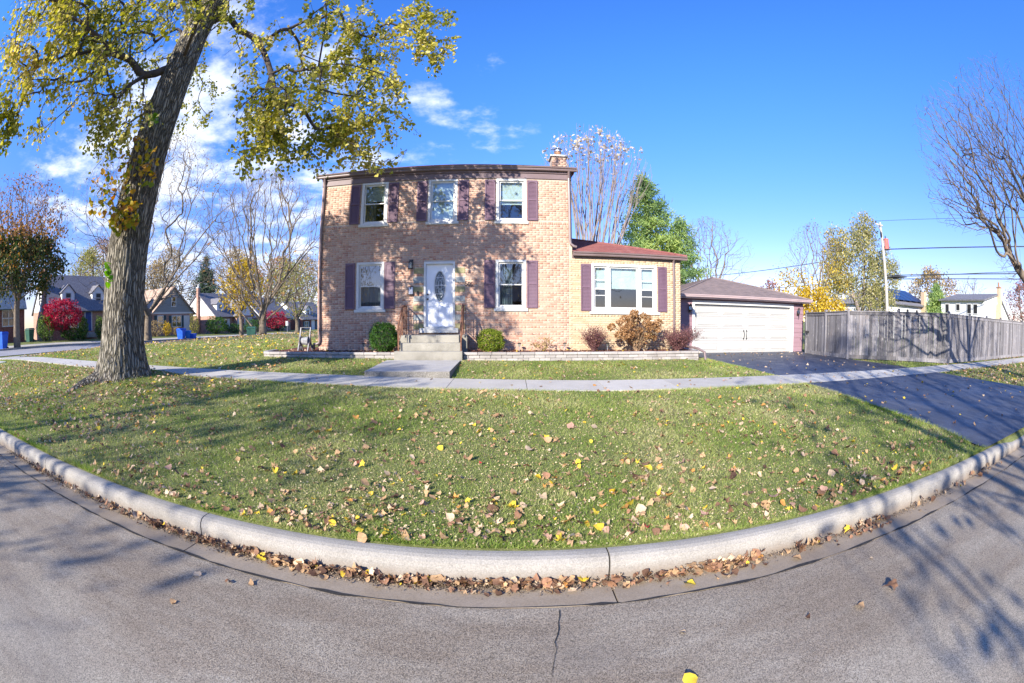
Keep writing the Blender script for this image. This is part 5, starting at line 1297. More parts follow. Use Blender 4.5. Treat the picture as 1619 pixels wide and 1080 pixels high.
def smooth_path(P, r, sub):
    if len(P) < 3 or sub < 2: return P, r
    Q = np.vstack([2 * P[0] - P[1], P, 2 * P[-1] - P[-2]]); out_ = []; ro = []
    for i in range(len(P) - 1):
        p0, p1, p2, p3 = Q[i], Q[i + 1], Q[i + 2], Q[i + 3]
        for k in range(sub):
            u = k / sub
            out_.append(.5 * (2 * p1 + (p2 - p0) * u + (2 * p0 - 5 * p1 + 4 * p2 - p3) * u * u + (3 * p1 - p0 - 3 * p2 + p3) * u ** 3)); ro.append(r[i] + (r[i + 1] - r[i]) * u)
    out_.append(P[-1]); ro.append(r[-1])
    return np.array(out_), np.array(ro)
def sweep(P, r, sides, V, F, base):
    n = len(P)
    T = np.gradient(P, axis=0) if n > 2 else np.repeat((P[1] - P[0])[None], 2, 0)
    T /= np.linalg.norm(T, axis=1)[:, None] + 1e-9
    ref = np.array([.31, .87, .38]) if abs(T[0] @ np.array([.31, .87, .38])) < .9 else np.array([.9, -.3, .3])
    U = ref - T * (T @ ref)[:, None]; U /= np.linalg.norm(U, axis=1)[:, None] + 1e-9; W = np.cross(T, U)
    a = np.arange(sides) * 2 * np.pi / sides
    ring = P[:, None, :] + r[:, None, None] * (U[:, None, :] * np.cos(a)[None, :, None] + W[:, None, :] * np.sin(a)[None, :, None])
    V.append(ring.reshape(-1, 3))
    i = np.arange(n - 1)[:, None] * sides; k = np.arange(sides)[None]; k2 = (k + 1) % sides
    F.append(np.stack([i + k, i + k2, i + sides + k2, i + sides + k], -1).reshape(-1, 4) + base)
    return base + n * sides
def skin_paths(paths, nodes, rad, skip_first=False, cap=1.0):
    V = []; F = []; b = 0
    for n_, path in enumerate(paths):
        if skip_first and n_ == 0: continue
        P = nodes[path]; r = rad[path].copy()
        if n_ and len(r) > 1: r[0] = min(r[0], r[1] * 1.25)
        r = np.minimum(r, cap); rm = r.max()
        if len(P) < 2: continue
        if rm > .012: P, r = smooth_path(P, r, 3 if rm > .05 else 2)
        b = sweep(P, r, 14 if rm > .14 else 8 if rm > .05 else 5 if rm > .016 else 3, V, F, b)
    return (np.vstack(V), np.vstack(F)) if V else (np.zeros((0, 3)), np.zeros((0, 4), int))
def leaf_cards(C, size, rs=rng, droop=.5, asp=.62, flat=0.0, heart=False):
    """one small folded leaf per centre"""
    n = len(C); d = rs.normal(size=(n, 3)); d[:, 2] = d[:, 2] * (1 - flat) - droop * 1.2; d /= np.linalg.norm(d, axis=1)[:, None]
    u = np.cross(d, rs.normal(size=(n, 3))); u /= np.linalg.norm(u, axis=1)[:, None] + 1e-9; nn = np.cross(d, u)
    s = size * rs.uniform(.6, 1.25, n)[:, None]
    if heart:
        ks = [(0, 0, 0), (.12, .46, .1), (.5, .5, .16), (1, 0, 0), (.5, -.5, .16), (.12, -.46, .1)]
        V = np.stack([C + d * s * a + u * s * b * asp * 1.5 + nn * s * c for a, b, c in ks], 1).reshape(-1, 3)
        i = np.arange(n)[:, None] * 6
        return V, np.vstack([i + np.array([[0, 1, 2, 3]]), i + np.array([[0, 3, 4, 5]])])
    V = np.stack([C, C + d * s * .48 + u * s * asp * .5 + nn * s * .1, C + d * s, C + d * s * .48 - u * s * asp * .5 + nn * s * .1], 1).reshape(-1, 3)
    i = np.arange(n)[:, None] * 4
    return V, np.vstack([i + np.array([[0, 1, 2]]), i + np.array([[0, 2, 3]])])
def tips_of(nodes, parent, cnt, maxc=3):
    idx = np.where((cnt <= maxc) & (parent >= 0))[0]
    return nodes[idx], nodes[parent[idx]]
def scatter_tips(A, B, n, spread, rs=rng):
    i = rs.integers(0, len(A), n); f = rs.uniform(0, 1, n)[:, None]
    return A[i] * (1 - f) + B[i] * f + rs.normal(size=(n, 3)) * spread
def tree(label, name, base, seed, par, pts, r0, tip, bf, mat, leaves=(), group=None, cat='tree', cap=9.0, flare=1.25):
    """leaves: list of (count, size, spread, material, filter(z)->mask or None, droop)"""
    t_ = thing(name, base, label, cat, group)
    nodes, parent, order = grow(seed, par, np.asarray(pts), bf)
    # a little wander so that no limb is ruler-straight
    jit = rng.normal(size=nodes.shape) * .02; jit[:len(seed)] = 0; nodes = nodes + jit
    paths, rad, cnt = branch_paths(nodes, parent, order, r0, tip)
    rad[0] *= flare
    V, F = skin_paths(paths[:1], nodes, rad, cap=cap)
    np_obj('trunk', V, F, mat, t_, None, True)
    V, F = skin_paths(paths, nodes, rad, True, cap=cap)
    np_obj('branches', V, F, mat, t_, None, True)
    A, B = tips_of(nodes, parent, cnt)
    for cnt_, size, spread, lm, filt, droop in leaves:
        a, b = A, B
        if filt is not None: k = filt(A); a, b = A[k], B[k]
        if len(a) == 0: continue
        V, F = leaf_cards(scatter_tips(a, b, cnt_, spread), size, droop=droop)
        np_obj('foliage', V, F, lm, t_)
    return t_, nodes, parent, cnt

# the big street tree on the parkway
BX, BY = -8.8, 7.35
tz = [0.0, 1.8, 3.3, 5.4, 6.7, 8.0, 9.3, 10.2]
tx = [-8.84, -8.66, -8.55, -8.25, -8.08, -7.92, -7.84, -7.66]
ty_ = [7.35, 7.35, 7.33, 7.3, 7.3, 7.32, 7.36, 7.42]
trr = [.74, .555, .545, .50, .475, .435, .40, .37]
mt = thing('street_tree', (BX, BY, g(BX, BY)), 'large leaning tree with furrowed grey bark and yellow-green leaves on the parkway', 'tree')
NA = 96; zsn = np.concatenate([np.linspace(-.12, 1.2, 26), np.linspace(1.25, 10.3, 110)])
V = []
for z in zsn:
    zz_ = max(z, 0) ; cx_, cy_, rr = np.interp(z, tz, tx), np.interp(z, tz, ty_), np.interp(z, tz, trr)
    if z < 1.8: rr = .555 + .16 * (1 - max(z, 0) / 1.8) ** 2.2
    fl = math.exp(-max(z, -.1) / .42)
    for k in range(NA):
        a = 2 * math.pi * k / NA
        lob = .34 * max(0, math.cos(a - 3.55)) ** 5 + .22 * max(0, math.cos(a - .25)) ** 4 + .16 * max(0, math.cos(a + 1.35)) ** 5 + .15 * max(0, math.cos(a - 1.9)) ** 5 + .12 * max(0, math.cos(a - 5.35)) ** 8
        from_n = Vector((math.cos(a) * 3.3, math.sin(a) * 3.3, z * .42)); wv = .22 * (math.sin(z * 1.9 + 2 * a) + math.sin(z * 3.7 - a))
        ridge = abs(math.sin(a * 15 + wv * 3 + 1.7 * math.sin(z * 1.3 + a * 3)))
        n1_ = math.sin(3 * a + z * .8) * .012 + math.sin(2 * a - z * .5 + 1) * .018
        r_ = rr * (1 + n1_) + .04 * (ridge ** .6 - .5) + (lob * 1.9 + .03) * fl + random.uniform(-.005, .005)
        V.append((cx_ + r_ * math.cos(a), cy_ + r_ * math.sin(a), .18 + z))
V = np.array(V); i_ = np.arange(len(zsn) - 1)[:, None] * NA; k_ = np.arange(NA)[None]; k2 = (k_ + 1) % NA
np_obj('trunk', V, np.stack([i_ + k_, i_ + k2, i_ + NA + k2, i_ + NA + k_], -1).reshape(-1, 4), M['bark'], mt, None, True)
# surface root running towards the kerb
m = MB(); m.tube([(-8.95, 7.1, .44), (-9.1, 6.6, .36), (-9.25, 6.15, .28), (-9.2, 5.7, .21), (-9.05, 5.2, .14)], [.34, .25, .18, .12, .04], 12); m.build('root', M['bark'], mt, smooth=True)
seed = [(-7.92, 7.32, 8.2), (-7.84, 7.36, 9.3), (-7.66, 7.42, 10.2)]; par = [-1, 0, 1]
def limb(frm, pts):
    p = frm
    for q in pts: seed.append(q); par.append(p); p = len(seed) - 1
    return p
limb(0, [(-8.3, 7.1, 9.35), (-8.6, 6.85, 9.25), (-8.87, 6.5, 8.6), (-9.02, 6.3, 7.65), (-9.15, 6.1, 6.6)])
limb(1, [(-8.5, 6.6, 10.4), (-9.2, 5.85, 10.55), (-9.7, 5.2, 10.0), (-10.07, 4.43, 9.0), (-10.2, 4.1, 7.7), (-10.3, 3.75, 6.4)])
limb(1, [(-7.35, 7.9, 9.95), (-7.0, 8.3, 9.6), (-6.4, 8.35, 9.15), (-5.85, 8.3, 8.45), (-5.4, 8.3, 7.6), (-5.05, 8.35, 6.7)])
limb(2, [(-7.2, 8.0, 11.1), (-6.4, 8.9, 11.7), (-5.2, 9.5, 11.3), (-4.2, 9.8, 10.0), (-3.3, 9.9, 8.5), (-2.8, 9.9, 7.2)])
limb(2, [(-7.5, 7.4, 11.6), (-7.2, 7.2, 13.2), (-6.8, 7.0, 14.8)])
limb(2, [(-8.2, 7.8, 11.4), (-9.2, 8.6, 12.4), (-10.4, 9.4, 12.8)])
blobs = [((-2.9, 10, 9.4), (1.8, 1.1, 1.4), 60, 1250), ((-3.5, 10, 7.5), (1.45, 1.1, 1.45), 65, 1350), ((-3.0, 10, 6.1), (1.15, .8, .85), 30, 620), ((-1.7, 10, 9.7), (.8, .8, 1.3), 22, 560),
         ((-4.8, 9.5, 9.4), (1.0, 1.0, 1.5), 40, 750), ((-3.95, 9.5, 5.95), (.5, .6, .75), 14, 420), ((-5.0, 8.5, 7.0), (.75, .8, 1.2), 36, 620), ((-5.1, 8.5, 5.75), (1.0, .8, .75), 36, 900),
         ((-6.1, 8.1, 8.6), (.8, .8, 1.3), 26, 260), ((-7.3, 7.3, 10.3), (1.1, .9, .8), 22, 560),
         ((-10.6, 3.3, 8.6), (.8, 1.2, 1.2), 46, 800), ((-10.0, 4.6, 9.2), (.9, 1.3, .9), 46, 750), ((-10.1, 3.2, 6.7), (.5, .8, 1.1), 26, 800), ((-9.1, 6.1, 8.2), (.8, .9, 1.1), 30, 420),
         ((-9.8, 5.0, 7.8), (.7, 1.0, 1.0), 34, 800), ((-8.8, 6.0, 6.3), (.7, .8, 1.1), 36, 650), ((-11.4, 3.8, 10.2), (1.1, 1.9, .8), 40, 800), ((-9.9, 3.2, 5.75), (.25, .4, .5), 10, 330),
         ((-4.0, 9.0, 12.6), (2.6, 2.2, 1.4), 60, 1300), ((-7.5, 7.2, 13.6), (2.6, 2.6, 1.8), 70, 900), ((-10.8, 8.6, 12.2), (2.2, 2.2, 2.0), 60, 1000), ((-12.3, 6.6, 11.0), (1.8, 1.8, 1.6), 40, 700), ((-7.2, 4.6, 12.6), (1.8, 1.8, 1.4), 40, 700), ((-11.0, 10.6, 9.6), (1.6, 1.6, 1.6), 40, 800)]
blobs += [((-6.05, 5.74, 8.37), (0.6, 0.71, 0.62), 13, 105), ((-9.59, 6.13, 7.0), (0.45, 0.6, 0.52), 13, 105), ((-11.34, 2.72, 8.12), (0.6, 0.58, 0.68), 13, 105), ((-8.49, 7.06, 6.44), (0.58, 0.56, 0.75), 13, 105), ((-7.04, 4.42, 8.0), (0.64, 0.63, 0.57), 13, 105), ((-10.55, 4.37, 8.93), (0.51, 0.63, 0.69), 13, 105), ((-6.44, 2.69, 8.88), (0.58, 0.66, 0.59), 13, 105), ((-5.56, 4.01, 9.32), (0.69, 0.71, 0.72), 13, 105), ((-10.62, 2.49, 9.88), (0.63, 0.53, 0.55), 13, 105), ((-5.47, 4.36, 7.17), (0.67, 0.66, 0.62), 13, 105), ((-9.04, 6.07, 6.07), (0.6, 0.71, 0.49), 13, 105), ((-7.36, 1.75, 8.05), (0.61, 0.51, 0.47), 13, 105), ((-10.87, 3.63, 10.01), (0.69, 0.62, 0.64), 13, 105), ((-9.67, 5.27, 8.43), (0.68, 0.65, 0.71), 13, 105), ((-2.71, 8.63, 6.79), (0.66, 0.79, 0.85), 13, 105), ((-7.9, 5.54, 8.91), (0.64, 0.69, 0.58), 13, 105), ((-3.54, 7.69, 6.71), (0.64, 0.69, 0.6), 13, 105), ((-8.63, 1.78, 8.76), (0.56, 0.51, 0.63), 13, 105), ((-6.07, 9.21, 6.86), (0.7, 0.67, 0.77), 13, 105), ((-9.32, 3.66, 8.29), (0.66, 0.62, 0.53), 13, 105), ((-3.48, 6.82, 7.91), (0.46, 0.64, 0.56), 13, 105), ((-4.71, 5.31, 8.52), (0.56, 0.83, 0.75), 13, 105), ((-4.4, 6.86, 5.95), (0.69, 0.86, 0.45), 13, 105), ((-9.99, 2.17, 8.98), (0.57, 0.67, 0.5), 13, 105), ((-7.91, 2.7, 8.26), (0.65, 0.48, 0.55), 13, 105), ((-7.61, 2.04, 10.74), (0.6, 0.72, 0.55), 13, 105), ((-6.21, 3.09, 7.61), (0.53, 0.55, 0.53), 13, 105), ((-6.49, 10.53, 6.49), (0.93, 0.62, 0.45), 13, 105), ((-3.97, 9.95, 6.24), (1.03, 0.88, 0.55), 13, 105), ((-9.23, 3.37, 9.9), (0.72, 0.6, 0.69), 13, 105), ((-7.2, 4.05, 6.66), (0.77, 0.52, 0.45), 13, 105), ((-10.31, 4.57, 6.53), (0.57, 0.45, 0.61), 13, 105), ((-9.4, 2.22, 10.97), (0.62, 0.76, 0.52), 13, 105), ((-7.9, 3.25, 7.39), (0.61, 0.54, 0.47), 13, 105), ((-7.61, 3.94, 9.41), (0.72, 0.63, 0.66), 13, 105), ((-9.08, 1.58, 10.29), (0.61, 0.45, 0.53), 13, 105), ((-6.16, 2.65, 10.37), (0.56, 0.56, 0.53), 13, 105), ((-11.05, 3.57, 7.27), (0.58, 0.6, 0.54), 13, 105), ((-11.28, 2.58, 10.87), (0.64, 0.54, 0.57), 13, 105), ((-8.43, 4.74, 7.32), (0.51, 0.56, 0.74), 13, 105), ((-9.44, 3.81, 7.01), (0.55, 0.52, 0.51), 13, 105), ((-7.4, 5.72, 6.0), (0.8, 0.61, 0.45), 13, 105), ((-9.76, 2.4, 7.8), (0.69, 0.57, 0.51), 13, 105), ((-5.1, 8.29, 6.46), (0.64, 0.72, 0.8), 13, 105), ((-6.98, 1.65, 9.6), (0.71, 0.45, 0.57), 13, 105), ((-9.33, 4.73, 9.53), (0.73, 0.61, 0.6), 13, 105)]  # extra crown clumps, mostly out of view, added to dapple the facade with shade
pts = np.vstack([ell(c, r, n, .2) for c, r, n, _ in blobs])
nodes, parent, order = grow(seed, par, pts, .22)
# twigs hang: fine ends get pendulous continuations
nodes = nodes + np.vstack([np.zeros((len(seed), 3)), rng.normal(size=(len(pts), 3)) * .04])
tw = []; twp = []
for j in range(len(seed), len(nodes)):
    for _ in range(2):
        q = nodes[j] + np.array([rng.normal() * .18, rng.normal() * .18, -rng.uniform(.15, .55)]); tw.append(q); twp.append(j)
n_old = len(nodes); nodes = np.vstack([nodes, np.array(tw)]); parent = np.concatenate([parent, np.array(twp)]); order = order + list(range(n_old, len(nodes)))
paths, rad, cnt = branch_paths(nodes, parent, order, .17, .0042)
V, F = skin_paths(paths, nodes, rad, cap=.14); np_obj('branches', V, F, M['bark_dark'], mt, None, True)
A, B = nodes[n_old:], nodes[parent[n_old:]]
C = []
for c, r, n, nl in blobs:
    d = np.abs((A - np.array(c)) / (np.array(r) * 1.35 + .1)); k = np.where((d ** 2).sum(1) < 1.25)[0]
    if len(k): C.append(scatter_tips(A[k], B[k], int(nl * 1.45), .07))
C = np.vstack(C)
V, F = leaf_cards(C, .086, droop=.5, asp=.8, heart=True); np_obj('crown', V, F, M['leaf_main'], mt)
# leafy sprouts on the trunk
sp = [((-7.95, 6.55, 4.0), (.55, .35, .40), 60, 165), ((-8.05, 6.62, 5.2), (.50, .40, .75), 50, 95), ((-8.6, 6.2, 4.5), (.4, .45, .6), 30, 70), ((-7.5, 6.75, 5.0), (.28, .25, .55), 20, 40)]
ps = np.vstack([ell(c, r, n) for c, r, n, _ in sp]); nd, pa, od = grow([(-8.2, 6.95, 3.7), (-8.1, 6.86, 4.5), (-8.0, 6.85, 5.4)], [-1, 0, 1], ps, .3)
pth, rd, ct = branch_paths(nd, pa, od, .03, .004); V, F = skin_paths(pth, nd, rd); np_obj('sprout_twigs', V, F, M['bark_dark'], mt, None, True)
C = np.vstack([ell(c, r, k) for c, r, n, k in sp]); V, F = leaf_cards(C, .115, droop=.7, asp=.85, heart=True); np_obj('sprout_leaves', V, F, M['leaf_sprout'], mt)
C = np.vstack([ell((-7.62, 6.62, 6.25), (.15, .12, .15), 20), ell((-8.2, 6.35, 2.75), (.10, .10, .30), 13)]); V, F = leaf_cards(C, .13, droop=.4, asp=.95, heart=True); np_obj('bright_leaves', V, F, M['leaf_bright'], mt)

LB = {'brown': leafmat('brown_leaf', [(0, (0.20, 0.09, 0.04)), (0.5, (0.32, 0.17, 0.08)), (1, (0.42, 0.26, 0.14))], .3), 'dgreen': leafmat('dark_green_leaf', [(0, (0.025, 0.045, 0.012)), (0.6, (0.05, 0.08, 0.018)), (0.9, (0.12, 0.12, 0.03)), (1, (0.28, 0.16, 0.04))], .25),
      'yellow': leafmat('yellow_leaf', [(0, (0.42, 0.27, 0.02)), (0.6, (0.62, 0.43, 0.03)), (1, (0.72, 0.55, 0.08))], .4), 'ygreen': leafmat('yellow_green_leaf', [(0, (0.16, 0.18, 0.03)), (0.5, (0.34, 0.33, 0.07)), (1, (0.52, 0.45, 0.16))], .4),
      'tan': leafmat('tan_leaf', [(0, (0.24, 0.17, 0.09)), (0.5, (0.38, 0.28, 0.14)), (1, (0.52, 0.40, 0.17))], .35), 'orange': leafmat('orange_leaf', [(0, (0.35, 0.19, 0.05)), (0.5, (0.46, 0.27, 0.08)), (1, (0.40, 0.15, 0.05))], .35),
      'pale': leafmat('pale_leaf', [(0, (0.45, 0.37, 0.30)), (0.5, (0.60, 0.52, 0.40)), (1, (0.70, 0.62, 0.42))], .35), 'pine': leafmat('pine_needles', [(0, (0.12, 0.21, 0.10)), (0.4, (0.25, 0.37, 0.14)), (0.75, (0.44, 0.55, 0.17)), (1, (0.60, 0.64, 0.22))], .45, (.45, .6)),
      'birch': leafmat('birch_leaf', [(0, (0.14, 0.15, 0.04)), (0.4, (0.30, 0.29, 0.10)), (0.8, (0.46, 0.42, 0.20)), (1, (0.60, 0.52, 0.28))], .4), 'crimson': leafmat('crimson_leaf', [(0, (0.22, 0.012, 0.035)), (0.6, (0.38, 0.025, 0.06)), (1, (0.50, 0.06, 0.09))], .35),
      'redbrown': leafmat('red_brown_leaf', [(0, (0.22, 0.08, 0.06)), (1, (0.38, 0.19, 0.15))], .3), 'box': leafmat('boxwood_leaf', [(0, (0.018, 0.06, 0.008)), (0.6, (0.045, 0.12, 0.014)), (1, (0.10, 0.20, 0.03))], .2),
      'box2': leafmat('yellow_boxwood_leaf', [(0, (0.08, 0.14, 0.012)), (0.6, (0.18, 0.24, 0.02)), (1, (0.34, 0.34, 0.05))], .25), 'plum': leafmat('barberry_leaf', [(0, (0.09, 0.03, 0.035)), (0.5, (0.16, 0.06, 0.065)), (1, (0.28, 0.14, 0.12))], .2),
      'spruce': leafmat('spruce_needles', [(0, (0.03, 0.06, 0.035)), (0.5, (0.06, 0.10, 0.055)), (1, (0.11, 0.16, 0.08))], .15), 'arbor': leafmat('arborvitae', [(0, (0.05, 0.10, 0.015)), (1, (0.16, 0.25, 0.04))], .2)}
def vase(base, h0, h1, rx, n, top_bias=.6, seed_stems=5, spread=.35, lean=(0, 0)):
    """points filling a vase crown above a short trunk, with a few starting limbs"""
    bx, by, bz = base
    u = rng.uniform(0, 1, n) ** top_bias; a = rng.uniform(0, 2 * np.pi, n); rr = rng.uniform(.05, 1, n) ** .6
    prof = np.sin(np.clip(u * .86 + .12, 0, 1) * np.pi) ** .75
    P = np.stack([bx + lean[0] * u + np.cos(a) * rr * rx * prof, by + lean[1] * u + np.sin(a) * rr * rx * prof, bz + h0 + (h1 - h0) * u], 1)
    sd = [(bx, by, bz - .1), (bx, by, bz + h0 * .5), (bx + rng.normal() * .05, by, bz + h0 * .85)]; pr = [-1, 0, 1]
    for k in range(seed_stems):
        a_ = 2 * np.pi * (k + rng.uniform(-.3, .3)) / seed_stems; d = np.array([np.cos(a_) * spread, np.sin(a_) * spread, 1.0]); L = (h1 - h0) * .22; p = 2
        for q in range(1, 3): sd.append((bx + d[0] * L * q, by + d[1] * L * q, bz + h0 * .85 + L * q)); pr.append(p); p = len(sd) - 1
    return sd, pr, P
def gz(x, y): return (x, y, g(x, y))
# left side
b = gz(-20.1, 34.4); s_, p_, P = vase(b, 3.0, 15.4, 7.6, 3000, .72, 10, .8)
tree('bare vase-shaped maple with a few orange leaves beside the green bin', 'maple_tree', b, s_, p_, P, .34, .0085, .62, M['bark_far'], [(260, .26, .2, LB['orange'], lambda A: A[:, 2] < 7.5, .3)])
b = gz(-31.4, 30.1); s_, p_, P = vase(b, 3.0, 20, 11, 3000, .8, 7, 1.0)
tree('tall bare spreading tree standing before the grey gabled house', 'bare_tree', b, s_, p_, P, .36, .0085, .42, M['bark_far'], [(1500, .2, .3, LB['tan'], lambda A: A[:, 2] > 9, .3)])
b = gz(-34.4, 15.5); s_, p_, P = vase(b, 3.9, 8.6, 4.9, 420, .8, 5, .5); P2 = ell((b[0], b[1], b[2] + 9.6), (4.8, 4.8, 3.2), 800)
tree('leafy tree, dark green below and bare brown on top, near the left edge', 'half_bare_tree', b, s_, p_, np.vstack([P, P2]), .30, .010, .5, M['bark_far'], [(8200, .29, .32, LB['dgreen'], lambda A: (A[:, 2] < 8.0) & (A[:, 2] > 4.3), .3), (2600, .27, .34, LB['orange'], lambda A: (A[:, 2] > 5.5) & (A[:, 2] < 9.5), .3), (2600, .22, .3, LB['brown'], lambda A: A[:, 2] > 7.2, .3)])
b = gz(-28.6, 43.7); s_, p_, P = vase(b, 3.0, 8.6, 3.2, 260, .8, 5, .5)
tree('small golden yellow tree on a bare trunk across the side street', 'yellow_tree', b, s_, p_, P, .24, .012, .5, M['bark_far'], [(2000, .34, .28, LB['yellow'], None, .3)])
b = gz(-26.3, 54.8); s_, p_, P = vase(b, 2.2, 9.5, 4.0, 420, .8, 5, .6)
tree('sparse yellow-green tree beside the low red brick house', 'thin_tree', b, s_, p_, P, .28, .012, .5, M['bark_far'], [(1100, .28, .3, LB['ygreen'], None, .3)])
far = [('distant dark spruce rising behind the white gabled houses', 'spruce_tree', (-52, 66), 13.5, 4.2, 'spruce'),
       ('distant tan-leaved tree behind the roof of the grey gabled house', 'tan_tree', (-62, 66), 16, 6.5, 'tan'), ('distant orange-tan tree between the spruce and the bare maple', 'orange_tree', (-48, 76), 13.5, 6, 'orange'),
       ('distant yellow-tan tree left of the dark spruce', 'tan_tree', (-58, 58), 12, 5.5, 'tan'), ('distant bare-topped tan tree behind the chimney of the white gabled house', 'tan_tree', (-54, 80), 17, 7, 'tan'), ('distant orange tree between the yellow tree and the bare maple trunk', 'orange_tree', (-45, 84), 15, 7, 'orange'), ('distant greenish tree behind the second crimson tree', 'green_tree', (-40, 78), 13, 6, 'ygreen'), ('distant brown twiggy tree behind the cape house ridge', 'brown_tree', (-66, 50), 16, 7, 'brown'),
       ('distant pale tan tree behind the low brick house', 'tan_tree', (-42, 92), 16, 7, 'tan'), ('distant half-bare tree behind the cape house with two dormers', 'half_bare_tree', (-60, 42), 12.5, 5.5, 'ygreen'), ('distant thin tan tree behind the half-bare maple crown', 'tan_tree', (-36, 100), 21, 9, 'brown')]
def conifer(label, name, base, h, r, lm, nb, card, mat=None, z0=.12, cat='tree', asp=.16, bare=.0):
    t_ = thing(name, base, label, cat)
    bx, by, bz = base
    m = MB(); m.tube([(bx, by, bz - .1), (bx, by, bz + h * .5), (bx, by, bz + h * .97)], [h * .018, h * .011, .02], 8); m.build('trunk', mat or M['bark_dark'], t_, smooth=True)
    C = []; bm_ = MB()
    for i in range(nb):
        u = rng.uniform(0, 1) ** .85; z = bz + h * (z0 + (1 - z0) * u); L = r * (1 - u) ** .75 * rng.uniform(.55, 1.1) + .15; a = rng.uniform(0, 6.283)
        dx, dy = math.cos(a), math.sin(a); n = max(3, int(L * 5)); up = rng.uniform(-.15, .3)
        if i % 3 == 0: bm_.tube([(bx, by, z), (bx + dx * L * .6, by + dy * L * .6, z + up * L * .5), (bx + dx * L, by + dy * L, z + up * L)], [.03, .02, .006], 4, False)
        for f in np.linspace(.3, 1, n):
            for _ in range(card[2]): C.append((bx + dx * L * f + rng.normal() * .16 * L ** .5, by + dy * L * f + rng.normal() * .16 * L ** .5, z + up * L * f + rng.normal() * .10))
    if bm_.v: bm_.build('branches', mat or M['bark_dark'], t_)
    V, F = leaf_cards(np.array(C), card[0], droop=card[1], asp=asp); np_obj('foliage', V, F, lm, t_)
    return t_
for lab, nm, (x, y), h, r, lm in far:
    b = gz(x, y)
    if nm == 'spruce_tree': conifer(lab, nm, b, h, r, LB[lm], 260, (.7, .4, 3)); continue
    s_, p_, P = vase(b, h * .16, h, r, 900, .75, 6, .5); tree(lab, nm, b, s_, p_, P, .35, .014, .5, M['bark_far'], [(3000, .36, .5, LB[lm], None, .2)])
# behind the house
b = (7.2, 27.0, .3)
sd = [(5.3, 24, .3), (5.3, 24, 1.2)]; pr = [-1, 0]
for k, (x, y) in enumerate(((3.9, 23.6), (4.7, 24.4), (5.4, 23.8), (6.1, 24.5), (6.9, 24.0), (7.4, 24.2))):
    sd += [(5.3 + (x - 5.3) * .6, y, 4.5), (x + (x - 5.3) * .25, y, 8.0)]; pr += [1, len(sd) - 2]
P = np.vstack([ell((5.9, 24, 10.2), (3.5, 2.0, 3.1), 950), ell((5.8, 24, 6.5), (1.9, 1.4, 2.4), 120)])
tree('bare multi-stemmed tree with pale leaves at its tips behind the chimney', 'magnolia_tree', (5.3, 24, .3), sd, pr, P, .30, .007, .95, M['bark_pale'], [(520, .24, .1, LB['pale'], lambda A: A[:, 2] > 11.3, .3)])
cn = conifer('tall feathery green pine behind the wing roof', 'pine_tree', (9.6, 26, .3), 10.4, 3.6, LB['pine'], 250, (.42, .1, 7), z0=.16, asp=.13)
conifer('shorter yellowish pine in front of the tall one behind the wing', 'pine_tree', (11.6, 25.2, .3), 7.6, 2.6, LB['pine'], 150, (.40, .1, 7), z0=.12, asp=.13)
b = (17.2, 32, .2); s_, p_, P = vase(b, 3.2, 9.8, 4.4, 1100, .8, 6, .5); tree('bare slender tree right of the pine above the garage roof', 'bare_tree', b, s_, p_, P, .2, .007, .5, M['bark_far'], [])
b = (29.5, 40, .2); s_, p_, P = vase(b, 1.8, 5.6, 2.6, 160, .8, 5, .5); tree('small red-brown tree peeking over the garage roof', 'red_tree', b, s_, p_, P, .15, .012, .5, M['bark_far'], [(900, .24, .2, LB['redbrown'], None, .2)])
b = (20.3, 22, .2); s_, p_, P = vase(b, 2.0, 7.9, 2.9, 1000, .75, 6, .4); tree('mostly bare tree keeping yellow leaves on its low boughs, right of the garage', 'half_bare_tree', b, s_, p_, P, .16, .005, .6, M['bark_far'], [(1100, .17, .2, LB['yellow'], lambda A: (A[:, 2] < 4.9) & (A[:, 0] < 20.2), .3), (160, .12, .2, LB['brown'], None, .2)])
P = np.vstack([ell((18.3, 20, 2.6), (1.6, 1.2, 1.2), 160), ell((20.1, 20, 2.2), (1.2, 1.0, .9), 90)])
tree('bright yellow bush rising behind the gate', 'yellow_bush', (18.6, 20, .2), [(18.6, 20, .2), (18.6, 20, .8)], [-1, 0], P, .07, .007, .4, M['bark_dark'], [(3000, .17, .14, LB['yellow'], None, .3)], None, 'bush')
b = (28.3, 24, .2)
P = np.vstack([ell((28.0, 24, 6.2), (3.5, 2.2, 3.3), 330, .2), ell((29.0, 24, 9.2), (1.6, 1.4, 1.7), 110), ell((25.2, 24, 6.6), (1.6, 1.2, 2.8), 150), ell((24.4, 24, 4.6), (1.3, 1.2, 1.9), 80), ell((32.6, 24.3, 6.0), (2.3, 1.3, 2.5), 170), ell((30, 23.6, 3.4), (3.0, 1.3, 1.5), 120)])
P = P + np.array([1.7, 1.9, .15]); b = (30.0, 25.9, .2)
sd = [(28.3, 24, .1), (28.3, 24, 1.6), (27.2, 24, 3.6), (26.4, 24, 5.6), (28.6, 24, 4.2), (29.0, 24, 7.0), (30.2, 24, 3.8), (31.6, 24.1, 5.4)]
sd = [(q[0] + 1.7, q[1] + 1.9, q[2]) for q in sd]
tree('large weeping pale yellow-green tree left of the utility pole', 'birch_tree', b, sd, [-1, 0, 1, 2, 1, 4, 1, 6], P, .26, .008, .4, M['bark_pale'], [(19000, .19, .27, LB['birch'], None, .9), (900, .2, .3, LB['yellow'], lambda A: A[:, 0] < 27.4, .5)])
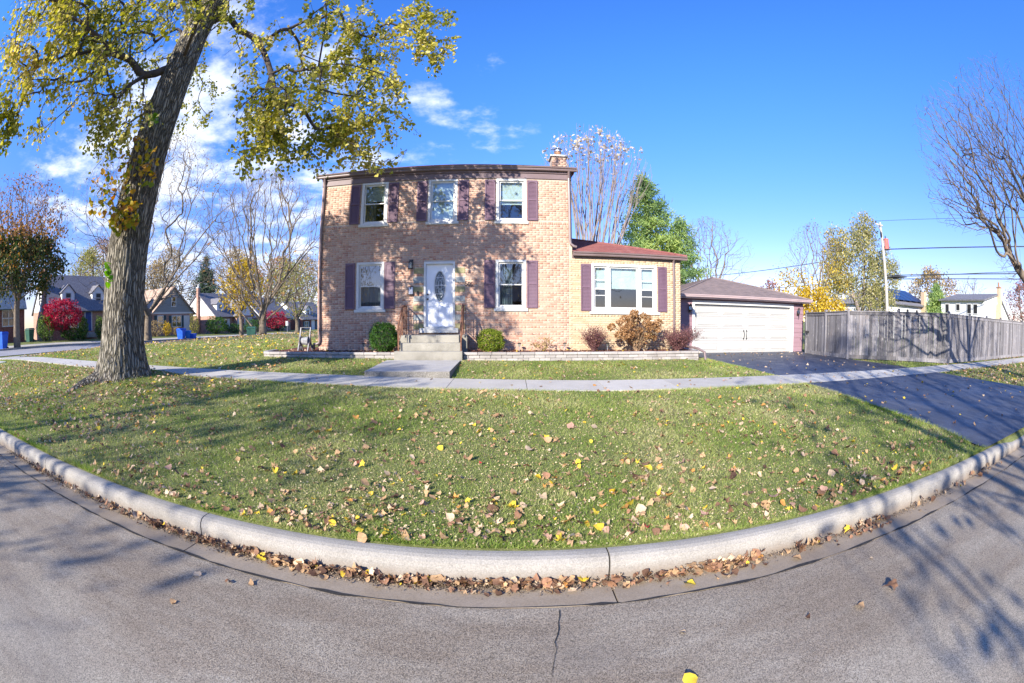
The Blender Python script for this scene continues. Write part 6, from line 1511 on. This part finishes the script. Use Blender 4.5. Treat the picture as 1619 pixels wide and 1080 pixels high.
# beyond the white houses
b = (57, 34, .2); s_, p_, P = vase(b, 2.5, 8.8, 6.0, 300, .8, 5, .5); tree('tan and orange tree behind the low white house', 'orange_tree', b, s_, p_, P, .25, .016, .5, M['bark_far'], [(2600, .34, .35, LB['tan'], lambda A: A[:, 0] < 59, .2), (900, .34, .35, LB['redbrown'], lambda A: A[:, 0] >= 58, .2)])
conifer('broad dark green evergreen between the two white houses', 'evergreen_tree', (42.6, 24.6, .2), 5.5, 2.4, LB['pine'], 260, (.40, .2, 5), z0=.05, asp=.2)
b = (82, 38, .2); s_, p_, P = vase(b, 3, 10.5, 6.0, 260, .8, 6, .5); tree('small distant bare tree behind the sunlit white gable', 'bare_tree', b, s_, p_, P, .25, .02, .6, M['bark_far'], [])
b = (72, 21.5, .2); s_, p_, P = vase(b, 2.2, 8.4, 5.0, 260, .8, 5, .5); tree('red-brown leafy tree at the right edge beyond the fence', 'red_tree', b, s_, p_, P, .25, .016, .5, M['bark_far'], [(2200, .32, .35, LB['redbrown'], None, .2)])
# bare street tree on the right, its trunk just outside the picture
b = (15.9, 3.6, .2)
sd = [(15.9, 3.6, .1), (15.9, 3.6, 2.2), (15.8, 3.65, 3.6), (14.9, 3.95, 4.0), (13.4, 4.35, 4.65), (12.3, 4.7, 5.0), (15.5, 3.8, 5.0), (14.6, 4.2, 6.4), (15.9, 3.5, 5.6), (15.8, 3.4, 7.4), (17.2, 3.3, 6.0)]
P = np.vstack([ell((12.6, 4.9, 6.3), (2.9, 1.8, 2.0), 2500), ell((15.7, 3.9, 7.9), (3.2, 2.4, 2.6), 1900), ell((11.6, 5.3, 5.0), (1.7, 1.2, 1.1), 420), ell((13.6, 4.6, 3.75), (.9, .6, .9), 170), ell((18.5, 2.6, 8), (2.6, 2.4, 3.0), 160)])
tree('large bare tree reaching in from the right edge above the driveway', 'bare_tree', b, sd, [-1, 0, 1, 2, 3, 4, 2, 6, 2, 8, 2], P, .21, .0036, .55, M['bark_far'], [(70, .10, .1, LB['brown'], None, .2)])
m = MB()
for _ in range(24): 
    c = np.array((11.9, 4.75, 6.15)) + rng.normal(size=3) * np.array([.13, .1, .07]); d = rng.normal(size=3) * np.array([.2, .2, .06]); m.tube([c - d, c + d * .3 + (0, 0, .02), c + d], .008, 3, False)
tag(m.build('bird_nest', M['bark_dark'], None, loc=(11.9, 4.75, 6.15)), 'twiggy nest lodged in the bare tree at the right', 'nest')
# street trees on the near side whose shade falls across the road and lawn
for lab, b, h0, h1, r, n, lv in (('street tree behind the viewer with thinning tan leaves', gz(-13.5, -8.2), 2.6, 11, 4.8, 700, 3200), ('nearly bare street tree behind the viewer', gz(.6, -8.8), 3.0, 13.5, 5.2, 900, 2200), ('tall bare street tree behind the viewer', gz(7.5, -8.8), 3.2, 15.5, 6.4, 1300, 2600)):
    s_, p_, P = vase(b, h0, h1, r, n, .8, 6, .5); tree(lab, 'bare_tree', b, s_, p_, P, .28, .009, .5, M['bark_far'], [(lv, .2, .25, LB['tan'], None, .3)])

for lab, x0_, W_, ze_, zr_ in (('brick house across the street behind the viewer', 9, 15, 3.2, 5.2), ('second brick house across the street behind the viewer', -10, 14, 3.2, 5.2)):
    Tb = lambda a, b, z, x0_=x0_: (x0_ - a, -20 - b, z)
    hb = thing('neighbour_house', Tb(W_ / 2, 0, .3), lab, 'house'); m = MB(); m.box(0, W_, 0, 9, 0, ze_, Tb); m.build('wall', M['wall_red'], hb)
    m = MB(); slope(m, Tb(-.4, -.4, ze_), Tb(W_ + .4, -.4, ze_), Tb(W_ - 4, 4.5, zr_), Tb(4, 4.5, zr_)); slope(m, Tb(-.4, 9.4, ze_), Tb(W_ + .4, 9.4, ze_), Tb(W_ - 4, 4.5, zr_), Tb(4, 4.5, zr_)); m.build('roof', M['rf_grey'], hb)
    for a_ in (1.5, 5.0, 8.5, 11.8):
        for z_ in (1.4,): window_part(hb, Tb, a_, a_ + 1.1, z_, z_ + 1.3)
# ---------------------------------------------------------------- shrubs
def ball(label, name, c, r, n, size, lm, cat='shrub', flat=1.0, inner=True, group=None, asp=.6, lump=.1):
    t_ = thing(name, (c[0], c[1], c[2] - r[2] * .95), label, cat, group)
    d = rng.normal(size=(n, 3)); d /= np.linalg.norm(d, axis=1)[:, None]
    l_ = 1 + lump * (np.sin(d[:, 0] * 5 + 1) * np.sin(d[:, 2] * 6) + .7 * np.sin(d[:, 1] * 9 + d[:, 2] * 4)); q = rng.uniform(.72, 1.04, n) ** .7 * l_
    C = np.array(c) + d * q[:, None] * np.array(r); C = C[C[:, 2] > c[2] - r[2] * .93]
    V, F = leaf_cards(C, size, droop=-.25, asp=asp); np_obj('foliage', V, F, lm, t_)
    m = MB()
    for k in range(9):
        a = k * .7; m.tube([(c[0] + .05 * math.cos(a), c[1] + .05 * math.sin(a), c[2] - r[2] * 1.05), (c[0] + r[0] * .35 * math.cos(a), c[1] + r[1] * .35 * math.sin(a), c[2] - r[2] * .2), (c[0] + r[0] * .7 * math.cos(a), c[1] + r[1] * .7 * math.sin(a), c[2] + r[2] * .4)], [.02 * r[0] / .4, .012 * r[0] / .4, .005], 4, False)
    m.build('stems', M['bark_dark'], t_)
    return t_
ball('rounded dark green boxwood left of the front steps', 'boxwood', (-3.28, 12.92, 1.03), (.44, .42, .47), 6500, .045, LB['box'], 'shrub')
ball('smaller yellow-green boxwood right of the front steps', 'boxwood', (-.06, 12.92, .93), (.40, .38, .36), 5200, .045, LB['box2'], 'shrub')
def stemmy(label, name, base, n, h, sp, r_, mat, leaves, lean=0.0, cat='shrub', kink=.06, branch=2):
    t_ = thing(name, base, label, cat); V = []; F = []; b_ = 0; tips = []; segs = []
    for i in range(n):
        a = rng.uniform(0, 6.283); s_ = rng.uniform(.1, 1) ** .7; H = h * rng.uniform(.55, 1.05) * (1 - .25 * s_); P = []
        for k in range(6):
            u = k / 5; P.append((base[0] + (math.cos(a) * sp * s_ + lean) * u ** 1.3 + rng.normal() * kink * u * .6 + math.cos(a) * .05, base[1] + math.sin(a) * sp * .6 * s_ * u ** 1.3 + rng.normal() * kink * u * .6 + math.sin(a) * .05, base[2] + H * (u ** .85)))
        P = np.array(P); b_ = sweep(P, np.linspace(r_, r_ * .4, 6), 3, V, F, b_); tips.append(P[-1]); segs += [(P[j], P[j + 1]) for j in range(1, 5)]
        for _ in range(branch):
            j = rng.integers(2, 5); d = rng.normal(size=3) * np.array([.12, .08, .05]) + np.array([0, 0, .12]); Q = np.array([P[j], P[j] + d * h * .8, P[j] + d * h * 1.5 + rng.normal(size=3) * .02]); b_ = sweep(Q, np.array([r_ * .6, r_ * .45, r_ * .3]), 3, V, F, b_); segs.append((Q[0], Q[2])); tips.append(Q[2])
    np_obj('stems', np.vstack(V), np.vstack(F), mat, t_, None, True)
    A = np.array([s[1] for s in segs]); B = np.array([s[0] for s in segs])
    for nl, size, spread, lm in leaves: Vl, Fl = leaf_cards(scatter_tips(A, B, nl, spread), size, droop=.3); np_obj('foliage', Vl, Fl, lm, t_)
    return t_, np.array(tips)
M['stem'] = nmat('dry_stem', [(0.3, (0.24, 0.16, 0.10)), (0.7, (0.36, 0.26, 0.17))], 9, 3, 0.9, 0.1)
M['stem_plum'] = nmat('plum_stem', [(0.3, (0.12, 0.06, 0.06)), (0.7, (0.22, 0.12, 0.11))], 9, 3, 0.9, 0.1)
stemmy('spindly dry shrub with a few yellowish leaves before the brick wall', 'dry_shrub', (1.47, 12.9, .6), 13, .56, .42, .007, M['stem'], [(170, .065, .03, LB['tan']), (40, .06, .03, LB['ygreen'])])
stemmy('upright plum-coloured barberry left of the dried hydrangea', 'barberry', (3.02, 12.9, .6), 85, .86, .46, .006, M['stem_plum'], [(1900, .042, .03, LB['plum']), (120, .045, .03, LB['brown'])], 0.0, 'shrub', .05, 3)
stemmy('wide purple barberry spreading over the right end of the bed', 'barberry', (5.75, 12.85, .6), 120, .92, .80, .006, M['stem_plum'], [(2900, .042, .035, LB['plum'])], .18, 'shrub', .06, 3)
hy, tips = stemmy('dried hydrangea with brown flower heads below the picture window', 'hydrangea', (4.42, 12.95, .6), 75, 1.2, .95, .007, M['stem'], [(520, .08, .04, LB['brown']), (200, .07, .05, LB['tan'])], 0.0, 'shrub', .05, 1)
LB['head'] = leafmat('dried_petals', [(0, (0.24, 0.12, 0.05)), (0.5, (0.38, 0.21, 0.09)), (1, (0.50, 0.31, 0.16))], .25)
hv = ell((0, 0, 0), (.115, .115, .09), 170, .75); Vh, Fh = leaf_cards(hv, .05, droop=0, asp=.9); hme = mesh_np('flower_head', Vh, Fh, LB['head'])
hp = [(3.62, 1.38), (3.95, 1.50), (4.02, 1.30), (4.12, 1.62), (4.22, 1.42), (4.38, 1.80), (4.30, 1.62), (4.52, 1.72), (4.62, 1.58), (4.45, 1.45), (4.72, 1.72), (4.80, 1.50), (4.88, 1.36), (5.0, 1.66), (5.1, 1.45), (5.22, 1.30), (4.6, 1.25), (4.95, 1.12), (4.05, 1.1), (3.85, 1.15), (5.3, 1.5), (4.3, 1.15), (5.15, 1.05)]
for x, z in hp:
    o = link('flower_head', hme, hy, (x * .955 + .02, 12.75 + random.uniform(-.2, .35), z - .02)); o.rotation_euler = (random.uniform(-.5, .5), random.uniform(-.5, .5), random.uniform(0, 6)); s_ = random.uniform(.85, 1.25); o.scale = (s_, s_, s_)
# across the side street
def bush(lab, nm, x, y, rx, rz, n, size, lm, zc=None, cat='shrub', lump=.24, asp=.6): z = g(x, y); return ball(lab, nm, (x, y, z + (zc if zc else rz * .95)), (rx, rx, rz), n, size, lm, cat, lump=lump, asp=asp)
bush('crimson Japanese maple glowing before the cape house', 'crimson_tree', -38, 22.9, 2.15, 1.35, 4200, .20, LB['crimson'], 2.15, 'tree')
bush('second crimson tree, smaller, right of the bare maple trunk', 'crimson_tree', -31.1, 56.7, 1.9, 1.25, 2200, .22, LB['crimson'], 1.6, 'tree')
bush('mixed green and russet bush left of the crimson maple', 'green_shrub', -38.4, 21.0, .95, 1.1, 1500, .16, LB['arbor'])
bush('upright conical evergreen left of the blue door', 'arborvitae', -37.4, 25.6, .55, 1.05, 1800, .14, LB['arbor'], 1.0)
bush('upright conical evergreen right of the blue door', 'arborvitae', -37.0, 27.7, .55, 1.0, 1500, .14, LB['arbor'], 1.0)
bush('low dark clipped hedge beneath the cape house windows', 'hedge', -37.6, 24.2, 1.3, .55, 1800, .14, LB['box'])
bush('low dark hedge right of the cape house steps', 'hedge', -37.0, 29.2, 1.0, .6, 1200, .14, LB['box'])
bush('big round clipped hedge before the white gabled house', 'hedge', -33.5, 45.0, 1.35, 1.05, 2600, .15, LB['box'])
bush('bare tan shrub under the grey gabled house window', 'tan_shrub', -35.5, 35.2, .95, .85, 900, .13, LB['tan'])
bush('orange-yellow shrub beside the tan shrub at the grey gabled house', 'yellow_shrub', -35.1, 37.0, .5, .75, 600, .14, LB['yellow'])
bush('small tan shrub below the double window of the grey gabled house', 'tan_shrub', -35.0, 38.6, .4, .5, 400, .13, LB['tan'])
bush('leafy yellowish shrub beside the door of the grey gabled house', 'yellow_shrub', -34.9, 42.0, .6, 1.2, 800, .14, LB['ygreen'])
bush('low dark hedge before the bay of the white gabled house', 'hedge', -33.0, 48.5, 1.3, .6, 1200, .15, LB['box'])
bush('small green hedge right of the small yellow tree', 'hedge', -32.6, 52.5, 1.1, .9, 1200, .15, LB['box'])
bush('dark shrub under the second crimson tree', 'hedge', -31.5, 58.5, 1.4, .7, 900, .16, LB['box'])

# ---------------------------------------------------------------- grass
def lawn_mask(x, y):
    s, t = st(x, y); k, o = side(x, y)
    park = (t > 2.56) & (t < 8.03)
    front = (t > 9.27)
    bedm = (x > -7.35) & (x < 6.35) & (y > 12.2)
    gar = (x > 6.3) & (x < 14.4) & (y > 14.5)
    pad_ = (x > -2.92) & (x < -.86) & (y > 9.2) & (y < 12.1)
    swk = (o > -3.25) & (o < -1.95) & (k > -4.5)
    return (park | front) & ~bedm & ~gar & ~pad_ & ~on_drive(x, y) & ~swk & (o < -.05) & ~((x > 13.2) & (y > 12.2)) & (np.hypot(x + 8.8, y - 7.35) > .62) & ~((x > -21.6) & (x < -19.8) & (y > 6.9) & (y < 8.25))
def polar(n, r0, r1, e, a0=-80, a1=84):
    """points round the lens with areal density falling as r^-e"""
    u = rng.uniform(0, 1, n); q = 2 - e; r = (r0 ** q + u * (r1 ** q - r0 ** q)) ** (1 / q); a = np.radians(rng.uniform(a0, a1, n))
    return r * np.sin(a), r * np.cos(a), r
x, y, r = polar(520000, 2.45, 24, 1.55)
k = lawn_mask(x, y); dn = .5 + .28 * np.sin(x * 2.3 + 1.7 * np.sin(y * 1.9)) + .22 * np.sin(y * 3.7 + x * 1.1); k &= rng.uniform(0, 1, len(x)) < np.clip(.62 + .6 * dn - .35 * np.exp(-((x + 4.5) / 2.5) ** 2 - ((y - 3.4) / .9) ** 2), .25, 1); x, y, r = x[k], y[k], r[k]
# ragged edges: tufts leaning over the kerb, the pavement and the driveway
ys = rng.uniform(2.6, 14.2, 5200); ex1 = np.interp(ys, *DL) + rng.normal(size=5200) * .035 - .015
s1 = rng.uniform(-9, 6, 9500); q1 = xy(s1, 2.56 + np.abs(rng.normal(size=9500)) * .03); s2 = rng.uniform(-12, 7, 7000); q2 = xy(s2, 8.035 + rng.normal(size=7000) * .018)
x = np.concatenate([x, ex1, q1[0], q2[0]]); y = np.concatenate([y, ys, q1[1], q2[1]]); r = np.hypot(x, y)
z = G(x, y)
n = len(x); a = rng.uniform(0, 6.283, n); f = np.maximum(1, (r / 4.2) ** .8)
hh = rng.uniform(.016, .040, n) * (1 + .25 * np.sin(x * 1.3 + 2 * np.sin(y * .9))) * np.minimum(f, 1.5); ww = rng.uniform(.0017, .0040, n) * f
lx_, ly_ = rng.normal(size=n) * hh * .8, rng.normal(size=n) * hh * .8
V = np.stack([np.stack([x - np.cos(a) * ww, y - np.sin(a) * ww, z - .004], 1), np.stack([x + np.cos(a) * ww, y + np.sin(a) * ww, z - .004], 1), np.stack([x + lx_, y + ly_, z + hh], 1)], 1).reshape(-1, 3)
np_obj('grass', V, np.arange(3 * n).reshape(-1, 3), M['grass'], None, 'stuff')

x, y, r = polar(60000, 2.5, 15, 1.3); k = lawn_mask(x, y); x, y, r = x[k], y[k], r[k]; n = len(x)
C = np.stack([x, y, G(x, y) + rng.uniform(.004, .03, n)], 1); M['litter'] = leafmat('leaf_litter', [(0, (0.20, 0.12, 0.06)), (0.4, (0.42, 0.30, 0.17)), (0.8, (0.60, 0.48, 0.30)), (1, (0.68, 0.56, 0.38))], .15)
V, F = leaf_cards(C, .018, droop=0.0, asp=.7, flat=.75); np_obj('leaf_litter', V, F, M['litter'], None, 'stuff')
M['crumb'] = leafmat('gutter_crumbs', [(0, (0.06, 0.045, 0.03)), (0.5, (0.17, 0.12, 0.08)), (1, (0.34, 0.25, 0.16))], 0.0)
s_ = np.concatenate([rng.uniform(-7, 4.5, 5200), rng.normal(-.9, .8, 5200)]); t_ = 2.355 - np.abs(rng.normal(size=10400)) * .05; x, y = xy(s_, t_)
V, F = leaf_cards(np.stack([x, y, -.012 + rng.uniform(0, .02, len(x))], 1), .013, droop=0.0, asp=.8, flat=.6); np_obj('gutter_debris', V, F, M['crumb'], None, 'stuff')
# ---------------------------------------------------------------- fallen leaves
def lm_(name, c, spread=.25):
    t = NT(name); p = t.pos((1, 1, 1)); r_ = t.math('FRACT', t.math('ADD', t.island(), t.objrnd()))
    lo = tuple(v_ * (1 - spread) for v_ in c); hi = tuple(min(.9, v_ * (1 + spread)) for v_ in c)
    col = t.ramp(r_, [(0, lo), (1, hi)]); col = t.mix(.25, col, t.ramp(t.noise(p, 55, 3), [(0.3, (0.15, 0.12, 0.1)), (0.7, (0.85, 0.85, 0.8))]), 'OVERLAY')
    d = t.n('ShaderNodeBsdfPrincipled', {'Base Color': col, 'Roughness': .65, 'Specular IOR Level': .25}); tr = t.n('ShaderNodeBsdfTranslucent', {'Color': col})
    mm = t.n('ShaderNodeMixShader', {0: .2, 1: d.outputs[0], 2: tr.outputs[0]}); t.t.links.new(mm.outputs[0], t.out.inputs[0]); return t.m
KINDS = [('tan', (0.46, 0.29, 0.15)), ('pale', (0.58, 0.43, 0.28)), ('brown', (0.20, 0.11, 0.065)), ('russet', (0.33, 0.175, 0.10)), ('yellow', (0.74, 0.52, 0.05)), ('orange', (0.56, 0.27, 0.07)), ('dark', (0.10, 0.055, 0.035)), ('pinkish', (0.50, 0.30, 0.22)), ('red', (0.42, 0.05, 0.05))]
LM = {k_: lm_('fallen_%s_leaf' % k_, c) for k_, c in KINDS}
def maple_shape(seed_, curl, simple=False):
    rs = np.random.default_rng(seed_); out_ = []
    if simple: prof = [(0, .5), (40, .42), (80, .40), (120, .46), (160, .34), (200, .34), (240, .46), (280, .40), (320, .42)]
    else: prof = [(0, .56), (18, .34), (32, .30), (50, .54), (66, .34), (84, .30), (104, .47), (128, .28), (168, .20), (192, .20), (232, .28), (256, .47), (276, .30), (294, .34), (310, .54), (328, .30), (342, .34)]
    for d, r_ in prof:
        a = math.radians(d); rr = r_ * rs.uniform(.72, 1.22) * (1 + .18 * math.sin(a + seed_)); x_, y_ = rr * math.sin(a) * (.8 if seed_ % 2 else 1.0), rr * math.cos(a)
        out_.append((x_, y_, curl * (x_ * x_ * 1.4 + .5 * y_ * y_) + rs.normal() * .05 + .09 * math.sin(a * 2 + seed_)))
    V_ = np.array([(0, -.02, .0)] + out_); n_ = len(out_); V_[:, 2] -= V_[:, 2].min()
    return V_, np.array([(0, 1 + i, 1 + (i + 1) % n_) for i in range(n_)])
SHP = [maple_shape(i, (.5, 1.2, -.6, 1.9, .3, 1.4)[i], i in (0, 1, 3, 4)) for i in range(6)]; SHS = [maple_shape(20 + i, (.6, 1.0, -.6, .2)[i], True) for i in range(4)]
recs = []     # x, y, z, size, tilt, kind, where
def add_leaves(x, y, z, size, tilt, kinds, where):
    for i in range(len(x)): recs.append((x[i], y[i], z[i], size[i], tilt[i], kinds[i], where))
def pick(n, w_): 
    ks = [k_ for k_, _ in KINDS]; p = np.array([w_.get(k_, 0) for k_ in ks], float); return rng.choice(ks, n, p=p / p.sum())
MIXL = dict(tan=.32, pale=.27, brown=.12, russet=.10, yellow=.08, orange=.04, dark=.02, pinkish=.08, red=.004)
x, y, r = polar(30000, 2.5, 34, 1.15); k = lawn_mask(x, y)
cl_ = np.sin(x * 1.7 + 1.3 * np.sin(y * 1.1)) * np.sin(y * 1.9 + x * .6); k &= rng.uniform(0, 1, len(x)) < .22 + .78 * (.5 + .5 * cl_) ** 1.6 + .25 * (np.sin(x * 5.1 + y * 2.3) * np.sin(y * 6.3) > .35)
x, y, r = x[k], y[k], r[k]; n = len(x)
add_leaves(x, y, G(x, y) + rng.uniform(.002, .028, n), np.clip(rng.lognormal(-2.95, .38, n), .022, .105), rng.normal(size=n) * .65, pick(n, MIXL), 'lawn')
# more leaves close behind the kerb, and under the great tree
s_ = rng.uniform(-4.5, 4.5, 330); t_ = 2.57 + np.abs(rng.normal(size=330)) * .35; x, y = xy(s_, t_); k = lawn_mask(x, y); x, y = x[k], y[k]; n = len(x)
add_leaves(x, y, G(x, y) + rng.uniform(.002, .028, n), np.clip(rng.lognormal(-2.8, .38, n), .03, .105), rng.normal(size=n) * .5, pick(n, MIXL), 'lawn')
x, y = rng.uniform(-24, -5, 3600), rng.uniform(9.4, 32, 3600); k = lawn_mask(x, y); x, y = x[k], y[k]; n = len(x)
add_leaves(x, y, G(x, y) + rng.uniform(.015, .05, n), rng.uniform(.07, .15, n), rng.normal(size=n) * .4, pick(n, dict(tan=.3, pale=.3, yellow=.25, russet=.1, orange=.05)), 'lawn')
x, y = rng.uniform(13.2, 30, 2400), rng.uniform(3, 8.6, 2400); k = lawn_mask(x, y); x, y = x[k], y[k]; n = len(x)
add_leaves(x, y, G(x, y) + rng.uniform(.015, .05, n), rng.uniform(.06, .13, n), rng.normal(size=n) * .4, pick(n, MIXL), 'lawn')
x, y = rng.uniform(-19, -5, 3000), rng.uniform(3.5, 8.6, 3000); k = lawn_mask(x, y); x, y = x[k], y[k]; n = len(x)
add_leaves(x, y, G(x, y) + rng.uniform(.015, .05, n), rng.uniform(.05, .11, n), rng.normal(size=n) * .4, pick(n, MIXL), 'lawn')
# drift along the kerb face
for s0, s1, nn, wd in ((-3.3, -1.6, 180, .04), (-1.7, .3, 300, .05), (.3, .75, 40, .04), (.75, 1.35, 60, .045), (1.3, 1.75, 120, .06), (1.9, 2.5, 30, .05), (2.6, 3.2, 60, .06), (-6.5, -3.3, 130, .05), (3.6, 6.5, 40, .05)):
    s_ = rng.uniform(s0, s1, nn); d_ = np.abs(rng.normal(size=nn)) * wd; t_ = 2.345 - d_; x, y = xy(s_, t_)
    add_leaves(x, y, np.maximum(0, .042 - d_ * .4) * rng.uniform(0, 1, nn) + .0, np.clip(rng.lognormal(-3.15, .42, nn), .014, .095), rng.normal(size=nn) * .8, pick(nn, dict(tan=.27, brown=.30, russet=.18, dark=.10, pale=.11, yellow=.025, orange=.015)), 'gutter')
# driveway, pavement, bed
x, y = rng.uniform(6.5, 13.6, 240), rng.uniform(2.8, 16.3, 240); y[:60] = rng.uniform(14.8, 16.3, 60); k = on_drive(x, y); x, y = x[k], y[k]; n = len(x)
add_leaves(x, y, G(x, y) + .026, rng.uniform(.05, .11, n), rng.normal(size=n) * .3, pick(n, dict(tan=.4, pale=.3, yellow=.15, russet=.15)), 'drive')
s_ = rng.uniform(-18, 26, 110); t_ = rng.uniform(8.1, 9.2, 110); x, y = xy(s_, t_); add_leaves(x, y, G(x, y) + .03, rng.uniform(.05, .09, 110), rng.normal(size=110) * .3, pick(110, MIXL), 'pavement')
x, y = rng.uniform(-6.8, 6.2, 260), rng.uniform(12.4, 13.4, 260); k = ~((x > -2.85) & (x < -.7)); x, y = x[k], y[k]; n = len(x)
add_leaves(x, y, np.full(n, .625) + rng.uniform(0, .02, n), rng.uniform(.05, .1, n), rng.normal(size=n) * .5, pick(n, MIXL), 'bed')
# single leaves lying on the road and gutter
lone = [((.876, 1.27), .085, 'yellow', 'clear yellow leaf lying alone on the asphalt right of the paving seam'), ((2.09, 1.33), .085, 'tan', 'small curled tan leaf on the asphalt beside the big brown one'), ((2.42, 1.33), .13, 'brown', 'large crumpled brown maple leaf on the asphalt at the lower right'),
        ((-1.93, 1.58), .06, 'tan', 'tan leaf lying alone on the asphalt at the lower left'), ((-1.98, 1.95), .07, 'pale', 'pale leaf on the asphalt, leftmost of three by the gutter edge'), ((-1.72, 1.98), .065, 'russet', 'russet leaf on the asphalt, middle of three by the gutter edge'), ((-1.56, 2.03), .07, 'tan', 'tan leaf at the gutter edge, right of the russet one'),
        ((1.21, 2.12), .095, 'yellow', 'yellow-tan leaf on the gutter concrete right of the wide joint'), ((2.10, 2.10), .085, 'tan', 'tan leaf on the gutter edge below the small leaf drift'), ((2.62, 1.74), .05, 'pale', 'tiny pale leaf on the asphalt near the right side'), ((.98, 1.66), .04, 'pale', 'tiny pale scrap of leaf on the asphalt below the gutter joint'), ((1.72, 1.45), .05, 'dark', 'small dark leaf scrap on the asphalt left of the brown leaves'), ((.55, 2.33), .1, 'yellow', 'bright yellow leaf lying against the kerb by the joint')]
meshes = {}
def leaf_mesh(kind, i, simple=False):
    key = (kind, i, simple)
    if key not in meshes: V_, F_ = (SHS if simple else SHP)[i]; meshes[key] = mesh_np('fallen_leaf', V_, F_, LM[kind])
    return meshes[key]
def put_leaf(x, y, z, size, tilt, kind, label, group):
    o = link('fallen_leaf', leaf_mesh(kind, random.randrange(6)), None, (x, y, z)); o.scale = (size, size, size); o.rotation_euler = (tilt, random.uniform(-.3, .3) * abs(tilt) * 2, random.uniform(0, 6.28)); return tag(o, label, 'leaf', group)
for (x, y), s_, kd, lab in lone:
    s0, t0 = st(x, y); zr = .06 * (1 - ((t0 + 2.3) / 4.4) ** 2) if t0 < 2.08 else -.004
    put_leaf(x, y, zr + .003, s_, .15, kd, lab, None)
app = sorted(range(len(recs)), key=lambda i: -recs[i][3] / math.dist(recs[i][:3], (0, 0, 1.65)) * (1.0 if abs(math.atan2(recs[i][0], recs[i][1])) < 1.2 else .01))
WH = {'lawn': ('lying on the grass of the parkway', 'fallen leaves on the parkway grass'), 'gutter': ('in the drift of leaves along the kerb', 'leaves drifted along the kerb'), 'drive': ('lying on the dark driveway', 'leaves on the driveway'), 'pavement': ('lying on the pavement', 'leaves on the pavement'), 'bed': ('lying on the mulch bed', 'leaves on the mulch')}
NMS = {'tan': 'tan maple leaf', 'pale': 'pale dry leaf', 'brown': 'brown curled leaf', 'russet': 'russet leaf', 'yellow': 'yellow leaf', 'orange': 'orange leaf', 'dark': 'dark rotting leaf', 'pinkish': 'pinkish dry leaf', 'red': 'red leaf'}
for i in app[:285]:
    x, y, z, s_, tl_, kd, wh = recs[i]; sl_, tl2 = st(x, y); az_ = math.degrees(math.atan2(x, y)); big = 'large ' if s_ > .085 else 'small ' if s_ < .05 else ''
    if wh == 'lawn': row = 'close behind the kerb' if tl2 < 3.0 else 'a step up the lawn' if tl2 < 3.9 else 'further up the lawn'; lab = big + NMS[kd] + ' on grass ' + row + ', ' + ('towards the big tree' if az_ < -22 else 'before the front door' if az_ < 2 else 'before the picture window' if az_ < 24 else 'towards the driveway')
    elif wh == 'gutter': lab = big + NMS[kd] + ' in the kerb drift, ' + ('towards the big tree' if sl_ < -1.7 else 'left part of the thickest pile' if sl_ < -.7 else 'right part of the thickest pile' if sl_ < .45 else 'just right of the kerb joint' if sl_ < 1.2 else 'towards the driveway')
    else: lab = '%s %s' % (NMS[kd], WH[wh][0])
    put_leaf(x, y, z, s_, tl_, kd, lab, WH[wh][1])
rest = [recs[i] for i in app[285:]]
Vs = []; Fs = []; mi_ = []; b_ = 0
for x, y, z, s_, tl_, kd, wh in rest:
    near = x * x + y * y < 60; V_, F_ = (SHP[random.randrange(6)] if near else SHS[random.randrange(4)])
    a = random.uniform(0, 6.28); ca, sa = math.cos(a), math.sin(a); tx_, ty2 = math.sin(tl_), random.gauss(0, .25)
    W_ = V_ * s_; Vs.append(np.stack([x + W_[:, 0] * ca - W_[:, 1] * sa, y + W_[:, 0] * sa + W_[:, 1] * ca, z + W_[:, 2] + np.clip(W_[:, 1] * tx_ + W_[:, 0] * ty2, -.012, 1)], 1)); Fs.append(F_ + b_); b_ += len(V_)
    mi_ += [[q for q, _ in KINDS].index(kd)] * len(F_)
o = np_obj('fallen_leaves', np.vstack(Vs), np.vstack(Fs), [LM[q] for q, _ in KINDS], None, 'stuff')
o.data.polygons.foreach_set('material_index', np.array(mi_, dtype=np.int32))
